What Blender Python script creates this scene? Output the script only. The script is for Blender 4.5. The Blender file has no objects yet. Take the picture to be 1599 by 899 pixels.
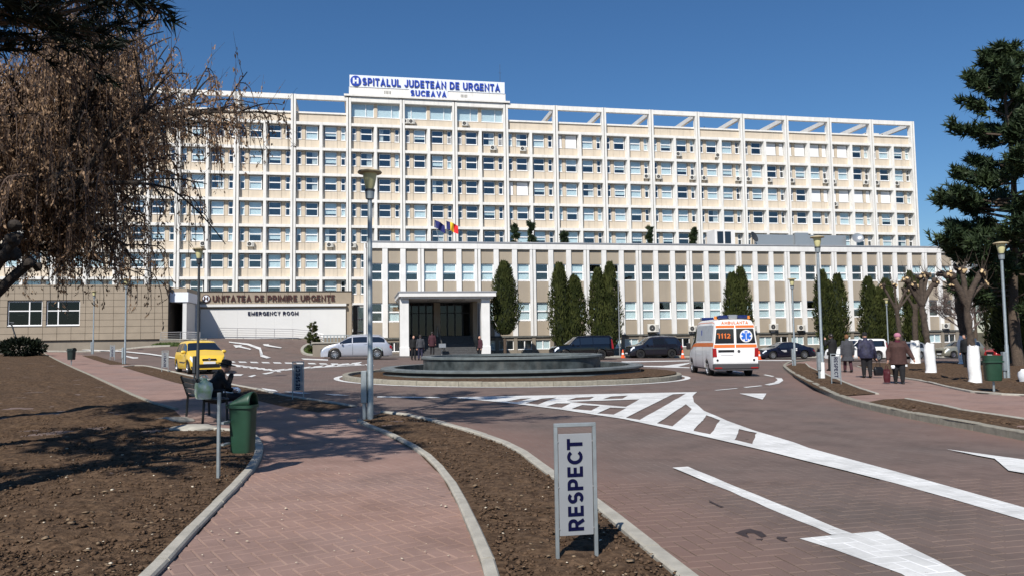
import bpy, bmesh, math, random
import numpy as np
from mathutils import Vector, Matrix, noise, geometry

S = bpy.context.scene
COL = S.collection
R = math.radians
# ------------------------------------------------------------------ camera, sky, sun
SUN_EL, SUN_AZ = R(44), R(199)            # compass bearing of the sun, +Y = 0
cam = bpy.data.cameras.new('camera'); co = bpy.data.objects.new('camera', cam); COL.objects.link(co)
cam.sensor_width = 36; cam.lens = 36 * 1200 / 1599; cam.clip_start = .05; cam.clip_end = 6000
co.matrix_world = Matrix.Translation((0, 0, 1.6)) @ Matrix.Rotation(R(90) + math.atan(78.5 / 1200), 4, 'X') @ Matrix.Rotation(-.0144, 4, 'Z')
S.camera = co
w = bpy.data.worlds.new('World'); S.world = w; w.use_nodes = True
nt = w.node_tree
sky = nt.nodes.new('ShaderNodeTexSky'); sky.sky_type = 'NISHITA'; sky.sun_disc = False
sky.sun_elevation = SUN_EL; sky.sun_rotation = SUN_AZ
sky.air_density = 1.3; sky.dust_density = .1; sky.ozone_density = 10; sky.altitude = 800
sat = nt.nodes.new('ShaderNodeHueSaturation'); sat.inputs['Saturation'].default_value = 1.07
nt.links.new(sky.outputs[0], sat.inputs['Color']); nt.links.new(sat.outputs[0], nt.nodes['Background'].inputs[0]); nt.nodes['Background'].inputs[1].default_value = .077
sl = bpy.data.lights.new('sun', 'SUN'); sl.energy = 5.0; sl.angle = R(.5); sl.color = (1, .95, .88)
so = bpy.data.objects.new('sun', sl); COL.objects.link(so)
sd = Vector((math.sin(SUN_AZ) * math.cos(SUN_EL), math.cos(SUN_AZ) * math.cos(SUN_EL), math.sin(SUN_EL)))
so.rotation_euler = sd.to_track_quat('Z', 'Y').to_euler(); so.location = sd * 60
S.view_settings.view_transform = 'Standard'; S.view_settings.look = 'None'; S.view_settings.exposure = .22; S.view_settings.gamma = 1
S.cycles.max_bounces = 6; S.cycles.transparent_max_bounces = 12

rnd = random.Random(7)
# ------------------------------------------------------------------ materials
def mat(name, col, rough=.65, metal=0, var=.12, vs=6, bump=0, bs=40, coat=0, spec=.4, col2=None, stain=0):
    m = bpy.data.materials.new(name); m.use_nodes = True
    n = m.node_tree.nodes; L = m.node_tree.links; b = n['Principled BSDF']
    b.inputs['Roughness'].default_value = rough; b.inputs['Metallic'].default_value = metal
    b.inputs['Specular IOR Level'].default_value = spec; b.inputs['Coat Weight'].default_value = coat; b.inputs['Coat Roughness'].default_value = .04
    c = tuple(col) + (1,)
    if var or col2:
        g = n.new('ShaderNodeNewGeometry')
        t = n.new('ShaderNodeTexNoise'); t.inputs['Scale'].default_value = vs; t.inputs['Detail'].default_value = 6
        L.new(g.outputs['Position'], t.inputs['Vector'])
        r = n.new('ShaderNodeMapRange'); r.inputs[1].default_value = .3; r.inputs[2].default_value = .7
        L.new(t.outputs['Fac'], r.inputs[0])
        mx = n.new('ShaderNodeMix'); mx.data_type = 'RGBA'; L.new(r.outputs[0], mx.inputs[0])
        mx.inputs[6].default_value = tuple(x * (1 - var) for x in col) + (1,)
        mx.inputs[7].default_value = (tuple(col2) + (1,)) if col2 else tuple(min(1, x * (1 + var)) for x in col) + (1,)
        out = mx.outputs[2]
        if stain:                                   # streaks of dirt running down a wall
            mp = n.new('ShaderNodeMapping'); mp.inputs['Scale'].default_value = (1.6, 1.6, .12); L.new(g.outputs['Position'], mp.inputs[0])
            t2 = n.new('ShaderNodeTexNoise'); t2.inputs['Scale'].default_value = 2.2; t2.inputs['Detail'].default_value = 8; L.new(mp.outputs[0], t2.inputs['Vector'])
            r2 = n.new('ShaderNodeMapRange'); r2.inputs[1].default_value = .5; r2.inputs[2].default_value = .8; r2.inputs[3].default_value = 0; r2.inputs[4].default_value = stain
            L.new(t2.outputs['Fac'], r2.inputs[0])
            m2 = n.new('ShaderNodeMix'); m2.data_type = 'RGBA'; L.new(r2.outputs[0], m2.inputs[0]); L.new(out, m2.inputs[6]); m2.inputs[7].default_value = (.12, .11, .095, 1)
            out = m2.outputs[2]
        L.new(out, b.inputs['Base Color'])
    else:
        b.inputs['Base Color'].default_value = c
    if bump:
        g2 = n.new('ShaderNodeNewGeometry'); t3 = n.new('ShaderNodeTexNoise'); t3.inputs['Scale'].default_value = bs; t3.inputs['Detail'].default_value = 5
        L.new(g2.outputs['Position'], t3.inputs['Vector'])
        bp = n.new('ShaderNodeBump'); bp.inputs['Strength'].default_value = bump; bp.inputs['Distance'].default_value = .02
        L.new(t3.outputs['Fac'], bp.inputs['Height']); L.new(bp.outputs[0], b.inputs['Normal'])
    return m

def leafmat(name, c1, c2, vs=1.5, rough=.6, trans=.15):
    m = mat(name, c1, rough, 0, .1, vs, col2=c2, spec=.25)
    n = m.node_tree.nodes; L = m.node_tree.links; b = n['Principled BSDF']
    tr = n.new('ShaderNodeBsdfTranslucent'); mxs = n.new('ShaderNodeMixShader'); mxs.inputs[0].default_value = trans
    src = b.inputs['Base Color'].links[0].from_socket
    L.new(src, tr.inputs[0]); L.new(b.outputs[0], mxs.inputs[1]); L.new(tr.outputs[0], mxs.inputs[2])
    L.new(mxs.outputs[0], n['Material Output'].inputs[0])
    return m

def glassmat(name, tint, refl, rough=.02):
    m = bpy.data.materials.new(name); m.use_nodes = True
    n = m.node_tree.nodes; L = m.node_tree.links; n.remove(n['Principled BSDF'])
    t = n.new('ShaderNodeBsdfTransparent'); t.inputs[0].default_value = tuple(tint) + (1,)
    g = n.new('ShaderNodeBsdfGlossy'); g.inputs['Roughness'].default_value = rough; g.inputs[0].default_value = (.92, .94, .95, 1)
    lw = n.new('ShaderNodeLayerWeight'); lw.inputs[0].default_value = .5
    pw = n.new('ShaderNodeMath'); pw.operation = 'POWER'; pw.inputs[1].default_value = 4; L.new(lw.outputs['Facing'], pw.inputs[0])
    a = n.new('ShaderNodeMath'); a.operation = 'MULTIPLY_ADD'; a.use_clamp = True; a.inputs[1].default_value = .6; a.inputs[2].default_value = refl; L.new(pw.outputs[0], a.inputs[0])
    mx = n.new('ShaderNodeMixShader'); L.new(a.outputs[0], mx.inputs[0]); L.new(t.outputs[0], mx.inputs[1]); L.new(g.outputs[0], mx.inputs[2])
    L.new(mx.outputs[0], n['Material Output'].inputs[0])
    return m

def pavermat(name, c1, c2, unit, ang, joint, dirt, paint=False, edge=None):
    """herringbone blocks (2:1) laid at an angle: per-block tint, sandy joints, worn patches"""
    m = bpy.data.materials.new(name); m.use_nodes = True
    n = m.node_tree.nodes; L = m.node_tree.links; b = n['Principled BSDF']
    def M(op, a, b_=None, clamp=False):
        q = n.new('ShaderNodeMath'); q.operation = op; q.use_clamp = clamp
        for i, x in enumerate((a, b_)):
            if x is None: continue
            if isinstance(x, (int, float)): q.inputs[i].default_value = x
            else: L.new(x, q.inputs[i])
        return q.outputs[0]
    g = n.new('ShaderNodeNewGeometry')
    mp = n.new('ShaderNodeMapping'); mp.inputs['Rotation'].default_value = (0, 0, -ang); mp.inputs['Scale'].default_value = (1 / unit,) * 3
    mp.vector_type = 'POINT'
    # POINT mapping scales first and then rotates: uniform scale, so the order does not matter
    L.new(g.outputs['Position'], mp.inputs[0])
    sx = n.new('ShaderNodeSeparateXYZ'); L.new(mp.outputs[0], sx.inputs[0])
    i, j = M('FLOOR', sx.outputs[0]), M('FLOOR', sx.outputs[1])
    fu, fv = M('FRACT', sx.outputs[0]), M('FRACT', sx.outputs[1])
    k = M('FLOORED_MODULO', M('SUBTRACT', i, j), 4)
    eq = lambda v: M('COMPARE', k, v)
    E = [eq(0), eq(1), eq(2), eq(3)]
    for e in E: e.node.inputs[2].default_value = .1
    d = M('MINIMUM', M('MINIMUM', M('ADD', fu, M('MULTIPLY', E[1], 9)), M('ADD', M('SUBTRACT', 1, fu), M('MULTIPLY', E[0], 9))),
          M('MINIMUM', M('ADD', M('SUBTRACT', 1, fv), M('MULTIPLY', E[3], 9)), M('ADD', fv, M('MULTIPLY', E[2], 9))))
    cid = n.new('ShaderNodeCombineXYZ'); L.new(M('SUBTRACT', i, E[1]), cid.inputs[0]); L.new(M('SUBTRACT', j, E[2]), cid.inputs[1])
    wn = n.new('ShaderNodeTexWhiteNoise'); wn.noise_dimensions = '3D'; L.new(cid.outputs[0], wn.inputs[0])
    t = n.new('ShaderNodeTexNoise'); t.inputs['Scale'].default_value = .45; t.inputs['Detail'].default_value = 5; L.new(g.outputs['Position'], t.inputs['Vector'])
    t2 = n.new('ShaderNodeTexNoise'); t2.inputs['Scale'].default_value = 60; t2.inputs['Detail'].default_value = 3; L.new(g.outputs['Position'], t2.inputs['Vector'])
    mx = n.new('ShaderNodeMix'); mx.data_type = 'RGBA'; mx.inputs[6].default_value = tuple(c1) + (1,); mx.inputs[7].default_value = tuple(c2) + (1,)
    f = M('ADD', M('MULTIPLY', wn.outputs['Value'], .35), M('MULTIPLY', t2.outputs['Fac'], .5)); L.new(M('MULTIPLY', f, 1.1, True), mx.inputs[0])
    md = n.new('ShaderNodeMix'); md.data_type = 'RGBA'; L.new(mx.outputs[2], md.inputs[6]); md.inputs[7].default_value = tuple(dirt) + (1,)
    mr = n.new('ShaderNodeMapRange'); mr.inputs[1].default_value = .42; mr.inputs[2].default_value = .68; mr.inputs[4].default_value = .0 if paint else .75
    L.new(t.outputs['Fac'], mr.inputs[0]); L.new(mr.outputs[0], md.inputs[0])
    t4 = n.new('ShaderNodeTexNoise'); t4.inputs['Scale'].default_value = 2.3; L.new(g.outputs['Position'], t4.inputs['Vector'])
    jm = n.new('ShaderNodeMapRange'); jm.inputs[1].default_value = .03; jm.inputs[2].default_value = .075; jm.inputs[3].default_value = 1; jm.inputs[4].default_value = 0
    L.new(d, jm.inputs[0])
    jr = n.new('ShaderNodeMapRange'); jr.inputs[1].default_value = .35; jr.inputs[2].default_value = .65; jr.inputs[3].default_value = .15; jr.inputs[4].default_value = .8; L.new(t4.outputs['Fac'], jr.inputs[0])
    mj = n.new('ShaderNodeMix'); mj.data_type = 'RGBA'; L.new(M('MULTIPLY', jm.outputs[0], jr.outputs[0]), mj.inputs[0]); L.new(md.outputs[2], mj.inputs[6]); mj.inputs[7].default_value = tuple(joint) + (1,)
    out = mj.outputs[2]
    # tyre grime in long soft patches, and a few oil spots
    t5 = n.new('ShaderNodeTexNoise'); t5.inputs['Scale'].default_value = 1.1; t5.inputs['Detail'].default_value = 7; t5.inputs['Roughness'].default_value = .65; L.new(g.outputs['Position'], t5.inputs['Vector'])
    g5 = n.new('ShaderNodeMapRange'); g5.inputs[1].default_value = .45; g5.inputs[2].default_value = .75; g5.inputs[3].default_value = 1.08; g5.inputs[4].default_value = .72 if not paint else .66; L.new(t5.outputs['Fac'], g5.inputs[0])
    t6 = n.new('ShaderNodeTexNoise'); t6.inputs['Scale'].default_value = 3.1; t6.inputs['Detail'].default_value = 2; L.new(g.outputs['Position'], t6.inputs['Vector'])
    g6 = n.new('ShaderNodeMapRange'); g6.inputs[1].default_value = .735; g6.inputs[2].default_value = .775; g6.inputs[3].default_value = 1; g6.inputs[4].default_value = .45; L.new(t6.outputs['Fac'], g6.inputs[0])
    hs = n.new('ShaderNodeHueSaturation'); L.new(out, hs.inputs['Color']); L.new(M('MULTIPLY', g5.outputs[0], g6.outputs[0]), hs.inputs['Value']); out = hs.outputs[0]
    if paint:                                      # worn through to the blocks in small chips
        t7 = n.new('ShaderNodeTexNoise'); t7.inputs['Scale'].default_value = 11; t7.inputs['Detail'].default_value = 9; t7.inputs['Roughness'].default_value = .75; L.new(g.outputs['Position'], t7.inputs['Vector'])
        g7 = n.new('ShaderNodeMapRange'); g7.inputs[1].default_value = .60; g7.inputs[2].default_value = .68; g7.inputs[4].default_value = .75; L.new(t7.outputs['Fac'], g7.inputs[0])
        m7 = n.new('ShaderNodeMix'); m7.data_type = 'RGBA'; L.new(g7.outputs[0], m7.inputs[0]); L.new(out, m7.inputs[6]); m7.inputs[7].default_value = (.20, .16, .145, 1); out = m7.outputs[2]
    if edge:                                       # cleaner red blocks along the kerbs, where no tyre runs
        lines, er, ec = edge; best = None
        ps = n.new('ShaderNodeSeparateXYZ'); L.new(g.outputs['Position'], ps.inputs[0])
        for a_, b_ in [(l[i], l[i + 1]) for l in lines for i in range(len(l) - 1)]:
            ux, uy = b_[0] - a_[0], b_[1] - a_[1]; q2 = ux * ux + uy * uy
            dx, dy = M('SUBTRACT', ps.outputs[0], a_[0]), M('SUBTRACT', ps.outputs[1], a_[1])
            tt = M('DIVIDE', M('ADD', M('MULTIPLY', dx, ux), M('MULTIPLY', dy, uy)), q2, True)
            ex, ey = M('SUBTRACT', dx, M('MULTIPLY', tt, ux)), M('SUBTRACT', dy, M('MULTIPLY', tt, uy))
            dd = M('SQRT', M('ADD', M('MULTIPLY', ex, ex), M('MULTIPLY', ey, ey))); best = dd if best is None else M('MINIMUM', best, dd)
        er_ = n.new('ShaderNodeMapRange'); er_.inputs[1].default_value = er[0]; er_.inputs[2].default_value = er[1]; er_.inputs[3].default_value = .8; er_.inputs[4].default_value = 0
        L.new(M('ADD', best, M('MULTIPLY', M('SUBTRACT', t.outputs['Fac'], .5), 1.2)), er_.inputs[0])
        me = n.new('ShaderNodeMix'); me.data_type = 'RGBA'; L.new(M('MULTIPLY', er_.outputs[0], M('SUBTRACT', 1, jm.outputs[0], True)), me.inputs[0]); L.new(out, me.inputs[6]); me.inputs[7].default_value = tuple(ec) + (1,)
        out = me.outputs[2]
    L.new(out, b.inputs['Base Color'])
    b.inputs['Roughness'].default_value = .8; b.inputs['Specular IOR Level'].default_value = .25
    bp = n.new('ShaderNodeBump'); bp.inputs['Strength'].default_value = .35; bp.inputs['Distance'].default_value = .006
    L.new(M('ADD', M('MULTIPLY', jm.outputs[0], -1), M('MULTIPLY', t2.outputs['Fac'], .5)), bp.inputs['Height']); L.new(bp.outputs[0], b.inputs['Normal'])
    return m

PATH_A, PATH_U = R(-56), .118
ROAD_A, ROAD_U = R(13), .135
KL = [(1.2, 4.15), (.92, 4.9), (1.0, 5.35), (.75, 7.05), (.36, 8.6), (-.35, 12.0), (-1.2, 14.9)]
KR = [(12.6, 33.9), (10.9, 29.3), (9.35, 23.6), (8.75, 20.3), (8.1, 15.9), (7.9, 12.7), (7.85, 10.4)]
MT = dict(
 road=pavermat('road_pavers', (.124, .088, .074), (.178, .126, .106), ROAD_U, ROAD_A, (.20, .152, .13), (.114, .092, .081), edge=([KL, KR], (.25, 1.35), (.185, .116, .094))),
 path=pavermat('path_pavers', (.235, .148, .118), (.285, .182, .148), PATH_U, PATH_A, (.33, .245, .205), (.225, .160, .140)),
 paint=pavermat('road_paint', (.50, .50, .48), (.70, .70, .68), ROAD_U, ROAD_A, (.84, .84, .83), (.55, .55, .53), True),
 concrete=mat('kerb_concrete', (.27, .25, .20), .85, var=.2, vs=9, bump=.3, bs=60, stain=.35),
 conc_light=mat('pale_concrete', (.36, .34, .29), .85, var=.15, vs=7, bump=.2),
 soil=mat('turned_soil', (.060, .037, .023), .95, var=.35, vs=14, bump=1, bs=35, spec=.1, col2=(.130, .084, .052)),
 earth=mat('bare_earth', (.10, .085, .05), .95, var=.3, vs=3, bump=.4, bs=10, spec=.1),
 asphalt=mat('parking_asphalt', (.12, .105, .095), .9, var=.15, vs=2, spec=.2),
 white=mat('facade_white', (.74, .725, .685), .7, var=.05, vs=1.2, stain=.2, bump=.15, bs=25),
 white_w=mat('wing_white', (.70, .69, .665), .7, var=.06, vs=1.2, stain=.12, bump=.15, bs=25),
 cream=mat('facade_cream', (.58, .50, .395), .8, var=.06, vs=.9, stain=.26, bump=.1),
 cream_d=mat('pier_cream', (.56, .475, .365), .8, var=.06, vs=.9),
 taupe=mat('wing_panel', (.335, .285, .22), .75, var=.05, vs=.7, stain=.1),
 taupe_d=mat('basement_render', (.22, .19, .15), .85, var=.1, vs=1, stain=.25),
 tile=mat('facade_tile', (.285, .235, .175), .6, var=.07, vs=1.5),
 tile_d=mat('tile_joint', (.05, .042, .035), .8, var=0),
 purewhite=mat('white_cladding', (.60, .60, .585), .55, var=.02, vs=.6),
 upvc=mat('white_window_frame', (.80, .80, .79), .4, var=0),
 pane=glassmat('window_glass', (.93, .96, .97), .09), pane_dark=glassmat('shop_glass', (.35, .37, .40), .035),
 blind=mat('pale_blind', (.66, .74, .74), .8, var=.05, vs=3), shutter=mat('white_shutter', (.85, .85, .85), .6, var=.02, vs=4),
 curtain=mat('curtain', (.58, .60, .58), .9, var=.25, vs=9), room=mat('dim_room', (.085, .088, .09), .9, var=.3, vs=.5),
 lamplight=mat('painted_lamplight', (.45, .24, .09), .9, var=.2, vs=2),
 roofgrey=mat('roof_sheet', (.30, .31, .33), .5, var=.1, vs=2), groove=mat('dark_joint', (.10, .10, .09), .8, var=.3, vs=4),
 steel=mat('galvanised_steel', (.36, .40, .41), .45, .6, var=.12, vs=12), alu=mat('brushed_steel', (.55, .55, .55), .35, .8, var=.05, vs=20),
 darkpost=mat('dark_metal', (.045, .05, .055), .5, .3, var=.1, vs=10), black=mat('black_plastic', (.012, .012, .013), .45, var=0),
 lampglass=mat('lamp_glass', (.62, .58, .30), .35, var=.05, vs=20, spec=.5), lamptop=mat('lamp_cap', (.40, .33, .20), .6, var=.1, vs=20),
 blue=mat('sign_blue', (.012, .05, .36), .4, var=0), navy=mat('navy_print', (.003, .004, .030), .8, var=0, spec=.1), maroon=mat('maroon_letters', (.055, .018, .014), .5, var=0),
 signpanel=mat('sign_panel', (.245, .26, .275), .4, var=.03, vs=8), signwhite=mat('sign_white', (.72, .76, .82), .5, var=.04, vs=3),
 acwhite=mat('ac_case', (.66, .64, .58), .5, var=.05, vs=8), acdark=mat('ac_grille', (.05, .05, .05), .6, var=0),
 bark=mat('bark', (.085, .062, .045), .95, var=.35, vs=14, bump=1, bs=30), bark_d=mat('dark_bark', (.032, .025, .020), .95, var=.3, vs=12, bump=1, bs=25),
 bark_p=mat('pollard_bark', (.062, .046, .035), .95, var=.35, vs=9, bump=1, bs=22), limewash=mat('limewash', (.80, .80, .78), .9, var=.06, vs=9, bump=.4, bs=25),
 cut=mat('cut_wood', (.55, .40, .22), .8, var=.1, vs=12),
 needle=leafmat('pine_needles', (.018, .036, .018), (.055, .080, .030), .9), needle_shade=leafmat('shade_side_needles', (.006, .010, .005), (.013, .020, .009), 1.5),  # second needle colour is near black: the shade side of the pine painted in
 thuja=leafmat('thuja_leaf', (.030, .044, .012), (.105, .118, .034), 1.3), thuja_core=mat('thuja_light_block', (.010, .016, .006), .95, var=.3, vs=3),
 brown=leafmat('dry_leaf', (.24, .145, .085), (.50, .34, .21), 2.2, trans=.3), twig=mat('twig', (.11, .075, .058), .95, var=.2, vs=8),
 twig_g=mat('grey_twig', (.12, .09, .08), .95, var=.2, vs=5), grass=leafmat('grass_blade', (.05, .085, .02), (.12, .16, .05), 2),
 stone=mat('fountain_stone', (.028, .036, .036), .5, var=.45, vs=2.5, bump=.2, bs=18, stain=.4, col2=(.085, .10, .10)), stone_l=mat('fountain_rim', (.12, .138, .138), .5, var=.25, vs=3, bump=.2),
 water=mat('pool_water', (.012, .016, .017), .06, var=0, bump=.06, bs=6, spec=.6),
 tyre=mat('tyre', (.015, .015, .015), .85, var=0), rim=mat('alloy_rim', (.52, .53, .55), .3, .85, var=0), rim_d=mat('dark_rim', (.06, .06, .065), .35, .7, var=0),
 carglass=mat('car_glass', (.010, .014, .022), .04, var=0, spec=.7, coat=.5), headlight=mat('headlight', (.72, .76, .80), .12, .1, var=0, coat=.6), taillight=mat('tail_light', (.30, .012, .012), .25, var=0, coat=.6),
 bumper=mat('dark_bumper', (.055, .055, .058), .6, var=0), plate=mat('plate', (.75, .75, .75), .5, var=0), seam=mat('door_gap', (.01, .01, .01), .8, var=0),
 p_yellow=mat('yellow_paint', (.76, .50, .055), .3, var=.03, vs=3, coat=.5), p_silver=mat('silver_paint', (.40, .42, .47), .3, .35, var=.02, coat=.6),
 p_black=mat('black_paint', (.004, .004, .006), .12, .1, var=0, coat=.7), p_navy=mat('graphite_paint', (.014, .015, .024), .15, .3, var=0, coat=.7), p_dkblue=mat('midnight_paint', (.007, .008, .020), .2, .2, var=0, coat=.7),
 p_white=mat('white_paint', (.80, .80, .79), .3, var=.02, vs=4, coat=.5), p_beige=mat('champagne_paint', (.30, .29, .23), .3, .5, var=0, coat=.6), p_grey=mat('grey_paint', (.36, .38, .39), .3, .5, var=0, coat=.6), p_red=mat('red_paint', (.32, .012, .015), .3, .1, var=0, coat=.6),
 orange=mat('orange_stripe', (.70, .17, .035), .45, var=.03), orange_l=mat('orange_lens', (.75, .22, .04), .2, var=0), bluelens=mat('blue_lens', (.01, .02, .10), .15, var=0, coat=.5), cone=mat('cone_orange', (.78, .10, .02), .5, var=.05),
 starblue=mat('star_blue', (.02, .13, .55), .5, var=0), greyfoil=mat('frosted_window', (.42, .45, .48), .35, var=.1, vs=5),
 bin=mat('bin_green', (.016, .055, .032), .45, var=.12, vs=7, spec=.5), bin_d=mat('dark_bin', (.020, .030, .028), .5, var=.1),
 skin=mat('skin', (.50, .28, .20), .55, var=.06, vs=20), hair=mat('brown_hair', (.16, .075, .03), .8, var=.25, vs=40), eye=mat('dark_eye', (.02, .015, .012), .3, var=0),
 coatbrown=mat('brown_coat', (.055, .026, .022), .85, var=.2, vs=12, bump=.5, bs=30), coatgrey=mat('grey_coat', (.048, .050, .058), .9, var=.15, vs=14, bump=.4), coatblue=mat('navy_jacket', (.020, .020, .045), .7, var=.5, vs=11, bump=.6, bs=18),
 coatblack=mat('black_coat', (.010, .010, .011), .85, var=.2, vs=12, bump=.4), coatmaroon=mat('maroon_coat', (.05, .015, .022), .85, var=.15, vs=9), cloth=mat('black_trousers', (.012, .012, .014), .9, var=.15, vs=9),
 shoe=mat('black_shoe', (.010, .009, .009), .5, var=0), pinkhat=mat('pink_wool', (.42, .17, .235), .95, var=.2, vs=60, bump=.6, bs=90), scarf=mat('wine_scarf', (.09, .012, .03), .9, var=.2, vs=20),
 bagred=mat('maroon_bag', (.055, .006, .010), .5, var=.1), bagblack=mat('black_bag', (.008, .008, .010), .4, var=.1), plastic=mat('white_plastic', (.78, .80, .82), .4, var=.04, vs=8),
 baggreen=mat('printed_bag', (.74, .80, .84), .4, var=.1, vs=7, col2=(.26, .46, .12)), benchwood=mat('bench_slat', (.085, .090, .090), .6, var=.2, vs=14), benchdark=mat('bench_metal', (.016, .018, .018), .5, .2, var=.1),
 flagblue=mat('flag_blue', (.012, .016, .11), .8, var=.1), flagy=mat('flag_yellow', (.80, .55, .03), .8, var=.06), flagr=mat('flag_red', (.60, .015, .02), .8, var=.06),
 cut_dry=mat('dry_litter', (.20, .14, .085), .9, var=.4, vs=30),
 oil=mat('oil_stain', (.040, .026, .022), .6, var=.4, vs=30),
 stair=mat('stair_granite', (.07, .07, .072), .5, var=.2, vs=5), litter=mat('pale_litter', (.58, .50, .38), .8, var=.2, vs=30), clod=mat('soil_clod', (.070, .043, .027), .98, var=.3, vs=18, bump=.8, bs=50, spec=.1, col2=(.145, .094, .060)),
)

# ------------------------------------------------------------------ mesh helpers
class MB:
    def __init__(s): s.v = []; s.f = []; s.m = []; s.mi = 0
    def poly(s, pts):
        b = len(s.v); s.v += [tuple(p) for p in pts]; s.f.append(tuple(range(b, b + len(pts)))); s.m.append(s.mi)
    def add(s, vs, fs):
        b = len(s.v); s.v += [tuple(p) for p in vs]
        for f in fs: s.f.append(tuple(b + i for i in f)); s.m.append(s.mi)
    def box(s, x0, x1, y0, y1, z0, z1, M=None):
        vs = [(x, y, z) for z in (z0, z1) for y in (y0, y1) for x in (x0, x1)]
        if M is not None: vs = [tuple(M @ Vector(p)) for p in vs]
        s.add(vs, [(0, 2, 3, 1), (4, 5, 7, 6), (0, 1, 5, 4), (2, 6, 7, 3), (0, 4, 6, 2), (1, 3, 7, 5)]); return s
    def bbox(s, x0, x1, y0, y1, z0, z1, c=.02, M=None):       # box with chamfered edges
        vs = []; 
        for z, zi in ((z0, 1), (z1, -1)):
            for y, yi in ((y0, 1), (y1, -1)):
                for x, xi in ((x0, 1), (x1, -1)):
                    vs += [(x, y + yi * c, z + zi * c), (x + xi * c, y, z + zi * c), (x + xi * c, y + yi * c, z)]
        if M is not None: vs = [tuple(M @ Vector(p)) for p in vs]
        I = lambda ix, iy, iz, a: (iz * 4 + iy * 2 + ix) * 3 + a
        fs = []
        for a in (0, 1, 2):
            q = [(0, 0), (1, 0), (1, 1), (0, 1)]
            for e in (0, 1):
                def cid(p):
                    k = [0, 0, 0]; o = [i for i in (0, 1, 2) if i != a]; k[a] = e; k[o[0]] = p[0]; k[o[1]] = p[1]; return I(k[0], k[1], k[2], a)
                fs.append(tuple(cid(p) for p in q))
        for a, b2 in ((0, 1), (0, 2), (1, 2)):
            o = 3 - a - b2
            for ea in (0, 1):
                for eb in (0, 1):
                    def cc(eo, ax):
                        k = [0, 0, 0]; k[a] = ea; k[b2] = eb; k[o] = eo; return I(k[0], k[1], k[2], ax)
                    fs.append((cc(0, a), cc(1, a), cc(1, b2), cc(0, b2)))
        for ix in (0, 1):
            for iy in (0, 1):
                for iz in (0, 1): fs.append((I(ix, iy, iz, 0), I(ix, iy, iz, 1), I(ix, iy, iz, 2)))
        s.add(vs, fs); return s
    def tube(s, pts, rad, n=8, cap=True):
        pts = [Vector(p) for p in pts]
        if not hasattr(rad, '__len__'): rad = [rad] * len(pts)
        b = len(s.v); up = Vector((0, 0, 1))
        t0 = (pts[1] - pts[0]).normalized()
        u = t0.orthogonal().normalized()
        for i, p in enumerate(pts):
            t = (pts[min(i + 1, len(pts) - 1)] - pts[max(i - 1, 0)])
            t = t.normalized() if t.length > 1e-9 else t0
            u = (u - t * u.dot(t)); u = u.normalized() if u.length > 1e-6 else t.orthogonal().normalized()
            v = t.cross(u)
            for k in range(n):
                a = 2 * math.pi * k / n; q = p + (u * math.cos(a) + v * math.sin(a)) * rad[i]; s.v.append(tuple(q))
        for i in range(len(pts) - 1):
            for k in range(n):
                k2 = (k + 1) % n; s.f.append((b + i * n + k, b + i * n + k2, b + (i + 1) * n + k2, b + (i + 1) * n + k)); s.m.append(s.mi)
        if cap:
            s.f.append(tuple(b + k for k in reversed(range(n)))); s.m.append(s.mi)
            e = b + (len(pts) - 1) * n; s.f.append(tuple(e + k for k in range(n))); s.m.append(s.mi)
        return s
    def lathe(s, prof, n=24, c=(0, 0, 0), sx=1, sy=1, close=False):
        b = len(s.v); N = len(prof)
        for k in range(n):
            a = 2 * math.pi * k / n
            for r, z in prof: s.v.append((c[0] + r * math.cos(a) * sx, c[1] + r * math.sin(a) * sy, c[2] + z))
        for k in range(n):
            k2 = (k + 1) % n
            for i in range(N if close else N - 1):
                i2 = (i + 1) % N
                s.f.append((b + k * N + i, b + k2 * N + i, b + k2 * N + i2, b + k * N + i2)); s.m.append(s.mi)
        return s
    def grid(s, rows, close=False):
        b = len(s.v); n = len(rows[0])
        for r in rows: s.v += [tuple(p) for p in r]
        for i in range(len(rows) - 1):
            for k in range(n if close else n - 1):
                k2 = (k + 1) % n; s.f.append((b + i * n + k, b + i * n + k2, b + (i + 1) * n + k2, b + (i + 1) * n + k)); s.m.append(s.mi)
        return s
    def sphere(s, c, r, n=12, m=8, fn=None):
        rx, ry, rz = r if hasattr(r, '__len__') else (r, r, r)
        rows = []
        for i in range(m + 1):
            ph = math.pi * i / m; row = []
            for k in range(n):
                a = 2 * math.pi * k / n; d = Vector((math.sin(ph) * math.cos(a), math.sin(ph) * math.sin(a), -math.cos(ph)))
                q = Vector((d.x * rx, d.y * ry, d.z * rz))
                if fn: q = fn(d, q)
                row.append((c[0] + q.x, c[1] + q.y, c[2] + q.z))
            rows.append(row)
        return s.grid(rows, True)
    def mesh(s, name, mats, smooth=False):
        me = bpy.data.meshes.new(name); me.from_pydata(s.v, [], s.f)
        for m in (mats if isinstance(mats, (list, tuple)) else [mats]): me.materials.append(MT[m] if isinstance(m, str) else m)
        if any(s.m): me.polygons.foreach_set('material_index', s.m)
        if smooth: me.polygons.foreach_set('use_smooth', [True] * len(me.polygons))
        me.update(); return me

def fixn(me):
    bm = bmesh.new(); bm.from_mesh(me); bmesh.ops.remove_doubles(bm, verts=bm.verts, dist=1e-5); bmesh.ops.recalc_face_normals(bm, faces=bm.faces); bm.to_mesh(me); bm.free(); return me
def sharp(me, ang=35):
    try: me.set_sharp_from_angle(angle=R(ang))
    except Exception: pass
    return me

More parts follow.
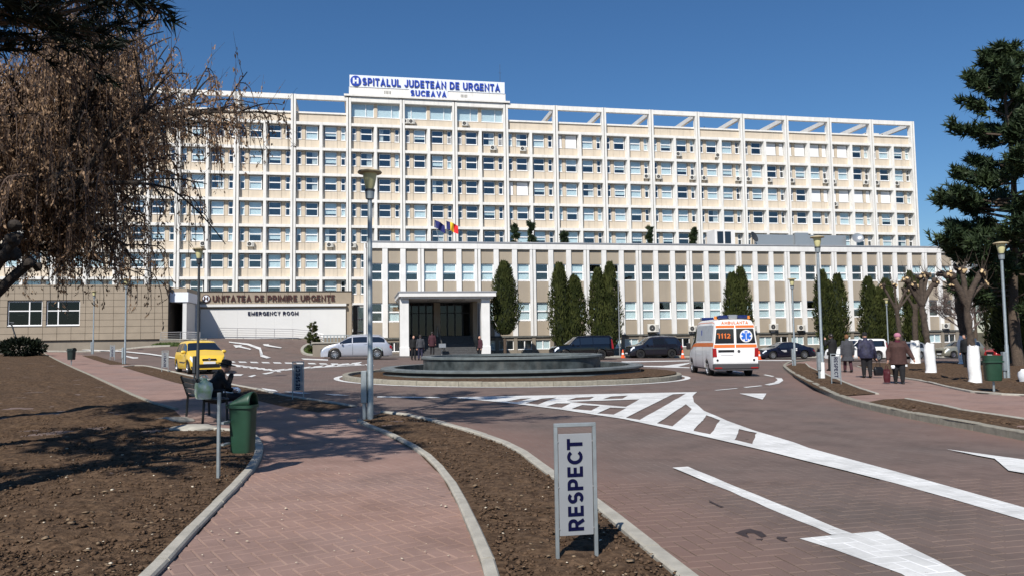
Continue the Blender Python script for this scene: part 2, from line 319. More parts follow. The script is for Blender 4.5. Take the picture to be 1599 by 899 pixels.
def link(o, parent=None, loc=None, rot=None):
    COL.objects.link(o)
    if parent is not None: o.parent = parent
    if loc is not None: o.location = loc
    if rot is not None: o.rotation_euler = rot if hasattr(rot, '__len__') else (0, 0, rot)
    return o
def ob(name, me, parent=None, loc=None, rot=None, mats=None, smooth=False, fix=False):
    if isinstance(me, MB):
        me = me.mesh(name, mats or 'white', smooth)
        if fix: fixn(me)
        if smooth: sharp(me, 40)
    return link(bpy.data.objects.new(name, me), parent, loc, rot)
def tag(o, label=None, cat=None, group=None, kind=None):
    for k, v in (('label', label), ('category', cat), ('group', group), ('kind', kind)):
        if v: o[k] = v
    return o
def thing(name, label, cat, loc=(0, 0, 0), rz=0, group=None):
    return tag(link(bpy.data.objects.new(name, None), None, loc, rz), label, cat, group)
def copy_tree(o, parent=None):
    c = o.copy(); COL.objects.link(c)
    if parent is not None: c.parent = parent
    for ch in list(o.children): copy_tree(ch, c)
    return c
def struct(name, me, parent=None, **k):
    o = ob(name, me, parent, **k)
    if parent is None: o['kind'] = 'structure'
    return o

# ------------------------------------------------------------------ the lie of the land
def sm(a, b, x):
    t = min(1, max(0, (x - a) / (b - a))); return t * t * (3 - 2 * t)
def zg(x, y):
    yy = min(max(y, 0), 50 if x > 0 else 75)
    z = -.0004 * max(-60, min(x, 50)) * yy
    return z + 1.15 * sm(60, 76, y) * sm(-16, -22, x) * sm(-36, -31, x)
def inpoly(p, poly):
    x, y = p; c = False; n = len(poly)
    for i in range(n):
        x1, y1 = poly[i]; x2, y2 = poly[i - 1]
        if (y1 > y) != (y2 > y) and x < (x2 - x1) * (y - y1) / (y2 - y1) + x1: c = not c
    return c
def dens(line, step):
    out = []
    for a, b in zip(line[:-1], line[1:]):
        n = max(1, int(math.hypot(b[0] - a[0], b[1] - a[1]) / step))
        out += [(a[0] + (b[0] - a[0]) * i / n, a[1] + (b[1] - a[1]) * i / n) for i in range(n)]
    return out + [line[-1]]
def crom(P, k=5):
    P = [Vector(p[:2]) for p in P]; Q = [P[0] * 2 - P[1]] + P + [P[-1] * 2 - P[-2]]; out = []
    for i in range(1, len(Q) - 2):
        a, b, c, d = Q[i - 1:i + 3]
        for j in range(k):
            t = j / k
            q = .5 * ((2 * b) + (c - a) * t + (2 * a - 5 * b + 4 * c - d) * t * t + (3 * b - a - 3 * c + d) * t ** 3); out.append((q.x, q.y))
    return out + [tuple(P[-1])]
def region(poly, zoff, step, amp=0, near=None, hf=1.0, holes=()):
    """a sheet over the land, meshed finer near the camera; amp heaps it up into clods"""
    poly = dens(list(poly) + [poly[0]], max(step, .5))[:-1]
    pts = [Vector(p) for p in poly]; edges = [(i, (i + 1) % len(pts)) for i in range(len(pts))]
    for h in holes:
        b = len(pts); pts += [Vector(p) for p in h]; edges += [(b + i, b + (i + 1) % len(h)) for i in range(len(h))]
    xs = [p[0] for p in poly]; ys = [p[1] for p in poly]
    y = min(ys) + step / 2; rr = random.Random(len(poly))
    while y < max(ys):
        st0 = step if near is None else max(step, near * max(1, y))
        x = min(xs) + st0 / 2
        while x < max(xs):
            st = st0 if near is None else max(step, near * math.hypot(x, y))
            if near is None or (x > -.72 * y - 2.5 and x < .72 * y + 2.5) or rr.random() < .05:
                p = (x + rr.uniform(-.3, .3) * st, y + rr.uniform(-.3, .3) * st)
                if inpoly(p, poly) and not any(inpoly(p, h) for h in holes): pts.append(Vector(p))
            x += st
        y += st0 * .8
    r = geometry.delaunay_2d_cdt(pts, edges, [], 2 if holes else 1, 1e-4)
    V, F = r[0], r[2]
    if amp:                                       # heaps die out towards the kerbs
        PP = np.array([(p.x, p.y) for p in V]); QA = np.array(poly); QB = np.roll(QA, -1, 0); DM = np.full(len(PP), 9.)
        for a_, b_ in zip(QA, QB):
            e_ = b_ - a_; t_ = np.clip(((PP - a_) @ e_) / max(1e-9, e_ @ e_), 0, 1); DM = np.minimum(DM, np.hypot(*(PP - a_ - t_[:, None] * e_).T))
        DM = np.clip((DM - .12) / .35, 0, 1)
    if holes: F = [f for f in F if not any(inpoly(tuple(sum((V[i] for i in f), Vector((0, 0))) / len(f)), h) for h in holes)]
    mb = MB()
    for vi, v in enumerate(V):
        z = zg(v.x, v.y) + zoff
        if amp:
            z -= .02 * (1 - DM[vi])
            q = Vector((v.x, v.y, 0))
            if v.y > 9: z += min(1, (v.y - 9) / 5) * DM[vi] * (.05 * noise.noise(q * Vector((.9, 1.6, 1)).x) if False else .06 * noise.noise(Vector((q.x * .8, q.y * .9, 0))) + .07 * noise.noise(Vector((q.x * 1.9, q.y * 2.1, 3))))
            z += amp * (.12 + .88 * DM[vi]) * (.55 * noise.noise(q * 1.3 * hf) + .75 * noise.noise(q * 4.2 * hf) + .55 * abs(noise.noise(q * 9.5 * hf)) + .4 * noise.noise(q * 21 * hf))
        mb.v.append((v.x, v.y, z))
    for f in F: mb.f.append(tuple(f)); mb.m.append(0)
    return mb
DATA = {'R1': [(14.866, 42.211), (18.006, 49.473), (18.767, 49.64), (15.757, 41.158), (11.803, 28.583), (9.867, 22.152), (9.374, 20.053), (8.088, 19.249), (8.976, 23.157),
        (11.188, 30.79)],
 'R2': [(7.863, 17.298), (8.676, 18.155), (9.231, 18.302), (9.064, 16.672), (8.817, 15.321), (8.844, 14.779), (8.856, 13.473), (8.842, 11.694), (7.592, 10.058),
        (7.684, 11.707), (7.595, 13.582), (7.6, 15.573)],
 'hatch': [[(-1.749, 21.087), (1.594, 21.823), (5.36, 22.632), (4.848, 20.972), (4.435, 19.058), (4.114, 16.707), (4.029, 14.663), (4.065, 13.156), (4.175, 11.593),
            (4.166, 11.024), (4.417, 9.014), (4.635, 7.122), (4.719, 6.307), (4.403, 5.895), (4.317, 6.643), (4.073, 8.324), (3.495, 10.698), (3.309, 11.483),
            (2.835, 13.091), (2.153, 15.182), (1.055, 17.274), (-0.271, 19.303)],
           [(-0.173, 19.636), (0.188, 20.474), (0.488, 20.603), (0.076, 19.41)], [(0.283, 18.996), (0.732, 20.432), (1.155, 20.784), (0.572, 18.591)],
           [(0.768, 18.148), (1.05, 18.934), (1.404, 18.906), (1.083, 17.715)], [(1.357, 19.795), (1.693, 20.741), (2.195, 20.94), (1.954, 20.037)],
           [(2.316, 20.156), (2.667, 21.065), (3.168, 21.358), (2.84, 20.264)], [(1.328, 19.379), (3.267, 20.005), (2.586, 17.824)],
           [(1.301, 17.418), (1.636, 18.443), (2.025, 18.106), (1.683, 16.957)], [(1.763, 16.345), (2.207, 17.682), (2.546, 17.484), (2.054, 16.035)],
           [(2.219, 15.39), (4.492, 21.772), (4.912, 22.009), (2.423, 14.953)], [(2.646, 14.346), (4.105, 18.429), (3.951, 17.147), (2.835, 13.857)],
           [(3.035, 13.139), (3.92, 15.744), (3.928, 14.792), (3.206, 12.667)], [(3.403, 11.956), (3.871, 13.334), (3.987, 12.788), (3.52, 11.468)]],
 'kerb_pathbin': [(-5.339, 13.979), (-4.707, 13.654), (-4.209, 12.763), (-3.804, 11.773), (-3.454, 10.639), (-3.207, 9.614), (-2.982, 8.406), (-2.696, 6.723),
                  (-2.447, 5.398), (-2.331, 4.649)],
 'kerb_pathleft': [(-38.978, 63.825), (-18.47, 33.671), (-10.369, 21.381), (-7.857, 17.923)],
 'kerb_right': [(22.797, 59.626), (19.557, 54.348), (15.958, 45.631), (13.244, 37.366), (11.248, 30.755), (9.685, 25.144), (8.467, 20.846), (7.902, 18.353),
                (7.641, 16.098), (7.577, 14.56), (7.634, 12.907), (7.607, 11.599), (7.594, 10.07)],
 'kerb_rpath': [(18.909, 42.568), (14.645, 30.037), (13.739, 26.113), (12.372, 21.632), (12.026, 20.05), (12.557, 19.052), (13.718, 18.077)],
 'kerb_s1': [(-21.495, 42.373), (-20.565, 43.227), (-13.757, 33.085), (-10.77, 28.587), (-8.337, 25.055), (-6.408, 21.999), (-4.82, 19.95), (-3.733, 18.415)],
 'kerb_s2path': [(-3.076, 15.17), (-2.687, 14.176), (-2.194, 13.117), (-1.357, 10.966), (-0.845, 9.039), (-0.537, 7.408), (-0.361, 6.301), (-0.212, 5.31),
                 (-0.137, 4.572)],
 'kerb_s2road': [(1.238, 4.855), (1.166, 5.297), (0.996, 6.38), (0.804, 7.622), (0.47, 9.17), (0.151, 10.926), (-0.23, 12.171), (-0.986, 13.95), (-1.924, 15.802),
                 (-2.528, 16.781), (-2.862, 16.949)],
 'marks': {'arrow_marking': [[(2.226, 6.124), (2.935, 6.33), (2.947, 5.871), (2.944, 5.184), (2.94, 4.677), (2.574, 4.635), (2.546, 5.2), (2.346, 5.81)],
                             [(5.967, 10.74), (6.415, 9.803), (6.792, 9.218), (6.142, 8.349), (5.778, 8.844), (5.709, 9.019), (6.09, 9.877)],
                             [(-24.932, 68.69), (-24.098, 68.595), (-23.995, 67.982), (-22.486, 66.211), (-22.397, 65.692), (-23.888, 67.206), (-24.037, 66.844)],
                             [(-22.595, 69.592), (-22.035, 69.654), (-21.89, 69.016), (-20.448, 68.235), (-20.378, 67.699), (-21.806, 68.218), (-22.084, 68.443)]],
           'edge_line': [[(-17.709, 47.552), (-11.811, 38.352), (-11.358, 41.335), (-8.827, 46.04), (-8.686, 45.305), (-11.092, 40.369), (-11.503, 37.353),
                          (-17.182, 46.14)],
                         [(7.786, 55.406), (13.5, 59.089), (13.011, 56.958), (7.413, 52.761)], [(19.123, 61.147), (22.517, 61.834), (21.666, 59.504), (18.408, 58.867)],
                         [(7.558, 45.984), (8.961, 46.162), (12.132, 53.125), (11.681, 51.158), (9.414, 44.204), (9.925, 43.493), (9.628, 42.196), (8.414, 43.357),
                          (7.292, 44.373)],
                         [(-39.701, 70.947), (-32.897, 64.499), (-29.182, 61.944), (-24.204, 55.442), (-23.387, 53.463), (-28.646, 60.696), (-32.477, 63.568),
                          (-38.625, 69.027)],
                         [(-29.97, 59.556), (-27.676, 56.326), (-27.407, 56.388), (-26.45, 54.422), (-26.566, 53.878), (-29.039, 57.708)],
                         [(-26.262, 71.202), (-23.95, 69.825), (-21.962, 67.134), (-20.035, 61.821), (-17.76, 56.607), (-17.57, 54.983), (-19.28, 58.859),
                          (-21.69, 65.871), (-23.687, 68.729), (-25.904, 70.394)],
                         [(-15.619, 56.868), (-13.225, 55.165), (-12.671, 52.853), (-14.656, 54.018)]],
           'hatch_bar': [[(-18.796, 50.61), (-18.242, 50.415), (-17.378, 48.364), (-17.931, 48.554)],
                         [(-17.933, 50.313), (-17.384, 50.117), (-16.554, 48.071), (-17.101, 48.262)],
                         [(-17.079, 50.015), (-16.535, 49.818), (-15.738, 47.777), (-16.279, 47.968)],
                         [(-16.233, 49.715), (-15.695, 49.517), (-14.931, 47.482), (-15.466, 47.674)],
                         [(-15.395, 49.414), (-14.863, 49.215), (-14.132, 47.186), (-14.662, 47.378)],
                         [(-14.566, 49.111), (-14.04, 48.911), (-13.342, 46.888), (-13.866, 47.081)],
                         [(-13.746, 48.806), (-13.225, 48.605), (-12.56, 46.59), (-13.079, 46.784)],
                         [(-12.935, 48.5), (-12.419, 48.299), (-11.788, 46.291), (-12.3, 46.485)],
                         [(-12.132, 48.193), (-11.623, 47.991), (-11.024, 45.991), (-11.531, 46.186)],
                         [(-11.339, 47.885), (-10.835, 47.682), (-10.268, 45.69), (-10.77, 45.885)],
                         [(-10.554, 47.576), (-10.056, 47.372), (-9.522, 45.389), (-10.018, 45.584)],
                         [(-9.779, 47.265), (-9.287, 47.061), (-8.785, 45.087), (-9.274, 45.283)],
                         [(-9.012, 46.954), (-8.526, 46.749), (-8.057, 44.784), (-8.54, 44.981)],
                         [(-17.262, 46.613), (-16.886, 46.17), (-15.579, 43.137), (-15.881, 43.327)],
                         [(-16.428, 45.433), (-16.067, 45.005), (-14.832, 42.086), (-15.125, 42.271)],
                         [(-15.629, 44.294), (-15.283, 43.88), (-14.116, 41.072), (-14.401, 41.253)],
                         [(-14.864, 43.195), (-14.531, 42.795), (-13.43, 40.095), (-13.706, 40.27)],
                         [(-14.132, 42.135), (-13.812, 41.749), (-12.773, 39.152), (-13.04, 39.322)],
                         [(-13.43, 41.113), (-13.122, 40.741), (-12.142, 38.243), (-12.402, 38.408)],
                         [(-12.758, 40.128), (-12.462, 39.769), (-11.538, 37.366), (-11.79, 37.526)],
                         [(-12.114, 39.178), (-11.83, 38.832), (-10.958, 36.52), (-11.203, 36.676)],
                         [(-11.971, 38.87), (-11.848, 40.148), (-11.428, 38.189), (-11.507, 36.87)],
                         [(-11.711, 40.192), (-11.576, 41.565), (-11.156, 39.468), (-11.246, 38.056)],
                         [(-11.434, 41.613), (-11.286, 43.094), (-10.866, 40.844), (-10.969, 39.329)],
                         [(-11.139, 43.148), (-10.977, 44.75), (-10.558, 42.327), (-10.675, 40.696)],
                         [(-10.825, 44.811), (-10.645, 46.55), (-10.229, 43.933), (-10.362, 42.171)],
                         [(-10.487, 46.62), (-10.289, 48.517), (-9.877, 45.678), (-10.027, 43.767)],
                         [(-10.124, 48.596), (-9.905, 50.675), (-9.498, 47.582), (-9.669, 45.501)]],
           'lane_dash': [[(-7.062, 23.743), (-6.711, 23.719), (-5.977, 22.94), (-6.284, 22.708)],
                         [(-5.542, 22.656), (-5.131, 22.501), (-4.634, 21.978), (-5.134, 22.015)],
                         [(-3.812, 21.624), (-2.053, 21.262), (-1.972, 20.864), (-3.741, 21.219)],
                         [(-13.0, 34.923), (-12.054, 34.495), (-11.709, 33.157), (-12.291, 33.168)],
                         [(-11.258, 32.766), (-11.426, 34.076), (-11.192, 33.67), (-10.938, 32.262)],
                         [(-11.427, 35.055), (-11.473, 36.711), (-11.174, 36.092), (-11.048, 34.485)],
                         [(-8.315, 25.5), (-7.534, 24.476), (-7.161, 23.614), (-7.774, 24.277)]],
           'lane_line': [[(1.929, 9.481), (2.122, 9.539), (2.694, 6.22), (2.52, 6.228)]],
           'ring_dash': [[(6.067, 23.406), (6.992, 24.316), (7.03, 24.144), (6.093, 23.249)], [(7.369, 24.81), (8.205, 25.676), (8.204, 25.422), (7.37, 24.517)],
                         [(8.499, 26.179), (9.259, 27.467), (9.953, 29.08), (10.51, 31.024), (10.646, 30.64), (10.079, 28.825), (9.19, 26.749), (8.519, 25.783)],
                         [(10.865, 33.614), (11.126, 34.068), (10.924, 32.309), (10.66, 31.805)],
                         [(10.691, 38.238), (11.001, 38.841), (10.951, 36.699), (10.545, 35.779)]],
           'yield_triangle': [[(6.389, 21.891), (7.13, 21.831), (6.336, 19.678)]]},
 'path_left': [(-38.978, 63.825), (-18.47, 33.671), (-10.369, 21.381), (-7.857, 17.923), (-5.94, 14.315), (-5.231, 13.877), (-4.707, 13.654), (-4.209, 12.763),
               (-3.804, 11.773), (-3.454, 10.639), (-3.207, 9.614), (-2.982, 8.406), (-2.447, 5.398), (-2.331, 4.649), (-0.137, 4.572), (-0.212, 5.31), (-0.361, 6.301),
               (-0.537, 7.408), (-0.845, 9.039), (-1.357, 10.966), (-2.194, 13.117), (-2.687, 14.176), (-3.076, 15.17), (-2.862, 16.949), (-3.721, 18.584),
               (-4.305, 17.06), (-5.509, 18.551), (-6.818, 20.498), (-8.854, 23.408), (-12.536, 28.669), (-21.495, 42.373), (-22.163, 44.786), (-23.339, 44.688),
               (-32.632, 58.369), (-35.989, 66.537)],
 'path_right': [(18.335, 50.951), (21.372, 55.9), (21.301, 51.485), (18.909, 42.568), (14.645, 30.037), (13.739, 26.113), (12.372, 21.632), (12.026, 20.05),
                (12.557, 19.052), (13.718, 18.077), (7.594, 10.07), (7.607, 11.599), (7.634, 12.907), (7.577, 14.56), (7.641, 16.098), (7.902, 18.353), (8.467, 20.846),
                (9.685, 25.144), (11.248, 30.755), (13.244, 37.366), (15.958, 45.631)],
 'soil_left': [(-39.483, 59.328), (-38.978, 63.825), (-18.47, 33.671), (-10.369, 21.381), (-7.857, 17.923), (-5.94, 14.315), (-5.231, 13.877), (-4.707, 13.654),
               (-4.209, 12.763), (-3.804, 11.773), (-3.454, 10.639), (-3.207, 9.614), (-2.982, 8.406), (-2.447, 5.398), (-2.331, 4.649), (-2.2, 2.5), (-12, 2.5),
               (-26, 16), (-50, 55)],
 'soil_right': [(18.909, 42.568), (14.645, 30.037), (13.739, 26.113), (12.372, 21.632), (12.026, 20.05), (12.557, 19.052), (13.718, 18.077), (40.824, 53.589),
                (35.785, 54.089), (27.906, 52.672), (22.967, 50.46)],
 'strip0': [(-32.632, 58.369), (-31.695, 58.61), (-25.993, 50.078), (-22.163, 44.786), (-23.339, 44.688)],
 'strip1': [(-21.495, 42.373), (-20.565, 43.227), (-13.757, 33.085), (-10.77, 28.587), (-8.337, 25.055), (-6.408, 21.999), (-4.82, 19.95), (-3.733, 18.415),
            (-4.305, 17.06), (-5.509, 18.551), (-6.818, 20.498), (-8.854, 23.408), (-12.536, 28.669)],
 'strip2': [(-3.076, 15.17), (-2.687, 14.176), (-2.194, 13.117), (-1.357, 10.966), (-0.845, 9.039), (-0.537, 7.408), (-0.361, 6.301), (-0.212, 5.31), (-0.137, 4.572),
            (1.238, 4.855), (1.166, 5.297), (0.996, 6.38), (0.804, 7.622), (0.47, 9.17), (0.151, 10.926), (-0.23, 12.171), (-0.986, 13.95), (-1.924, 15.802),
            (-2.528, 16.781), (-2.862, 16.949)]}
# ------------------------------------------------------------------ ground, road, paths, soil
mb = MB()
gx = [-2500, -900, -400, -200, -120] + list(range(-80, 91, 5)) + [130, 220, 420, 900, 2500]
gy = [-600, -200, -60, -20, 0] + list(range(5, 116, 5)) + [140, 200, 350, 800, 2500]
mb.grid([[(x, y, zg(x, y) - .12) for x in gx] for y in gy])
ground = struct('ground', mb, mats='earth')
road = struct('road', region([(-78, .6), (85, .6), (85, 86), (-78, 80)], 0, 2.2), mats='road')
lot = struct('parking_strip', region([(-14, 60.5), (8, 64.8), (48, 72.5), (80, 78), (80, 87), (-14, 74)], .012, 4), mats='asphalt')
path = struct('path', region(DATA['path_left'], .005, 1.2), mats='path')
RK = {k: crom(DATA[k]) for k in DATA if k.startswith('kerb')}
path_r = struct('path', region(DATA['path_right'], .10, 1.5), mats='path')
soil_l = struct('soil', region(DATA['soil_left'] , .03, .075, .045, .0105), mats='soil')
struct('soil', region(DATA['strip2'], .035, .07, .035, .010), mats='soil')
struct('soil', region(DATA['strip1'], .03, .16, .03, .010), mats='soil')
struct('soil', region(DATA['strip0'], .03, .6, .03), mats='soil')
struct('soil', region(DATA['R1'], .14, .2, .03, .012), mats='soil')
struct('soil', region(DATA['R2'], .14, .15, .035, .010), mats='soil')
struct('soil', region(DATA['soil_right'], .14, .35, .05, .012), mats='soil')

def herring(poly, unit, ang, ymax, test=None):
    ca, sa = math.cos(ang), math.sin(ang); out = []
    xs = [p[0] for p in poly]; ys = [p[1] for p in poly]
    lo = min(min(ca * x + sa * y for x, y in ((a, b) for a in (-8, 8) for b in (2, ymax))), -20); n = int(14 / unit)
    for i in range(-n, n):
        for j in range(-n, n):
            k = (i - j) % 4
            if k == 0: c, rot = (i + 1, j + .5), 0
            elif k == 3: c, rot = (i + .5, j + 1), 1
            else: continue
            x, y = unit * (c[0] * ca - c[1] * sa), unit * (c[0] * sa + c[1] * ca)
            if 3.6 < y < ymax and abs(x) < .70 * y + .25 and inpoly((x, y), poly): out.append((y, x, rot))
    return sorted(out)
def lay(name, parent, poly, unit, ang, ymax, m, lift):
    g = .005; c = .006; a, b, h = unit - g, unit / 2 - g, .024
    def blk(mb, T):
        vs = [(-a, -b, -h), (a, -b, -h), (a, b, -h), (-a, b, -h), (-a, -b, -c * .7), (a, -b, -c * .7), (a, b, -c * .7), (-a, b, -c * .7),
              (-a + c, -b + c, 0), (a - c, -b + c, 0), (a - c, b - c, 0), (-a + c, b - c, 0)]
        mb.add([T @ Vector(v) for v in vs], [(8, 9, 10, 11)] + [(i, (i + 1) % 4, 4 + (i + 1) % 4, 4 + i) for i in range(4)] + [(4 + i, 4 + (i + 1) % 4, 8 + (i + 1) % 4, 8 + i) for i in range(4)])
    one = MB(); blk(one, Matrix()); me = one.mesh(name, m)
    rest = MB(); rr = random.Random(3)
    for q, (y, x, rot) in enumerate(herring(poly, unit, ang, ymax)):
        T = Matrix.Translation((x, y, zg(x, y) + lift + rr.uniform(-.0015, .0015))) @ Matrix.Rotation(ang + rot * math.pi / 2, 4, 'Z') @ Matrix.Rotation(rr.uniform(-.006, .006), 4, 'X')
        if q < 300:
            o = link(bpy.data.objects.new(name, me), parent); o.matrix_local = T
        else: blk(rest, T)
    if rest.f: tag(ob('far_pavers', rest, parent, mats=m), kind='stuff')
lay('paver', path, DATA['path_left'], PATH_U, PATH_A, 9.4, 'path', .014)
road_near = [(p[0], p[1]) for p in DATA['kerb_s2road'][:7]] + [(1, 9.5), (8, 9.5), (8, 2), (1, 2)]
lay('paver', road, road_near, ROAD_U, ROAD_A, 8.6, 'road', .010)

def flat(name, polys, z=.015, m='paint', parent=road, step=3):
    mb = MB()
    V = [Vector((p[0], p[1], 0)) for p in polys[0]]
    allp = [p for q in polys for p in q]
    tri = geometry.tessellate_polygon([[Vector((p[0], p[1], 0)) for p in q] for q in polys])
    for p in allp: mb.v.append((p[0], p[1], zg(p[0], p[1]) + z))
    for t in tri:
        a, b, c = (Vector(allp[i]) for i in t)
        if (b - a).cross(c - a) < 0: t = t[::-1]
        mb.f.append(tuple(t)); mb.m.append(0)
    return ob(name, mb, parent, mats=m)
def rough_edge(P, amp=.012):
    P = dens(list(P) + [P[0]], .25 if max(p[1] for p in P) < 16 else .8)[:-1]; rr = random.Random(len(P))
    return [(p[0] + rr.uniform(-amp, amp), p[1] + rr.uniform(-amp, amp)) for p in P]
flat('hatched_marking', [rough_edge(DATA['hatch'][0])] + [rough_edge(h) for h in DATA['hatch'][1:]])
for n, L in DATA['marks'].items():
    for i, P in enumerate(L):
        ramp = any(60 < p[1] and p[0] < -15 for p in P)
        flat(n, [rough_edge(P) if not ramp else P], .06 if ramp else .015 + .002 * (i % 2))
for P in ([(1.774, 6.343), (1.865, 6.422), (1.94, 6.461), (2.0, 6.353), (1.99, 6.213), (1.933, 6.176), (1.926, 6.316), (1.86, 6.319), (1.837, 6.161), (1.811, 6.241)],
          [(2.075, 6.209), (2.143, 6.186), (2.098, 6.13), (2.104, 6.035), (2.069, 6.074), (2.05, 6.151)], [(1.885, 7.594), (1.899, 7.506), (1.942, 7.279), (1.911, 7.254), (1.869, 7.507)], [(1.886, 6.14), (1.943, 6.147), (1.918, 6.1), (1.869, 6.102)]):
    flat('oil_stain', [rough_edge(dens(P + [P[0]], .04)[:-1], .006)], .0132, 'oil')
RC, RR = (-.05, 32.6), 7.0
ring = lambda r, n=96: [(RC[0] + r * math.cos(2 * math.pi * k / n), RC[1] + r * math.sin(2 * math.pi * k / n)) for k in range(n)]
mbr = MB(); a, b = ring(RR + .12), ring(RR + .34)
mbr.grid([[(x, y, zg(x, y) + .012) for x, y in b], [(x, y, zg(x, y) + .012) for x, y in a]], True)
ob('ring_line', mbr, road, mats='paint')

def kerb(line, wdt, h, L, m='concrete', parent=None, side=1, name='kerb_stone', base=-.1, bev=.015):
    """separate stones butted along a line; side=+1 lays the width to the left of the direction of travel"""
    P = [Vector(p) for p in line]; acc = [0]
    if parent is None: parent = tag(link(bpy.data.objects.new('kerb', None)), kind='structure')
    for a, b in zip(P[:-1], P[1:]): acc.append(acc[-1] + (b - a).length)
    def at(s):
        for i in range(len(P) - 1):
            if s <= acc[i + 1] or i == len(P) - 2:
                t = (s - acc[i]) / max(1e-6, acc[i + 1] - acc[i]); return P[i] + (P[i + 1] - P[i]) * t
    n = max(1, round(acc[-1] / L)); Ls = acc[-1] / n; rr = random.Random(n)
    for k in range(n):
        p, q = at(k * Ls + .006), at((k + 1) * Ls - .006); d = (q - p).normalized(); nn = Vector((-d.y, d.x)) * side
        # mitre along the bend
        d0 = (at(min(acc[-1], k * Ls + .05)) - at(max(0, k * Ls - .05))).normalized(); d1 = (at(min(acc[-1], (k + 1) * Ls + .05)) - at(max(0, (k + 1) * Ls - .05))).normalized()
        n0, n1 = Vector((-d0.y, d0.x)) * side, Vector((-d1.y, d1.x)) * side
        j = rr.uniform(-.006, .006); c = (p + q) / 2; z0 = zg(c.x, c.y)
        mb = MB(); vs = []
        for zz, ins in ((base, 0), (h - bev + j, 0), (h + j, bev)):
            for pt, nv in ((p, n0), (q, n1)):
                e = pt + nv * ins; f = pt + nv * (wdt - ins)
                for x in (e, f): vs.append((x.x - c.x, x.y - c.y, zg(x.x, x.y) - z0 + zz))
        I = lambda lv, e, s2: lv * 4 + e * 2 + s2
        fs = [(8, 10, 11, 9)]
        for lv in (0, 1):
            for (e0, s0), (e1, s1) in (((0, 0), (1, 0)), ((1, 0), (1, 1)), ((1, 1), (0, 1)), ((0, 1), (0, 0))): fs.append((I(lv, e0, s0), I(lv, e1, s1), I(lv + 1, e1, s1), I(lv + 1, e0, s0)))
        mb.add(vs, fs); me = fixn(mb.mesh(name, m))
        link(bpy.data.objects.new(name, me), parent, (c.x, c.y, z0))
kerb(RK['kerb_right'], .17, .13, .95, side=1)
kerb(RK['kerb_pathleft'], .09, .05, 1.0, side=1)
kerb(RK['kerb_pathbin'], .11, .055, 1.0, 'conc_light', side=-1)
kerb(RK['kerb_s2path'], .10, .05, 1.0, 'conc_light', side=1)
kerb(RK['kerb_s2road'], .13, .055, 1.0, 'conc_light', side=1)
kerb(RK['kerb_s1'], .12, .05, 1.0, 'conc_light', side=-1)
kerb(RK['kerb_rpath'], .10, .15, 1.0, 'conc_light', side=1)
for key in ('R1', 'R2'):
    P = DATA[key]; kerb(P[2:7] if key == 'R1' else P[2:8], .09, .14, 1.0, 'conc_light', side=1)
island = tag(link(bpy.data.objects.new('roundabout_island', None), None, (RC[0], RC[1], 0)), kind='structure')
q = ring(RR, 72); q = [(x - 0, y - 0) for x, y in q]; q.append(q[0])
kerb([(x, y) for x, y in q], .22, .17, .8, 'concrete', None, 1)
mb = MB(); mb.lathe([(RR - .2, .14), (RR - .8, .2), (RR - 1.4, .22), (5.2, .2), (1, .1)], 72)
rr = random.Random(5); mb.v = [(x, y, z + .03 * noise.noise((x * 2, y * 2, 0)) + rr.uniform(-.012, .012)) for x, y, z in mb.v]
ob('soil_mound', mb, island, mats='soil', fix=True)
# ramp edge kerb and the kerb strip along the parked cars
kerb(crom([(-19.2, 78.5), (-19.6, 74), (-19.0, 69), (-17.2, 64), (-14.5, 60.4)]), .25, .16, 1.5, 'conc_light')
kerb(dens([(-2, 63.6), (8, 66.9), (48, 74.9), (75, 80)], 8), .2, .16, 1.5, 'conc_light')
kerb(dens([(-60, 60.5), (-36, 66.2), (-30, 67.4)], 8), .2, .12, 1.5, 'conc_light')
# loose clods, litter and pebbles on the soil
def shrink(P, d=.14):
    out = []; n = len(P); A = sum(P[i - 1][0] * P[i][1] - P[i][0] * P[i - 1][1] for i in range(n))
    for i in range(n):
        e = Vector(P[(i + 1) % n]) - Vector(P[i - 1]); e = e.normalized() * (d if A > 0 else -d); out.append((P[i][0] - e.y, P[i][1] + e.x))
    return out
def scatter(name, n, polys, size, m, z, ymax, seed, flatf=.7):
    rr = random.Random(seed); mb = MB(); c = 0; tries = 0
    while c < n and tries < n * 60:
        tries += 1
        y = 3.8 + (ymax - 3.8) * rr.random() ** 1.7; x = rr.uniform(-.68, .72) * y
        if not any(inpoly((x, y), p) for p in polys): continue
        c += 1; s = rr.uniform(*size) * (1 if rr.random() < .8 else 1.7)
        a = rr.uniform(0, 6.28); M = Matrix.Translation((x, y, zg(x, y) + z + s * .2)) @ Matrix.Rotation(a, 4, 'Z') @ Matrix.Rotation(rr.uniform(-.4, .4), 4, 'X')
        t = [M @ Vector((d[0] * s * rr.uniform(.6, 1.25), d[1] * s * rr.uniform(.6, 1.25), d[2] * s * flatf * rr.uniform(.6, 1.2))) for d in ((1, 0, 0), (.3, .9, .1), (-.8, .6, 0), (-.9, -.5, .1), (.2, -1, 0), (0, .1, 1), (.45, -.3, .8), (0, 0, -1))]
        mb.add(t, [(0, 1, 5, 6), (1, 2, 5), (2, 3, 5), (3, 4, 6, 5), (4, 0, 6), (1, 0, 7), (2, 1, 7), (3, 2, 7), (4, 3, 7), (0, 4, 7)])
    return tag(ob(name, mb.mesh(name, m, True), None), kind='stuff')
scatter('soil_clods', 9000, [shrink(DATA['soil_left']), shrink(DATA['strip2'])], (.005, .019), 'clod', .035, 16, 1)
scatter('soil_clods', 700, [shrink(DATA['R2'], .25), shrink(DATA['R1'], .3), DATA['soil_right']], (.012, .03), 'clod', .13, 32, 2)
scatter('litter', 110, [shrink(DATA['soil_left']), shrink(DATA['strip2'])], (.005, .013), 'litter', .05, 12, 4, .35)
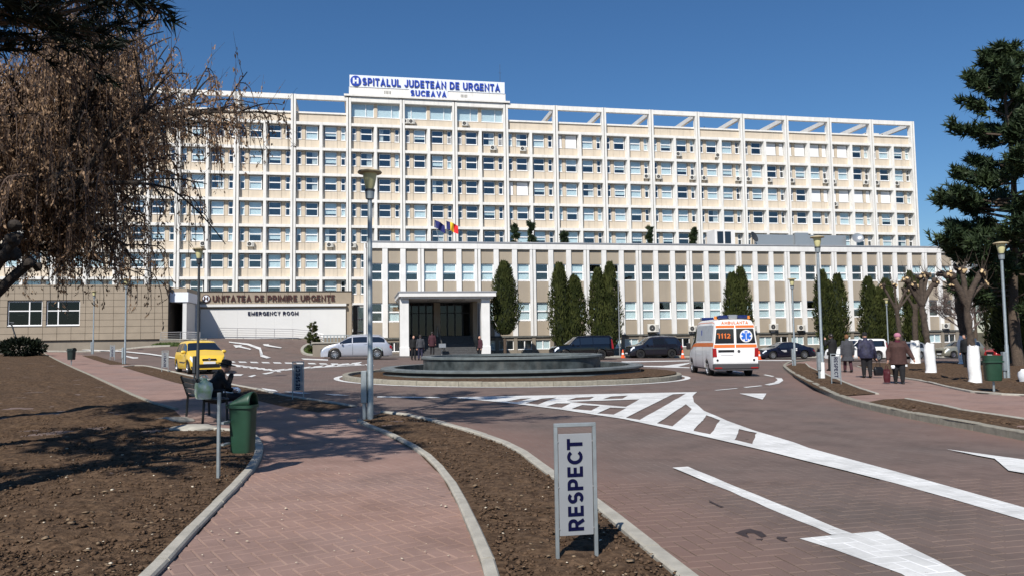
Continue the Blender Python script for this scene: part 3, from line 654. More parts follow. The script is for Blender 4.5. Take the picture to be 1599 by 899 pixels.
scatter('dry_leaves', 260, [shrink(DATA['soil_left']), shrink(DATA['strip2'])], (.012, .028), 'cut_dry', .05, 13, 9, .12)
scatter('leaf_litter', 60, [DATA['path_left']], (.006, .014), 'litter', .026, 12, 6, .3)
# ------------------------------------------------------------------ lettering
def _arc(cx, cy, rx, ry, a0, a1, n=10):
    return [(cx + rx * math.cos(R(a0 + (a1 - a0) * i / n)), cy + ry * math.sin(R(a0 + (a1 - a0) * i / n))) for i in range(n + 1)]
# heavy sans capitals as centre lines in a box one unit high (stroke .20 wide): (advance, strokes)
H_ = .10
STROKES = {
 'A': (.80, [[(.10, 0), (.40, .94), (.70, 0)], [(.22, .30), (.58, .30)]]), 'B': (.68, [[(.10, 0), (.10, .90), (.36, .90)] + _arc(.36, .70, .20, .20, 90, -90) + [(.12, .50)], [(.12, .50), (.38, .50)] + _arc(.38, .30, .21, .20, 90, -90) + [(.10, .10)]]),
 'C': (.74, [_arc(.43, .5, .33, .40, 38, 322, 18)]), 'D': (.74, [[(.10, 0), (.10, .90), (.30, .90)] + _arc(.30, .5, .34, .40, 90, -90, 14) + [(.10, .10)]]),
 'E': (.62, [[(.58, .90), (.10, .90), (.10, .10), (.60, .10)], [(.10, .50), (.54, .50)]]), 'G': (.78, [_arc(.43, .5, .33, .40, 40, 330, 18), [(.74, .06), (.70, .46), (.46, .46)]]),
 'H': (.74, [[(.10, 0), (.10, 1)], [(.64, 0), (.64, 1)], [(.10, .5), (.64, .5)]]), 'I': (.20, [[(.10, 0), (.10, 1)]]), 'J': (.54, [[(.44, 1), (.44, .32)] + _arc(.25, .32, .19, .22, 0, -175, 8)]),
 'L': (.58, [[(.10, 1), (.10, .10), (.56, .10)]]), 'M': (.86, [[(.10, 0), (.10, .92), (.43, .20), (.76, .92), (.76, 0)]]), 'N': (.74, [[(.10, 0), (.10, .92), (.64, .08), (.64, 1)]]),
 'O': (.84, [_arc(.42, .5, .32, .40, 0, 360, 24)]), 'P': (.66, [[(.10, 0), (.10, .90), (.36, .90)] + _arc(.36, .67, .20, .23, 90, -90) + [(.12, .44)]]),
 'R': (.72, [[(.10, 0), (.10, .90), (.38, .90)] + _arc(.38, .68, .20, .22, 90, -90) + [(.12, .46)], [(.36, .46), (.62, 0)]]),
 'S': (.66, [_arc(.33, .68, .22, .22, 35, 250, 12)[:-1] + [(.34, .50)] + _arc(.33, .31, .23, .21, 72, -145, 14)]), 'T': (.64, [[(0, .90), (.64, .90)], [(.32, .90), (.32, 0)]]),
 'U': (.72, [[(.10, 1), (.10, .38)] + _arc(.36, .38, .26, .28, 180, 360, 12) + [(.62, 1)]]), 'V': (.76, [[(.10, 1), (.38, .08), (.66, 1)]]), 'Y': (.74, [[(.10, 1), (.37, .46), (.64, 1)], [(.37, .46), (.37, 0)]]),
 '1': (.42, [[(.06, .74), (.28, .92), (.28, 0)]]), '2': (.62, [_arc(.30, .68, .21, .22, 160, -20, 10) + [(.10, .10), (.60, .10)]]),
}
_glyph = {}
def glyph(ch, ext, m, st=.20):
    k = (ch, ext, m, st)
    if k in _glyph: return _glyph[k]
    adv, lines = STROKES[ch]; mb = MB()
    for li, L in enumerate(lines):
        P = [Vector(p) for p in L]; P = [p for i, p in enumerate(P) if i == 0 or (p - P[i - 1]).length > 1e-4]; closed = (P[0] - P[-1]).length < 1e-3
        if closed: P = P[:-1]
        n = len(P); A, B = [], []
        for i, p in enumerate(P):
            d0 = (p - P[i - 1]).normalized() if i > 0 or closed else None; d1 = (P[(i + 1) % n] - p).normalized() if i < n - 1 or closed else None
            d0 = d0 or d1; d1 = d1 or d0; n0, n1 = Vector((-d0.y, d0.x)), Vector((-d1.y, d1.x)); b = (n0 + n1); b = b.normalized() if b.length > 1e-6 else n0
            q = b * (st / 2 / max(.45, b.dot(n0))); A.append(p + q); B.append(p - q)
        z1 = ext + li * .0004; m_ = n if closed else n - 1; b0 = len(mb.v)
        for a, b in zip(A, B): mb.v += [(a.x, a.y, 0), (b.x, b.y, 0), (a.x, a.y, z1), (b.x, b.y, z1)]
        for i in range(m_):
            i2 = (i + 1) % n; a, c = b0 + 4 * i, b0 + 4 * i2
            for f in ((a + 2, a + 3, c + 3, c + 2), (a, a + 2, c + 2, c), (a + 1, c + 1, c + 3, a + 3)): mb.f.append(f); mb.m.append(0)
        if not closed:
            e = b0 + 4 * (n - 1)
            for f in ((b0, b0 + 1, b0 + 3, b0 + 2), (e, e + 2, e + 3, e + 1)): mb.f.append(f); mb.m.append(0)
    me = mb.mesh('letter', m); bm = bmesh.new(); bm.from_mesh(me); bmesh.ops.recalc_face_normals(bm, faces=bm.faces); bm.to_mesh(me); bm.free()
    _glyph[k] = (me, adv); return _glyph[k]
def letters(text, width, height, ext, m, parent, M, gap=.13, space=.38, st=.20):
    """each letter an object; M takes text space (x along, y up, z out) to the parent's frame"""
    x = 0; out = []
    for ch in text:
        if ch == ' ': x += space; continue
        me, adv = glyph(ch, ext, m, st); out.append((me, x)); x += adv + gap
    s = width / (x - gap)
    for me, x in out:
        o = link(bpy.data.objects.new('letter', me), parent); o.matrix_local = M @ Matrix.Translation((x * s, 0, 0)) @ Matrix.Diagonal((s, height, 1, 1))
FACE = Matrix(((1, 0, 0, 0), (0, 0, -1, 0), (0, 1, 0, 0), (0, 0, 0, 1)))       # text on a wall that faces -y
A11 = R(11)

def frame_mesh(w, h, th=.07, dp=.06, bars_z=(), bars_x=(), sill=.06, name='window', m='upvc'):
    mb = MB()
    mb.box(0, th, 0, dp, 0, h).box(w - th, w, 0, dp, 0, h).box(th, w - th, .001, dp - .001, h - th, h).box(th, w - th, .001, dp - .001, 0, th)
    for z, t in bars_z: mb.box(th, w - th, -.01, dp - .004, z - t / 2, z + t / 2)
    for x, t in bars_x: mb.box(x - t / 2, x + t / 2, -.006, dp - .007, th, h - th)
    if sill: mb.box(-.02, w + .02, -.10, .0, -sill, .012)
    return mb.mesh(name, m)
def pane_mesh(w, h, m='pane'):
    mb = MB(); mb.box(.06, w - .06, .026, .036, .06, h - .06); return mb.mesh('pane', m)
def sheet_mesh(name, x0, x1, z0, z1, m, y=.12, folds=0):
    mb = MB()
    if folds:
        n = folds * 4; rows = []
        for z in (z0, z1): rows.append([(x0 + (x1 - x0) * i / n, y + .03 * math.sin(i * 1.57), z) for i in range(n + 1)])
        mb.grid(rows)
        return mb.mesh(name, m, True)
    mb.box(x0, x1, y, y + .012, z0, z1); return mb.mesh(name, m)

_ac = None
def ac_unit(parent, loc, big=1.0, facing=0):
    """outdoor cooling unit on two brackets: case, round grille, fan"""
    global _ac
    if _ac is None:
        a = MB(); a.bbox(-.42, .42, -.36, -.04, 0, .60, .02)
        g = MB(); g.lathe([(.03, 0), (.05, -.012), (.225, -.012), (.235, .008)], 20)
        g.v = [(x - .12, -.362 + z, y + .31) for x, y, z in g.v]
        f = MB(); 
        for k in range(7): f.box(.16, .40, -.366, -.36, .08 + k * .07, .10 + k * .07)
        b = MB(); b.box(-.32, -.27, -.36, 0, -.05, 0).box(.27, .32, -.36, 0, -.05, 0).box(-.32, -.27, -.04, 0, -.35, -.05).box(.27, .32, -.04, 0, -.35, -.05)
        _ac = (fixn(a.mesh('ac_unit', 'acwhite')), fixn(g.mesh('fan_grille', 'acdark')), f.mesh('vent', 'acdark'), b.mesh('bracket', 'darkpost'))
    o = link(bpy.data.objects.new('ac_unit', _ac[0]), parent, loc); o.scale = (big,) * 3
    for n, me in zip(('fan_grille', 'vent', 'bracket'), _ac[1:]):
        link(bpy.data.objects.new(n, me), o)
    return o

# ------------------------------------------------------------------ the long hospital block
D0 = 98
block = thing('hospital_building', 'long eight storey white and cream hospital block with blue rooftop lettering', 'building', (0, D0, 0), A11)
PITCH, M0 = 6.632, -.53
ZB = lambda i: 28.55 - 3.19 * i                       # top of floor band i (0 = roof slab)
K0, K1 = -9, 9
MS = [M0 + PITCH * k for k in range(K0, K1 + 1)]
row_low = lambda s: 9 if s < -16 else 6               # storeys hidden behind the wing are left out
# columns
for i, s in enumerate(MS):
    mb = MB(); top = 31.95 if not (-21 < s < -.4) else 31.85
    for x0, x1 in ((s - .30, s - .045), (s + .045, s + .30)): mb.box(x0, x1, -.12, .62, -2, top)
    mb.box(s - .05, s + .05, .0, .5, -2, top - .01)
    mb.mi = 1
    mb.box(s - .044, s + .044, -.04, -.001, -2, top - .02)
    ob('column', mb, block, mats=['white', 'groove'])
for i in range(len(MS) - 1):
    c = MS[i] + PITCH / 2; mb = MB()
    # splayed fin: narrow at the front, wide at the glass
    mb.add([(c - .16, -.06, -2), (c + .16, -.06, -2), (c + .30, .60, -2), (c - .30, .60, -2), (c - .16, -.06, ZB(0) - .02), (c + .16, -.06, ZB(0) - .02), (c + .30, .60, ZB(0) - .02), (c - .30, .60, ZB(0) - .02)],
           [(0, 1, 5, 4), (1, 2, 6, 5), (2, 3, 7, 6), (3, 0, 4, 7), (4, 5, 6, 7)])
    ob('fin', mb, block, mats='white')
# floor bands, spandrel panels, piers
HB = PITCH / 2
def bands():
    for i in range(len(MS) - 1):
        for r in range(0, 9):
            if r > row_low(MS[i]): continue
            z = ZB(r)
            for hx0, hx1 in ((MS[i] + .30, MS[i] + HB - .16), (MS[i] + HB + .16, MS[i + 1] - .30)):
                mb = MB(); mb.box(hx0 + .002, hx1 - .002, -.04, .60, z - .34, z)
                ob('floor_band', mb, block, mats='white')
bands()
wl, wn = 1.45, .56
fr_l = frame_mesh(wl, 1.64, bars_z=((.88, .13),), sill=.08); fr_n = frame_mesh(wn, 1.64, bars_z=((.88, .11),), sill=.08, name='narrow_window')
pn_l, pn_n = pane_mesh(wl, 1.64), pane_mesh(wn, 1.64)
bl = {f: sheet_mesh('blind', .05, wl - .05, 1.6 * (1 - f), 1.6, 'blind') for f in (.45, .55, .7, .82, 1)}
bn = {f: sheet_mesh('blind', .05, wn - .05, 1.6 * (1 - f), 1.6, 'blind') for f in (.45, .7, 1)}
shl, shn = sheet_mesh('shutter', .03, wl - .03, .04, 1.62, 'shutter', -.02), sheet_mesh('shutter', .03, wn - .03, .04, 1.62, 'shutter', -.02)
cul = sheet_mesh('curtain', .75, 1.4, .05, 1.6, 'curtain', .14, 7); cul2 = sheet_mesh('curtain', .05, .55, .05, 1.6, 'curtain', .14, 6)
gm = MB()
for k in range(6): gm.box(.1 + k * .075, .12 + k * .075, -.03, -.015, .1, .85)
gm.box(.07, .5, -.035, -.01, .83, .86); gmesh = gm.mesh('window_grille', 'upvc')
ps = {}
def panel(x0, x1, z0, z1, y, m, parent, name='facade_panel'):
    k = (round(x1 - x0, 3), round(z1 - z0, 3), m)
    if k not in ps:
        mb = MB(); mb.bbox(0, x1 - x0, 0, .1, 0, z1 - z0, .012); ps[k] = mb.mesh(name, m)
    return link(bpy.data.objects.new(name, ps[k]), parent, (x0, y, z0))
rw = random.Random(11)
shut0, shut2 = {(1, 0), (5, 1), (6, 0), (6, 1), (7, 0)}, {(0, 0), (6, 1), (7, 0), (7, 1), (8, 0)}
dark_bias = lambda k, r: (.72 if -3 <= k <= -1 else .30 if k < -3 else .16 if k < 3 else .2) + (.1 if r == 7 else 0)
for i in range(len(MS) - 1):
    k = K0 + i
    for r in range(0, 9):
        if r >= row_low(MS[i]): continue
        z = ZB(r) - 2.06
        for half in (0, 1):
            if half == 0: xn, xp, xl = MS[i] + .38, MS[i] + .98, MS[i] + 1.46
            else: xn, xp, xl = MS[i + 1] - .38 - wn, MS[i + 1] - 1.40, MS[i + 1] - 1.46 - wl
            # spandrels below the windows and the narrow pier between them
            e0, e1 = (MS[i] + .30, MS[i] + HB - .28) if half == 0 else (MS[i] + HB + .28, MS[i + 1] - .30)
            j = (xp + .40) if half == 0 else xp + .02
            for a_, b_ in ((e0, j - .012), (j + .012, e1)): panel(a_, b_, z - 1.12, z - .08, .47, 'cream', block, 'spandrel_panel' if b_ - a_ > 1.3 else 'narrow_panel')
            panel(xp, xp + .42, z - .078, z + 1.70, .44, 'cream_d', block, 'pier')
            sh = (r == 0 and (k, half) in shut0) or (r == 2 and (k, half) in shut2)
            dk = rw.random() < dark_bias(k, r)
            for (x, fm, pm, narrow) in ((xl, fr_l, pn_l, False), (xn, fr_n, pn_n, True)):
                o = link(bpy.data.objects.new(fm.name.split('.')[0], fm), block, (x, .52, z))
                link(bpy.data.objects.new('pane', pm), o)
                if sh: link(bpy.data.objects.new('shutter', shn if narrow else shl), o)
                elif not narrow:
                    t = rw.random()
                    if not dk: link(bpy.data.objects.new('blind', bl[rw.choice((1, 1, 1, .82, .7, .55, .45))]), o)
                    elif t < .3: link(bpy.data.objects.new('curtain', cul if t < .17 else cul2), o)
                elif rw.random() < (.15 if dk else .55): link(bpy.data.objects.new('blind', bn[1 if rw.random() < .5 else .45]), o)
                if narrow and r == 0 and i in (6, 7, 8): link(bpy.data.objects.new('window_grille', gmesh), o)
# dim rooms behind the glass, one floor slab and back wall for the whole block
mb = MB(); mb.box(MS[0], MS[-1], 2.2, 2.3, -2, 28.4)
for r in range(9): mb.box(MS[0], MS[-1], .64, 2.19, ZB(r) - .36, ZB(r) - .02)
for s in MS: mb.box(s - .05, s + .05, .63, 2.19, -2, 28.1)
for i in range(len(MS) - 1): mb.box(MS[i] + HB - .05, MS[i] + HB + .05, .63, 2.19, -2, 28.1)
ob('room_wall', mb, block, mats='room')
mb = MB(); mb.box(MS[0] - .3, MS[-1] + .3, 2.31, 14, -2, 28.5); ob('body_wall', mb, block, mats='cream')
# roof parapet and the open frame above it
for i in range(len(MS) - 1):
    if -21 < MS[i] < -1: continue
    x0, x1 = MS[i] + .31, MS[i + 1] - .31
    panel(x0, x1, ZB(0) + .05, ZB(0) + 1.15, .5, 'cream', block, 'parapet_panel')
    mb = MB(); mb.box(x0, x1, .35, .75, ZB(0) + 1.152, ZB(0) + 1.36); ob('parapet_cap', mb, block, mats='white')
    mb = MB(); mb.box(x0, x1, -.10, .42, 31.35, 31.93); ob('roof_beam', mb, block, mats='white')
for s in MS:
    if -20 < s < -1: continue
    mb = MB(); mb.box(s - .2, s + .2, .63, 9, 31.3, 31.88); ob('rafter', mb, block, mats='white')
mb = MB(); mb.box(MS[0], MS[-1], 9, 9.3, 28.5, 30.1); ob('rear_parapet', mb, block, mats='roofgrey')
rq = random.Random(2)
for k in range(26):
    s = rq.uniform(-50, 58)
    if -21 < s < 0: continue
    mb = MB(); mb.tube([(s, 2.2, 28.5), (s, 2.2, 30.1 + rq.uniform(.1, .5))], .07, 6); mb.box(s - .12, s + .12, 2.1, 2.3, 30.3, 30.4); ob('roof_vent', mb, block, mats='darkpost')
mb = MB(); mb.box(54.5, 56.8, 4, 6, 28.5, 31.2); ob('roof_hut', mb, block, mats='white')
mb = MB(); mb.box(-56, -44, 4.5, 9, 28.5, 31.2); ob('roof_hut', mb, block, mats='white')
# raised storey with the name of the hospital
x0, x1 = MS[6], MS[9]
for i in range(6, 9):
    a, b = MS[i] + .31, MS[i + 1] - .31; c = (a + b) / 2
    panel(a, b, ZB(0) + .05, ZB(0) + .92, .47, 'cream', block, 'parapet_panel')
    for q, (u0, u1) in enumerate(((a, c - .2), (c + .2, b))):
        wdt = u1 - u0
        o = ob('roof_window', frame_mesh(wdt, 1.72, bars_x=((wdt * (.64 if (i + q) % 2 == 0 or q else .3), .09),), name='roof_window'), block, (u0, .52, ZB(0) + .98))
        ob('pane', pane_mesh(wdt, 1.72), o); ob('blind', sheet_mesh('blind', .05, wdt - .05, .05, 1.68, 'blind'), o)
    panel(c - .2, c + .2, ZB(0) + .925, ZB(0) + 2.72, .44, 'cream_d', block, 'pier')
    mb = MB(); mb.box(a, b, -.09, .6, 31.30, 31.92); ob('floor_band', mb, block, mats='white')
    mb = MB(); mb.box(MS[i] + .05, MS[i + 1] - .05, 1.6, 1.7, 28.5, 31.3); ob('room_wall', mb, block, mats='room')
mb = MB(); mb.box(x0 - .55, x1 + .55, -.3, 9, 31.96, 32.2); ob('roof_edge', mb, block, mats='white')
mb = MB(); mb.box(x0 + .1, x1 - .1, 1.75, 8.5, 28.5, 31.95); ob('penthouse_wall', mb, block, mats='cream')
sgn = MB(); sgn.box(x0 + .05, x1 + .05, .15, .5, 32.2, 33.25); sg = ob('sign_board', sgn, block, mats='white')
mb = MB(); mb.box(x0 + .12, x1 - .05, .08, .16, 33.25, 34.75); ob('sign_sheet', mb, sg, mats='signwhite')
mb = MB(); mb.box(-12.9, -8.0, .07, .15, 32.25, 33.25); ob('sign_sheet', mb, sg, mats='signwhite')
for xx in (-16.0, -6.3):
    mb = MB()
    for q in range(5): mb.box(xx + q * .18, xx + q * .18 + .07, .12, .149, 32.5, 32.9)
    ob('vent_slots', mb, sg, mats='groove')
letters('SPITALUL JUDETEAN DE URGENTA', 17.55, .95, .07, 'blue', sg, Matrix.Translation((-18.75, .03, 33.48)) @ FACE, .12, .42)
letters('SUCEAVA', 4.6, .78, .07, 'blue', sg, Matrix.Translation((-12.75, .02, 32.36)) @ FACE)
mb = MB(); mb.lathe([(0, 0), (.66, 0), (.66, .1), (0, .1)], 32); mb.v = [(x - 19.55, -z + .07, y + 33.98) for x, y, z in mb.v]
em = ob('emblem', mb, sg, mats='blue', fix=True)
mb = MB(); mb.box(-19.9, -19.68, -.05, -.028, 33.62, 34.34).box(-19.42, -19.2, -.05, -.028, 33.62, 34.34).box(-19.67, -19.43, -.048, -.028, 33.88, 34.08); ob('emblem', mb, sg, mats='signwhite')
mb = MB(); mb.tube([(-1.0, 1, 32), (-1.0, 1, 37.5)], [.04, .015], 6); mb.tube([(-1.35, 1, 32), (-1.35, 1, 35)], [.06, .05], 6); mb.tube([(-1.2, 1, 36.3), (-.8, 1, 36.3)], .015, 5); ob('antenna', mb, block, mats='darkpost')
# cooling units hung under windows
for (bay, dx, r) in ((-5, 1.7, 4), (-4, 4.4, 4), (-4, .5 + 6.63, 4), (-1, 5.0, 0), (0, 2.3, 0), (3, 3.9, 0), (4, 3.0, 0), (2, 5.9, 1), (3, 1.0, 1), (3, 5.8, 1), (4, .9, 1), (4, 5.9, 1), (5, .8, 1), (5, 3.9, 1), (6, .7, 1), (6, 5.9, 1), (7, .5, 1), (7, 5.6, 1), (8, .7, 1), (8, 3.9, 1), (7, .6, 2), (-6, 3, 4), (-6, 1.3, 7), (-6, 1.3, 7.35), (-5, 5.9, 7), (-4, .9, 7), (-4, .9, 7.35), (-4, 6.1, 7), (-7, 3.3, 7), (-8, 3, 7)):
    ac_unit(block, (MS[bay - K0] + dx, .40 if r < 7 else .05, ZB(r) - 2.75 + (.9 if r >= 7 else 0)))
for dx in (.6, 3.4, 4.0): pass
for s in (-20.0 + PITCH * .5 + 3.8, -13.5 + 1.4, -13.5 + 6.9 + 1.3): ac_unit(block, (s - .5, .30, ZB(0) + .25))

# ------------------------------------------------------------------ the low front wing
D1 = 76
wing = thing('outpatient_wing', 'two storey white wing with vertical fins and taupe panels before the tall block', 'building', (0, D1, 0), A11)
WC = [-14.15, -12.42, -10.70] + [-8.97 + 1.8553 * k for k in range(0, 34)]
WE = WC[-1]
for i, s in enumerate(WC):
    tie = i % 3 == 0; mb = MB(); hw = .29 if tie else .25
    if tie:
        mb.box(s - hw, s - .035, 0, .5, 1.86, 10.4).box(s + .035, s + hw, 0, .5, 1.86, 10.4); mb.mi = 1; mb.box(s - .034, s + .034, .06, .4, 1.86, 10.4)
    else: mb.box(s - hw, s + hw, .0, .5, 1.86, 10.4)
    ob('column', mb, wing, mats=['white_w', 'groove'])
for i in range(0, len(WC) - 1, 3):
    a, b = WC[i], WC[min(i + 3, len(WC) - 1)]
    mb = MB(); mb.box(a + .006, b - .006, -.03, .52, 10.41, 11.0); mb.mi = 1; mb.box(a - .01, b + .01, -.10, .7, 11.004, 11.12)
    ob('fascia', mb, wing, mats=['white_w', 'roofgrey'])
rw = random.Random(23)
z_p3, z_w1, z_p2, z_w0, z_p1 = (8.98, 10.4), (7.32, 8.97), (5.17, 7.30), (3.40, 5.15), (1.86, 3.38)
cb = {}
for i in range(len(WC) - 1):
    a, b = WC[i] + (.29 if i % 3 == 0 else .25), WC[i + 1] - (.29 if (i + 1) % 3 == 0 else .25); wd = b - a
    for z0, z1 in (z_p3, z_p2, z_p1): panel(a + .003, b - .003, z0, z1, .2, 'taupe', wing)
    behind_porch = -10 < a < -3
    for (z0, z1) in (z_w1, z_w0):
        if z0 == z_w0[0] and -10.9 < a < -3.9: continue
        h = z1 - z0; bz = .84 if z0 > 6 else .9
        kk = (round(wd, 2), round(h, 2))
        if kk not in cb: cb[kk] = (frame_mesh(wd, h, .075, .06, ((bz, .13),), sill=.09), pane_mesh(wd, h), [sheet_mesh('blind', .05, wd - .05, h * (1 - f), h - .04, 'blind') for f in (.97, .6)] + [sheet_mesh('blind', .05, wd - .05, .05, h * .5, 'blind')])
        o = link(bpy.data.objects.new('window', cb[kk][0]), wing, (a, .30, z0)); link(bpy.data.objects.new('pane', cb[kk][1]), o)
        t = rw.random()
        dark = i in (0, 9, 10, 15, 16, 17, 18, 25, 28, 29, 30) and z0 > 6 or i == 0
        if not dark and t < .85: link(bpy.data.objects.new('blind', cb[kk][2][0 if t < .5 else 1 if t < .65 else 2]), o)
        if i == 1 and z0 < 6: ob('lamplight_sheet', sheet_mesh('blind', .05, wd - .05, h * .55, h * .8, 'lamplight'), o)  # flat orange sheet: lamplight inside the room put into its colour
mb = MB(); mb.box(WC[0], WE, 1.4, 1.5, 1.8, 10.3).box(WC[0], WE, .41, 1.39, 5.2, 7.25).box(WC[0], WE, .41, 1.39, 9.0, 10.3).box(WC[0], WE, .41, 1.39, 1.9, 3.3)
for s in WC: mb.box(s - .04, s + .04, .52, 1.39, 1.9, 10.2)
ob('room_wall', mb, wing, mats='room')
mb = MB(); mb.box(WC[0] - .25, WE + .25, 1.51, 8, -2, 10.9).box(WC[0] - .26, WC[0] - .1, .2, 8, -2, 10.9); ob('body_wall', mb, wing, mats='white_w')
mb = MB(); mb.box(WC[0] - .3, WE + .3, -.02, .5, 1.70, 1.858); ob('shadow_joint', mb, wing, mats='groove')
mb = MB(); mb.box(WC[0] - .25, WE + .25, .55, 8, 10.95, 11.0); ob('flat_roof', mb, wing, mats='roofgrey')
# basement wall with its band of low windows
bz0, bz1 = .50, 1.42
for i in range(len(WC) - 1):
    a, b = WC[i] + .18, WC[i + 1] - .18
    mb = MB(); mb.box(WC[i] - .179, WC[i] + .179, .05, .5, -2, 1.69); ob('basement_pier', mb, wing, mats='taupe_d')
    mb = MB(); mb.box(a + .001, b - .001, .12, .5, -2, bz0).box(a + .001, b - .001, .12, .5, bz1, 1.69); ob('basement_panel', mb, wing, mats='taupe_d')
    kk = ('b', round(b - a, 2))
    if kk not in cb: cb[kk] = (frame_mesh(b - a, bz1 - bz0, .06, .05, (), (((b - a) * .5, .1),), sill=.05, name='basement_window'), pane_mesh(b - a, bz1 - bz0), sheet_mesh('shutter', .04, b - a - .04, .05, bz1 - bz0 - .04, 'blind', .06))
    o = link(bpy.data.objects.new('basement_window', cb[kk][0]), wing, (a, .22, bz0)); link(bpy.data.objects.new('pane', cb[kk][1]), o)
    if rw.random() < .6: link(bpy.data.objects.new('shutter', cb[kk][2]), o)
for s, z, big in ((14.55, 2.05, 1.35), (18.9, 2.05, 1.0), (25.6, 2.0, 1.0), (28.0, 2.1, 1.1), (31.2, 2.0, 1.0), (38.5, 2.2, 1.1), (48.8, 2.0, 1.0)): ac_unit(wing, (s, .02, z), big)
# plant on the flat roof
mb = MB(); mb.box(23.2, 25.6, 3, 5, 11, 13.1); o = ob('roof_cabin', mb, wing, mats='white_w')
mb = MB(); mb.box(23.5, 24.2, 2.96, 2.998, 11.6, 12.9).box(24.4, 25.1, 2.96, 2.998, 11.6, 12.9); ob('pane', mb, o, mats='carglass')
mb = MB(); mb.box(28.3, 39.5, 3.5, 3.8, 11, 12.7).box(33, 34.6, 3.2, 3.45, 11.2, 12.9); ob('skylight', mb, wing, mats='p_grey')
for s, m in ((27.5, 'darkpost'), (40.3, 'p_grey')):
    mb = MB(); mb.lathe([(0, 0), (.35, .06), (.62, .22), (.60, .25), (.33, .10), (0, .04)], 20); M = Matrix.Translation((s, 2.6, 12.2)) @ Matrix.Rotation(R(65), 4, 'X') @ Matrix.Rotation(.5 if s < 30 else -.3, 4, 'Y')
    mb.v = [tuple(M @ Vector(v)) for v in mb.v]; mb.tube([(s, 2.7, 11), (s, 2.7, 12.2)], .04, 6); ob('satellite_dish', mb, wing, mats=m, smooth=True, fix=True)
# flags
def flag(s, loc_z, m3, label, lean, w, h, droop):
    t = thing('flag', label, 'flag', (s * math.cos(A11), D1 + s * math.sin(A11) + 1.0, 11), A11)
    top = Vector((lean, 0, loc_z)); mb = MB(); mb.tube([(0, 0, -.1), top], [.035, .025], 8); ob('flagpole', mb, t, mats='alu')
    mb = MB(); rows = []; nn = 18
    for i in range(9):
        row = []
        for j in range(nn + 1):
            a, b = j / nn, i / 8
            p = top + Vector((a * w, .16 * math.sin(a * 9 + b * 2.2) * (.3 + a), -.05 - b * h - droop * a ** 1.3 + .1 * a * math.sin(b * 5)))
            row.append(tuple(p))
        rows.append(row)
    mb.grid(rows); mb.m = [min(len(m3) - 1, (q % nn) * len(m3) // nn) for q in range(len(mb.f))]
    ob('flag_cloth', mb, t, mats=list(m3), smooth=True)
flag(-7.2, 2.45, ['flagblue'], 'dark blue flag blowing on the wing roof beside the striped flag', -.55, 1.05, .75, .55)
flag(-6.45, 2.35, ['flagblue', 'flagy', 'flagr'], 'blue, yellow and red striped flag on the wing roof', -.1, 1.15, .8, .45)

# ------------------------------------------------------------------ entrance portico
porch = thing('entrance_portico', 'white entrance canopy on two pillars over dark steps and glazed doors', 'portico', (0, D1, 0), A11)
def lp(u): return u
PX0, PX1, PD = -11.4, -3.67, 9.0
for x in (PX0, PX1 - .72):
    mb = MB(); mb.bbox(x, x + .75, -PD + .5, -PD + 1.25, -1, 5.1, .03); p = ob('pillar', mb, porch, mats='white_w')
    mb = MB(); mb.bbox(x - .03, x + .78, -PD + .46, -PD + 1.29, -1, 1.0, .02); ob('plinth', mb, p, mats='white_w')
mb = MB(); mb.box(PX0 - .1, PX1 + .5, -PD, -.12, 5.28, 5.62); cn = ob('canopy', mb, porch, mats='white_w')
mb = MB(); mb.box(PX0 - .16, PX1 + .56, -PD - .06, -.12, 5.622, 5.72); ob('roof_edge', mb, cn, mats='roofgrey')
mb = MB(); mb.box(PX0 + .1, PX1 + .3, -PD + .25, -.12, 5.12, 5.278); ob('soffit', mb, cn, mats='white_w')
for x, y in ((-8.8, -7), (-6.5, -7), (-8.8, -5.2), (-6.5, -5.2)):
    mb = MB(); mb.box(x, x + .9, y, y + .25, 5.09, 5.118); ob('ceiling_light', mb, cn, mats='groove')
NS = 11
for k in range(NS):
    mb = MB(); z1 = .08 + (k + 1) * .165; y0 = -6.6 + k * .36
    mb.bbox(PX0 + .8, PX1 - .75, y0, -2.3, z1 - .165, z1, .015); ob('step', mb, porch, mats='stair')
zt = .08 + NS * .165
mb = MB(); mb.box(PX0 + .75, PX1 - .7, -2.29, -.1, -1, zt - .003); ob('landing', mb, porch, mats='stair')
mb = MB(); mb.box(-7.95, -7.35, -2.2, -.2, zt, 5.1); ob('middle_pier', mb, porch, mats='taupe')
mb = MB(); mb.box(PX0 + .3, PX0 + .7, -PD + 1.3, -.1, -1, 5.1).box(PX1 - .75, PX1 - .35, -3.5, -.1, -1, 5.1); ob('side_wall', mb, porch, mats='taupe')
mb = MB(); mb.box(PX0 + .8, PX1 - .8, -.25, -.2, zt, 5.1); ob('hall_wall', mb, porch, mats='room')
for a, b in ((PX0 + .72, -7.96), (-7.34, PX1 - .76)):
    n = 4; wd = (b - a) / n
    for k in range(n):
        o = ob('glazed_door', frame_mesh(wd - .02, 5.08 - zt, .06, .06, ((2.2, .08),), (), 0, 'glazed_door', 'darkpost'), porch, (a + k * wd, -1.6, zt + .003)); ob('pane', pane_mesh(wd - .02, 5.08 - zt, 'pane_dark'), o)
hr = MB()
for y, z in ((-6.4, .3), (-2.4, zt)): hr.tube([(-7.65, y, z - .2), (-7.65, y, z + .95)], .03, 6)
hr.tube([(-7.65, -6.8, 1.1), (-7.65, -2.3, zt + .95), (-7.65, -1.7, zt + .95)], .035, 6); hr.tube([(-7.65, -6.8, .75), (-7.65, -2.3, zt + .55)], .025, 6); hr.box(-7.95, -7.35, -6.9, -6.5, .9, 1.25)
ob('handrail', hr, porch, mats='alu')

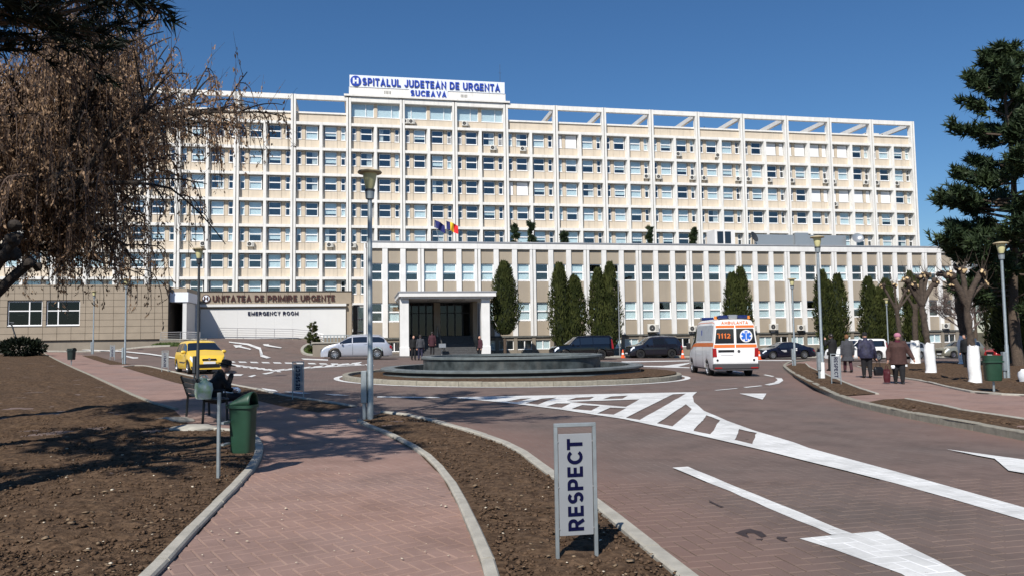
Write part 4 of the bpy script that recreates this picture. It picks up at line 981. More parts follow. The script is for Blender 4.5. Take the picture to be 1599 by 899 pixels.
# ------------------------------------------------------------------ emergency unit
er = thing('emergency_building', 'low tiled emergency wing with maroon lettering and a white wall', 'building', (0, 77, 0), A11)
_e0 = (Matrix.Translation((0, 77, 0)) @ Matrix.Rotation(A11, 4, 'Z')).inverted()
def fr(D):
    return _e0 @ Matrix.Translation((0, D, 0)) @ Matrix.Rotation(A11, 4, 'Z')
tl = fr(77); e2 = fr(84)
def er_ob(name, mb, T, m, parent=None, **k):
    o = ob(name, mb, parent or er, mats=m, **k)
    if parent is None: o.matrix_local = T
    return o
XR = -32.35
tw, th, zr0 = 1.17, .59, 2.03
wins = [(-45.75, -42.95), (-42.6, -39.85)]
mb = MB(); holes = []
xs = [XR]
mb.box(-60, XR - .02, .12, .6, 5.56, 6.86).box(-60, XR - .02, .12, .6, 2.0, 3.36).box(wins[1][1], XR - .02, .12, .6, 3.361, 5.559).box(wins[0][1], wins[1][0], .12, .6, 3.361, 5.559).box(-60, wins[0][0], .12, .6, 3.361, 5.559)
mb.box(XR - .3, XR - .021, .61, 9, 0, 6.86); er_ob('backing_wall', mb, tl, 'tile_d')
mb = MB(); mb.box(-60, XR - .1, .25, 1, -1, 1.995); er_ob('plinth', mb, tl, 'taupe_d')
mb = MB(); mb.box(-60, XR + .02, .02, .62, 6.862, 7.0); er_ob('roof_edge', mb, tl, 'tile')
tiles = {}
def tile(x0, x1, z0, z1, T, y=.06):
    k = (round(x1 - x0, 2), round(z1 - z0, 2))
    if k not in tiles:
        b = MB(); b.bbox(0, x1 - x0, 0, .05, 0, z1 - z0, .006); tiles[k] = b.mesh('wall_tile', 'tile')
    o = link(bpy.data.objects.new('wall_tile', tiles[k]), er); o.matrix_local = T @ Matrix.Translation((x0, y + rnd.uniform(-.004, .004), z0)); return o
nr = 8
for r in range(nr):
    z0 = zr0 + r * (6.84 - zr0) / nr; z1 = z0 + (6.84 - zr0) / nr - .025
    for c in range(20):
        x1 = XR - c * tw; x0 = x1 - tw + .022
        if any(w0 - .02 < x1 - .1 and x0 + .1 < w1 + .02 and z1 > 3.5 and z0 < 5.4 for w0, w1 in wins):
            for w0, w1 in wins:          # cut tiles beside the openings
                if x0 < w0 < x1 - .12 and not any(v0 < (x0 + w0) / 2 < v1 for v0, v1 in wins): tile(x0, w0 - .02, z0, z1, tl)
                if x0 + .12 < w1 < x1 and not any(v0 < (x1 + w1) / 2 < v1 for v0, v1 in wins): tile(w1 + .02, x1, z0, z1, tl)
            continue
        tile(x0, x1, z0, z1, tl)
for q, (w0, w1) in enumerate(wins):
    wd = w1 - w0
    o = ob('window', frame_mesh(wd, 2.18, .07, .07, ((1.31, .09),), ((wd * (.62 if q == 0 else .34), .09),), sill=.05), er); o.matrix_local = tl @ Matrix.Translation((w0, .2, 3.37))
    ob('pane', pane_mesh(wd, 2.18, 'pane_dark'), o)
    b = MB(); b.box(wd * (.2 if q == 0 else .5), wd * (.2 if q == 0 else .5) + .55, .55, .6, .93, 1.0); ob('ceiling_lamp', b, o, mats='lampglass')
mb = MB(); mb.box(-60, XR - .31, 1.9, 2, 0, 6.8).box(-60, XR - .31, .62, 1.89, 5.7, 5.8); er_ob('room_wall', mb, tl, 'black')  # room wall coloured black, darkness of the unlit interior painted on
# ambulance bay: canopy, doors, splayed return wall
mb = MB(); mb.box(-33.6, -31.15, -1.2, 4, 5.45, 6.35); er_ob('bay_canopy', mb, fr(79), 'signwhite')
mb = MB(); mb.box(-33.7, -31.3, -1.0, 4.1, 6.352, 6.75); er_ob('roof_edge', mb, fr(79), 'tile')
mb = MB(); mb.box(-33.6, -31.6, 3.2, 3.3, 1.5, 5.45).box(-31.5, -31.3, .5, 3.2, 1.5, 5.44); er_ob('bay_door', mb, fr(79), 'room')
mb = MB(); mb.box(-33.4, -33.25, -1.0, -.85, 1, 5.45); er_ob('bay_post', mb, fr(79), 'alu')
mb = MB(); mb.box(-31.55, -30.95, 2.8, 2.9, 1.5, 5.44); er_ob('side_wall', mb, fr(79), 'greyfoil')
# fascia and white wall
nT = 9; fx0, fx1 = -36.5, -17.2
for k in range(nT):
    a = fx0 + (fx1 - fx0) * k / nT; b = fx0 + (fx1 - fx0) * (k + 1) / nT - .03
    m2 = MB(); m2.bbox(a, b, 0, .2, 5.50, 6.72, .01); er_ob('fascia_panel', m2, e2, 'tile')
mb = MB(); mb.box(fx0, fx1, .201, 6, .5, 6.70).box(fx1 - .28, fx1, .0, .2, .8, 5.49); er_ob('body_wall', mb, e2, 'tile')
mb = MB(); mb.box(fx0, fx1 + .03, -.05, 6, 6.73, 6.82); er_ob('roof_edge', mb, e2, 'tile_d')
mb = MB(); mb.box(-32.6, -17.75, -.30, .19, 5.24, 5.49); er_ob('white_band', mb, e2, 'purewhite')
mb = MB(); mb.box(-32.6, -17.75, .10, .19, 5.03, 5.239); er_ob('shadow_band', mb, e2, 'tile')
nW = 8
for k in range(nW):
    a = -32.2 + 14.4 * k / nW; b = -32.2 + 14.4 * (k + 1) / nW - .004
    m2 = MB(); m2.box(a, b, .0, .12, 1.95, 5.02); er_ob('wall_panel', m2, e2, 'purewhite')
mb = MB(); mb.box(-32.6, -17.5, .05, .19, -1, 1.949); er_ob('plinth', mb, e2, 'taupe_d')
mb = MB(); mb.box(-32.6, -32.25, -6, .0, 1.2, 5.4); er_ob('splay_wall', mb, e2, 'purewhite')
TX = e2 @ Matrix.Translation((-31.05, -.06, 5.73)) @ FACE
sgp = tag(ob('lettering_rail', (lambda b: b.box(-31.2, -18.9, -.02, -.002, 5.80, 5.84))(MB()), er, mats='tile')); sgp.matrix_local = e2
letters('UNITATEA DE PRIMIRE URGENTE', 12.15, .66, .05, 'maroon', sgp, Matrix.Translation((-31.05, -.06, 5.75)) @ FACE, .12, .40)
mb = MB(); mb.box(-19.55, -19.45, -.1, -.01, 5.52, 5.70).box(-19.62, -19.55, -.1, -.01, 5.50, 5.58); ob('letter', mb, sgp, mats='maroon')
letters('EMERGENCY ROOM', 5.0, .40, .04, 'navy', sgp, Matrix.Translation((-27.6, -.05, 4.34)) @ FACE, .16, .42, .17)
mb = MB(); mb.lathe([(0, 0), (.42, 0), (.42, .08), (0, .08)], 28); mb.v = [(x - 31.65, -z - .02, y + 6.08) for x, y, z in mb.v]; ob('emblem', mb, sgp, mats='maroon', fix=True)
mb = MB(); mb.lathe([(0, 0), (.33, 0), (.33, .02), (0, .02)], 28); mb.v = [(x - 31.65, -z - .11, y + 6.08) for x, y, z in mb.v]; ob('emblem', mb, sgp, mats='signwhite', fix=True)
mb = MB(); mb.box(-31.86, -31.74, -.16, -.14, 5.86, 6.3).box(-31.56, -31.44, -.16, -.14, 5.86, 6.3).box(-31.73, -31.57, -.158, -.14, 6.03, 6.14); ob('emblem', mb, sgp, mats='maroon')
# dark glazed link between the emergency unit and the wing
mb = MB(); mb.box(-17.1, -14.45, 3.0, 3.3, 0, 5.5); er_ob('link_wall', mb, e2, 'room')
for r in range(3):
    o = ob('window', frame_mesh(1.3, 1.3, .05, .06, (), (), .04), er); o.matrix_local = e2 @ Matrix.Translation((-16.6, 2.8, 1.2 + r * 1.4)); ob('pane', pane_mesh(1.3, 1.3), o)
# ramp railing
def railing(name, label, pts, h=1.0, n=2, m='alu', sp=1.5):
    t = thing(name, label, 'railing', (pts[0][0], pts[0][1], 0)); P = dens(pts, sp); o = pts[0]
    L = [Vector((x - o[0], y - o[1], zg(x, y) + dz)) for (x, y), dz in zip([p[:2] for p in P], [0] * len(P))]
    for p in L:
        mb = MB(); mb.tube([p + Vector((0, 0, -.2)), p + Vector((0, 0, h))], .025, 6); ob('post', mb, t, mats=m)
    for k in range(n + 1):
        mb = MB(); mb.tube([p + Vector((0, 0, h - k * h / (n + 1) * .85)) for p in L], .028 if k == 0 else .018, 6); ob('rail', mb, t, mats=m)
    return t
railing('ramp_railing', 'steel railing along the top of the emergency ramp before the white wall', [(-29.6, 77.4), (-22.5, 78.8), (-19.2, 78.2), (-18.9, 74.5), (-18.2, 69.5)], 1.05, 3)
railing('ramp_railing', 'white railing beside the ambulance bay door', [(-32.0, 70.0), (-28.4, 69.9), (-27.0, 66.4)], 1.0, 4)
mb = MB(); wl_ = thing('ramp_wall', 'low beige wall holding the ramp by the ambulance bay', 'wall', (-31.9, 69.6, 0), A11)
mb.box(0, 4.0, 0, .35, .2, 1.9); ob('wall_face', mb, wl_, mats='taupe_d'); mb = MB(); mb.box(-.02, 4.03, -.04, .4, 1.902, 2.0); ob('coping', mb, wl_, mats='conc_light')
# low wall with an end pier beside the silver car, and bicycle hoops
pw = thing('low_wall', 'low stone pier with a slanted cap at the silver car nose', 'wall', (-15.9, 61.2, zg(-15.9, 61.2)), A11)
mb = MB(); mb.box(0, 2.0, 0, .8, -.2, 1.05); ob('wall_face', mb, pw, mats='taupe_d'); mb = MB(); mb.box(-.1, 2.1, -.1, .9, 1.052, 1.15); ob('coping', mb, pw, mats='conc_light')
bk = thing('basement_railing', 'grey upright bar railing before the emergency plinth', 'railing', (-18.2, 74.0, zg(-18.2, 74)), A11)
for k in range(14):
    mb = MB(); mb.box(k * .32, k * .32 + .09, 0, .04, 0, 1.25); ob('bar', mb, bk, mats='steel')
mb = MB(); mb.box(-.05, 4.4, .0, .05, 1.252, 1.32); ob('rail', mb, bk, mats='steel')

# ------------------------------------------------------------------ fountain
ft = thing('fountain', 'round dark stone fountain with two stacked basins on the roundabout', 'fountain', (RC[0], RC[1], 0))
mb = MB(); mb.lathe([(4.55, .05), (5.20, .05), (5.20, .16), (5.38, .16), (5.38, .26), (4.55, .26)], 96, close=True); ob('lower_step', mb, ft, mats='stone_l')
mb = MB(); mb.lathe([(4.95, .261), (5.27, .261), (5.27, .36), (4.95, .36)], 96, close=True); ob('recess', mb, ft, mats='black')  # coloured black to give the shade under the overhanging rim
mb = MB(); mb.lathe([(4.95, .361), (5.42, .361), (5.48, .385), (5.48, .45), (5.42, .475), (4.95, .475)], 96, close=True); ob('outer_rim', mb, ft, mats='stone_l')
mb = MB(); mb.lathe([(4.90, .1), (4.949, .1), (4.949, .474), (4.90, .474)], 96, close=True); ob('outer_basin', mb, ft, mats='stone')
mb = MB(); mb.lathe([(0.01, .30), (4.899, .30)], 96); ob('water', mb, ft, mats='water')
mb = MB(); mb.lathe([(3.62, .1), (3.72, .1), (3.72, .80), (3.62, .80)], 96, close=True); ob('inner_basin', mb, ft, mats='stone')
mb = MB(); mb.lathe([(3.40, .801), (3.78, .801), (3.80, .82), (3.80, .89), (3.78, .91), (3.40, .91)], 96, close=True); ob('inner_rim', mb, ft, mats='stone_l')
mb = MB(); mb.lathe([(0.01, .68), (3.619, .68)], 96); ob('water', mb, ft, mats='water')
# ------------------------------------------------------------------ trees
def rdir(rr):
    while True:
        v = Vector((rr.uniform(-1, 1), rr.uniform(-1, 1), rr.uniform(-1, 1)))
        if .05 < v.length < 1: return v.normalized()
class NP:                                             # quick triangle soup for leaves and needles
    def __init__(s): s.v = []; s.f = []
    def tri(s, a, b, c): n = len(s.v); s.v += [a, b, c]; s.f.append((n, n + 1, n + 2))
    def quad(s, a, b, c, d): n = len(s.v); s.v += [a, b, c, d]; s.f.append((n, n + 1, n + 2, n + 3))
    def mesh(s, name, m):
        me = bpy.data.meshes.new(name); me.from_pydata([tuple(v) for v in s.v], [], s.f); me.materials.append(MT[m]); me.update(); return me
def bez(a, b, c, n):
    return [a * (1 - t) ** 2 + b * 2 * t * (1 - t) + c * t * t for t in (i / n for i in range(n + 1))]

def tuft(L, p, d, rr, n, ln, wd):
    """a bottle-brush of needles round a twig end"""
    for _ in range(n):
        e = (d * rr.uniform(.3, 1.0) + rdir(rr) * rr.uniform(.45, .95)).normalized(); o = p - d * rr.uniform(0, ln * 1.1)
        s = e.cross(rdir(rr)).normalized() * wd; L.tri(o - s, o + s, o + e * ln * rr.uniform(.7, 1.15))
def pine(name, label, loc, H, clear, rad, seed, needle='needle', ln=.20, wd=.022, per=14, whorl=.75, white=False, sector=None, lobes=1.0, crown_pow=.7, tufts=9, cat='pine tree', group=None, extra=(), nb=0):
    rr = random.Random(seed); t = thing(name, label, cat, loc, 0, group); W = MB(); L = NP()
    tr = [Vector((.25 * math.sin(z * .4 + seed), .2 * math.cos(z * .33 + seed), z)) for z in [H * i / 12 for i in range(13)]]; tr[0] = Vector((tr[0].x, tr[0].y, -.3))
    tk = MB(); tk.tube(tr, [max(.03, H * .017 * (1 - i / 12.5)) for i in range(13)], 10); ob('trunk', tk, t, mats='bark', smooth=True)
    if white:
        lw = MB(); lw.tube([tr[0] + Vector((0, 0, .2)), tr[0].lerp(tr[1], .9)], [H * .0178, H * .0168], 12); ob('limewash_band', lw, t, mats='limewash', smooth=True)
    def branch(a, ln_, zz, up, m):
        k = zz / H * 12; i = min(11, int(k)); p0 = tr[i].lerp(tr[i + 1], k - i); dr = Vector((math.cos(a), math.sin(a), 0))
        P = bez(p0, p0 + dr * ln_ * .6 + Vector((0, 0, ln_ * (up - .12))), p0 + dr * ln_ + Vector((0, 0, ln_ * (up + .12))), 6)
        W.tube(P, [max(.012, .02 * ln_ * (1 - j / 7)) for j in range(7)], 5, False)
        for b in range(m):
            s = rr.uniform(.28, 1) ** .8; kk = s * 6; j = min(5, int(kk)); bp = P[j].lerp(P[j + 1], kk - j)
            side = (dr.cross(Vector((0, 0, 1))) * rr.uniform(-1, 1) + dr * rr.uniform(.2, 1) + Vector((0, 0, rr.uniform(-.25, .45)))).normalized(); e = bp + side * ln_ * rr.uniform(.10, .26)
            W.tube([bp, e], [.012, .006], 3, False)
            for g in range(3): tuft(L, bp + (e - bp) * (1 - g * .28) + rdir(rr) * ln * .5, (side + rdir(rr) * .5).normalized(), rr, per, ln, wd)
    for (a, l_, zz, up, m) in extra: branch(a, l_, zz, up, m)
    z = clear
    while z < H - .3:
        f = (z - clear) / (H - clear); reach = rad * (1 - f) ** crown_pow * rr.uniform(.75, 1.1) * (1 if f > .12 else .75)
        for q in range(nb if nb else rr.randint(4, 6)):
            a = rr.uniform(0, 6.283)
            if sector and not (sector[0] < a < sector[1]): continue
            ln_ = max(.4, reach * rr.uniform(.55, 1.12)); zz = z + rr.uniform(-.3, .3)
            k = zz / H * 12; i = min(11, int(k)); p0 = tr[i].lerp(tr[i + 1], k - i)
            dr = Vector((math.cos(a), math.sin(a), 0)); up = rr.uniform(-.05, .3) if f < .7 else rr.uniform(.2, .7)
            P = bez(p0, p0 + dr * ln_ * .6 + Vector((0, 0, ln_ * (up - .12))), p0 + dr * ln_ + Vector((0, 0, ln_ * (up + .12))), 6)
            W.tube(P, [max(.012, .028 * ln_ * (1 - j / 7)) for j in range(7)], 5, False)
            m = max(3, int(tufts * ln_ / rad * 1.6) + 2)
            for b in range(m):
                s = rr.uniform(.28, 1) ** .8; kk = s * 6; j = min(5, int(kk)); bp = P[j].lerp(P[j + 1], kk - j)
                side = (dr.cross(Vector((0, 0, 1))) * rr.uniform(-1, 1) + dr * rr.uniform(.2, 1) + Vector((0, 0, rr.uniform(-.1, .55)))).normalized()
                bl_ = ln_ * rr.uniform(.12, .32) * (1.2 - .6 * s); e = bp + side * bl_
                W.tube([bp, e], [.012, .006], 3, False)
                for g in range(3):
                    pt = bp + (e - bp) * (1 - g * .28) + rdir(rr) * ln * .5
                    tuft(L, pt, (side + Vector((0, 0, .4)) + rdir(rr) * .5).normalized(), rr, per, ln, wd)
            tuft(L, P[-1], (dr + Vector((0, 0, .5))).normalized(), rr, per * 2, ln * 1.1, wd)
        z += whorl * rr.uniform(.7, 1.2)
    tuft(L, tr[-1], Vector((0, 0, 1)), rr, per * 3, ln * 1.4, wd)
    ob('limb', W, t, mats='bark'); o = ob('crown', L.mesh('crown', needle), t)
    return t
bigpine = pine('pine_tree', 'tall dark green pine at the right edge, taller than the low wing', (28.6, 43.5, zg(28, 43)), 18.5, 3.6, 5.0, 4, ln=.46, wd=.06, per=14, whorl=.72, tufts=15, white=False, crown_pow=.55)
lp_ = pine('pine_tree', 'pine overhanging the top left corner with needle sprays coloured near black as shade', (-6.6, 5.9, 0), 15.5, 4.9, 4.6, 21, needle='needle_shade', ln=.17, wd=.012, per=28, whorl=.72, tufts=13, crown_pow=.4, extra=((.42, 3.5, 4.25, .08, 17), (.64, 3.3, 4.6, .06, 18), (.90, 3.4, 4.45, .08, 16), (.2, 3.2, 4.5, .02, 15)))

def thuja_mesh(seed, lobes):
    """leaf sprays set on the skin of one to three merged flame-shaped stems, 1 m radius x 1 m high unit"""
    rr = random.Random(seed); L = NP(); core = MB()
    tops = [(((q + .5) / lobes - .5) * 1.25 + rr.uniform(-.08, .08), rr.uniform(-.25, .25), rr.uniform(.84, .97)) for q in range(lobes)]; q = rr.randrange(lobes); tops[q] = (tops[q][0], 0, 1.0)
    prof = lambda h: (1.0 * min(1, .25 + (h / .20) ** .7 * .75) * max(.02, 1 - max(0, h - .36) / .64) ** .50)
    for (cx, cy, top) in tops:
        w = 1.0 if lobes == 1 else (.64, .50)[lobes - 2]
        core.lathe([(max(.01, prof(h) * w * .62), h * top) for h in (.03, .1, .2, .35, .5, .65, .8, .92)], 14, (cx * .7, cy * .7, 0))  # dark solid core, added inside the sprays to block light
        for _ in range(5200 // lobes + 1200):
            h = rr.random() ** .9; a = rr.uniform(0, 6.283); bump = 1 + .30 * noise.noise((math.cos(a) * 2.2 + cx * 5 + seed, math.sin(a) * 2.2, h * 7)) + .20 * noise.noise((math.cos(a) * 6 + seed, math.sin(a) * 6, h * 22))
            r = prof(h) * w * bump * rr.uniform(.62, 1.04)
            p = Vector((cx * (.55 + .45 * min(1, h * 2)) + r * math.cos(a), cy + r * math.sin(a), h * top))
            out = Vector((math.cos(a), math.sin(a), 0)); d = (out * rr.uniform(.3, 1) * .5 + Vector((0, 0, .12)) + rdir(rr) * .22); d = Vector((d.x, d.y, d.z * .4)).normalized()
            s = Vector((-out.y, out.x, rr.uniform(-.1, .1))) * rr.uniform(.035, .075); up = Vector((out.x * .07, out.y * .07, rr.uniform(.016, .034)))
            L.quad(p - s * .5, p + s * .5, p + s * .35 + up + rdir(rr) * .02, p - s * .35 + up * 1.2)
    return L.mesh('crown', 'thuja'), core.mesh('light_block_core', 'thuja_core', True)
_th = [thuja_mesh(31, 2), thuja_mesh(57, 3), thuja_mesh(83, 1), thuja_mesh(91, 2)]
_thb = MB(); _thb.tube([(0, 0, -.2), (0, 0, 1.6)], [.16, .13], 8); _thb = _thb.mesh('trunk', 'bark')
def thuja(u, Y, top, hw, kind, rot, label, base=.55):
    x = (u - 800) / 1200 * Y; z0 = zg(x, Y); H = 1.6 + (523 + (800 - u) * .0144 + 5 - top) / 1200 * Y - z0 - base
    t = thing('thuja_tree', label, 'conifer', (x, Y, z0), 0, 'columnar conifers along the front wing')
    o = link(bpy.data.objects.new('crown', _th[kind][0]), t, (0, 0, base), rot); o.scale = (hw * 1.12, hw * 1.12, H)
    o = link(bpy.data.objects.new('light_block_core', _th[kind][1]), t, (0, 0, base), rot); o.scale = (hw * 1.12, hw * 1.12, H)
    link(bpy.data.objects.new('trunk', _thb), t)
for a in ((788, 69, 410, 1.25, 2, .3, 'columnar thuja standing beside the right pillar of the entrance canopy', 1.9), (886, 71, 413, 1.62, 0, .2, 'broad three topped thuja behind the black off-road car'),
          (946, 71.5, 412, 1.52, 3, -.2, 'twin topped thuja between the black and the graphite off-road cars'), (1152, 74, 419, 1.45, 3, .2, 'thuja rising directly behind the ambulance roof'),
          (1298, 75, 424, 1.75, 1, .3, 'wide thuja behind the tall lamp post by the white car'), (1364, 76, 434, 1.5, 0, .5, 'thuja with a low rounded head left of the thin lamp post'),
          (1384, 77, 437, 1.2, 2, .5, 'slim thuja behind the thin lamp post'), (1424, 77, 425, 1.3, 3, 1.3, 'pointed thuja showing over the pollarded trees'),
          (1596, 50, 385, 1.9, 1, 1.3, 'dark thuja at the right edge behind the lamp post'), (1572, 56, 410, 1.7, 0, .3, 'thuja in the shade under the tall pine')):
    thuja(*a)

def spruce_top(u, Y, top, w, seed, label):
    x = (u - 800) / 1200 * Y; H = 1.6 + (523 + (800 - u) * .0144 + 5 - top) / 1200 * Y
    return pine('spruce_tree', label, (x, Y, 0), H, H - 5.5, w, seed, 'needle', ln=.30, wd=.05, per=8, whorl=.5, tufts=6, crown_pow=1.0, cat='spruce', group='young spruces behind the front wing')
spruce_top(804, 89, 349, 1.0, 41, 'small spruce above the wing roof, second from the left of five')
spruce_top(833, 89, 344, 1.2, 42, 'tallest spruce tip above the wing roof, at the left end')
spruce_top(886, 89, 361, .9, 43, 'low spruce tip above the wing roof near its middle')
spruce_top(1018, 90, 352, 1.1, 44, 'lone spruce tip above the roof over the graphite off-road car')
spruce_top(1085, 90, 357, .8, 45, 'thin spruce tip above the roof over the ambulance')

# drooping leafless tree with dry leaves still on
def weeping(loc, seed):
    rr = random.Random(seed); t = thing('weeping_tree', 'bare drooping tree hung with dry brown leaves on the left lawn', 'tree', loc)
    T = MB(); W = MB(); L = NP(); fork = Vector((.3, 0, 3.35))
    T.tube([(0, 0, -.3), (.05, .05, 1.2), (.2, 0, 2.4), fork], [.36, .28, .27, .26], 12); ob('trunk', T, t, mats='bark_d', smooth=True)
    tw = MB()
    def hang(p, d, ln):
        out = Vector((d.x, d.y, 0)); end = p + out * ln * .45 + Vector((0, 0, -ln * .9)); P = bez(p, p + out * ln * .45 + Vector((0, 0, .12 * ln)), end, 7)
        tw.tube(P, [.010 * (1 - i / 9) + .0035 for i in range(8)], 3, False)
        for i in range(1, 8):
            for _ in range(rr.choice((0, 1, 1, 2))):
                q = P[i] + rdir(rr) * .09; e = (Vector((0, 0, -1)) + rdir(rr) * .9).normalized(); s = e.cross(rdir(rr)).normalized() * rr.uniform(.011, .022); l = rr.uniform(.05, .10)
                L.quad(q, q + e * l * .5 + s, q + e * l, q + e * l * .5 - s)
            if i > 1 and rr.random() < .5:
                e = (out * rr.uniform(-.6, .8) + Vector((rr.uniform(-.5, .5), rr.uniform(-.5, .5), -.7))).normalized(); ll = ln * .22
                tw.tube([P[i], P[i] + e * ll], [.004, .002], 3, False)
                for _ in range(5):
                    q = P[i] + e * ll * rr.random() + rdir(rr) * .03; s = rdir(rr) * .018; L.quad(q, q + e * .04 + s, q + e * .08, q + e * .04 - s)
    def up(p, d, ln, r, dep):
        mid = p + d * ln * .5 + Vector((0, 0, ln * .10)) + rdir(rr) * ln * .07; end = p + d * ln + Vector((0, 0, -ln * (.04 if dep else .02))) + rdir(rr) * ln * .1
        P = bez(p, mid, end, 6); W.tube(P, [r * (1 - .62 * i / 6) for i in range(7)], 6 if r > .03 else 4, False)
        if dep == 0: return
        for i in range(1, 7):
            for _ in range((2 if rr.random() < {3: .45, 2: .22, 1: .1}[dep] else 1 if rr.random() < {3: 1, 2: .95, 1: .64}[dep] else 0)):
                nd = (d + rdir(rr) * .85 + Vector((0, 0, .18 if dep > 1 else -.05))).normalized()
                if dep > 1: up(P[i], nd, ln * rr.uniform(.42, .62), r * .45, dep - 1)
                else:
                    hang(P[i], nd, rr.uniform(.4, 1.1))
                    if rr.random() < .34:
                        e = (nd + Vector((0, 0, 1.2))).normalized(); tw.tube([P[i], P[i] + e * .4, P[i] + e * .8 + rdir(rr) * .12], [.006, .004, .002], 3, False)
                        for _ in range(8):
                            q = P[i] + e * .6 * rr.random() + rdir(rr) * .05; s = rdir(rr) * .02; L.quad(q, q + e * .04 + s, q + e * .08, q + e * .04 - s)
    for k, (a, e, ln, z) in enumerate(((-.18, .9, 3.4, 0), (.12, .80, 4.0, 0), (.38, .95, 3.4, 0), (.05, .62, 3.2, 0), (.0, .70, 3.8, 0), (-.4, .7, 3.8, .1), (-.55, .45, 3.6, -.1), (.0, 1.15, 2.9, 0), (.9, .75, 3.0, 0), (-1.1, .75, 2.8, 0), (-.2, .42, 2.6, -.3))):
        up(fork + Vector((0, 0, z)), Vector((math.cos(a) * math.cos(e), math.sin(a) * math.cos(e), math.sin(e))), ln, .12, 3 if e > .3 or k < 2 else 2)
    ob('limb', W, t, mats='bark_d', smooth=True); ob('twigs', tw, t, mats='twig'); ob('crown', L.mesh('crown', 'brown'), t)
    return t
weeping((-11.2, 15.4, 0), 12)

def pollard(name, label, loc, H, lean, r, heads, seed, bark='bark_p', white=1.15, cuts=True, wname='limewash', group=None, trunk_pts=None):
    """a thick trunk cut back to swollen knuckles"""
    rr = random.Random(seed); t = thing(name, label, 'tree', loc, 0, group); T = MB()
    P = trunk_pts or [Vector((0, 0, -.2)), Vector((0.02, 0, .5)), Vector((lean * .35, 0, H * .45)), Vector((lean * .7, .05, H * .75)), Vector((lean, 0, H))]
    P2 = []
    for i in range(len(P) - 1): P2 += [P[i].lerp(P[i + 1], k / 4) for k in range(4)]
    P2.append(P[-1]); n = len(P2)
    T.tube(P2, [r * (1.25 - .45 * min(1, i / 4) - .12 * i / n + .10 * math.sin(i * 2.1 + seed)) for i in range(n)], 12)
    for (dx, dy, dz, k) in heads:
        e = P[-1] + Vector((dx, dy, dz)); m = bez(P2[-3], P[-1] + Vector((dx * .4, dy * .4, dz * .25)), e, 5)
        T.tube(m, [r * k * (.85 - .05 * i) for i in range(6)], 9)
        for _ in range(4): T.sphere(e + rdir(rr) * r * .6, r * k * rr.uniform(.55, .9), 8, 6)
    T.v = [tuple(Vector(v) + Vector((noise.noise(Vector(v) * 5), noise.noise(Vector(v) * 5 + Vector((9, 0, 0))), 0)) * r * .22) for v in T.v]
    ob('trunk', T, t, mats=bark, smooth=True)
    if white:
        lw = MB(); q = [Vector((P[0].x, P[0].y, 0))] + [p for p in P2 if .05 < p.z < white - .1] + [Vector((P2[2].x + .02, 0, white))]
        lw.tube(q, [r * 1.45] + [r * 1.25] * (len(q) - 2) + [r * 1.1], 14); lw.v = [(x + .02 * math.sin(z * 9), y, z + (.05 * math.sin(x * 40) if z > .9 else 0)) for x, y, z in lw.v]
        ob('limewash_band', lw, t, mats='limewash', smooth=True)
    if cuts:
        c = MB(); tw = MB()
        for (dx, dy, dz, k) in heads:
            e = P[-1] + Vector((dx, dy, dz))
            for _ in range(5):
                d = (Vector((dx, dy - .6, dz * .3)).normalized() + rdir(rr) * .8).normalized(); p = e + d * r * 1.0; rad = r * rr.uniform(.22, .4)
                tw.tube([e, p], [rad, rad * .95], 8); c.tube([p + d * .002, p + d * .012], [rad * .9] * 2, 10)
            for _ in range(9):
                d = (Vector((dx, dy, abs(dz) + .2)).normalized() + rdir(rr) * 1.0).normalized(); p = e + rdir(rr) * r * .5; ln = rr.uniform(.3, .8)
                tw.tube([p, p + d * ln * .6, p + d * ln + Vector((0, 0, .1))], [.012, .008, .003], 4, False)
        ob('stub', tw, t, mats=bark); ob('cut_face', c, t, mats='cut')
    return t
G = 'pollarded trees with limewashed trunks'
pollard('pollarded_tree', 'pollarded tree with a bright limewashed foot beside the right green bin', (14.55, 24.4, .0 + zg(14.5, 24.4) + .1), 2.85, -.12, .145, [(-.5, 0, .62, .95), (.42, -.1, .62, .95), (.0, .15, .75, .8), (.62, .1, .28, .7), (-.32, .1, .25, .7)], 3, group=G, white=1.18)
pollard('pollarded_tree', 'pollarded tree with a limewashed foot nearest the walking woman with the pink hat', (17.5, 32.4, zg(17.5, 32.4) + .1), 3.3, -.25, .165, [(-.62, 0, .62, .9), (.62, 0, .52, .9), (.1, .1, .8, .75), (.4, .2, .85, .7), (-.3, -.1, .4, .75)], 8, group=G, white=1.25)
pollard('pollarded_tree', 'pollarded tree with forked trunks behind the woman with the pink hat', (21.2, 42.0, zg(21, 42) + .1), 3.4, -.2, .16, [(-.7, 0, 1.0, .6), (.6, 0, .8, .6), (.0, .1, 1.0, .5), (1.1, 0, .9, .5)], 15, group=G, white=1.2)
pollard('pollarded_tree', 'pollarded tree in pine shade with a bluish limewashed foot', (28.0, 47.5, zg(28, 47) + .1), 4.6, -.3, .42, [(-1.0, 0, 1.1, .5), (.9, 0, 1.0, .5), (.1, .1, 1.4, .5)], 19, group=G, white=1.7, cuts=False)
pollard('pollarded_tree', 'dim pollarded tree half hidden by the second limewashed trunk', (26.2, 50.3, zg(26, 50) + .1), 3.9, .2, .24, [(-.8, 0, .9, .5), (.7, 0, .9, .5)], 27, group=G, white=1.5, cuts=False)
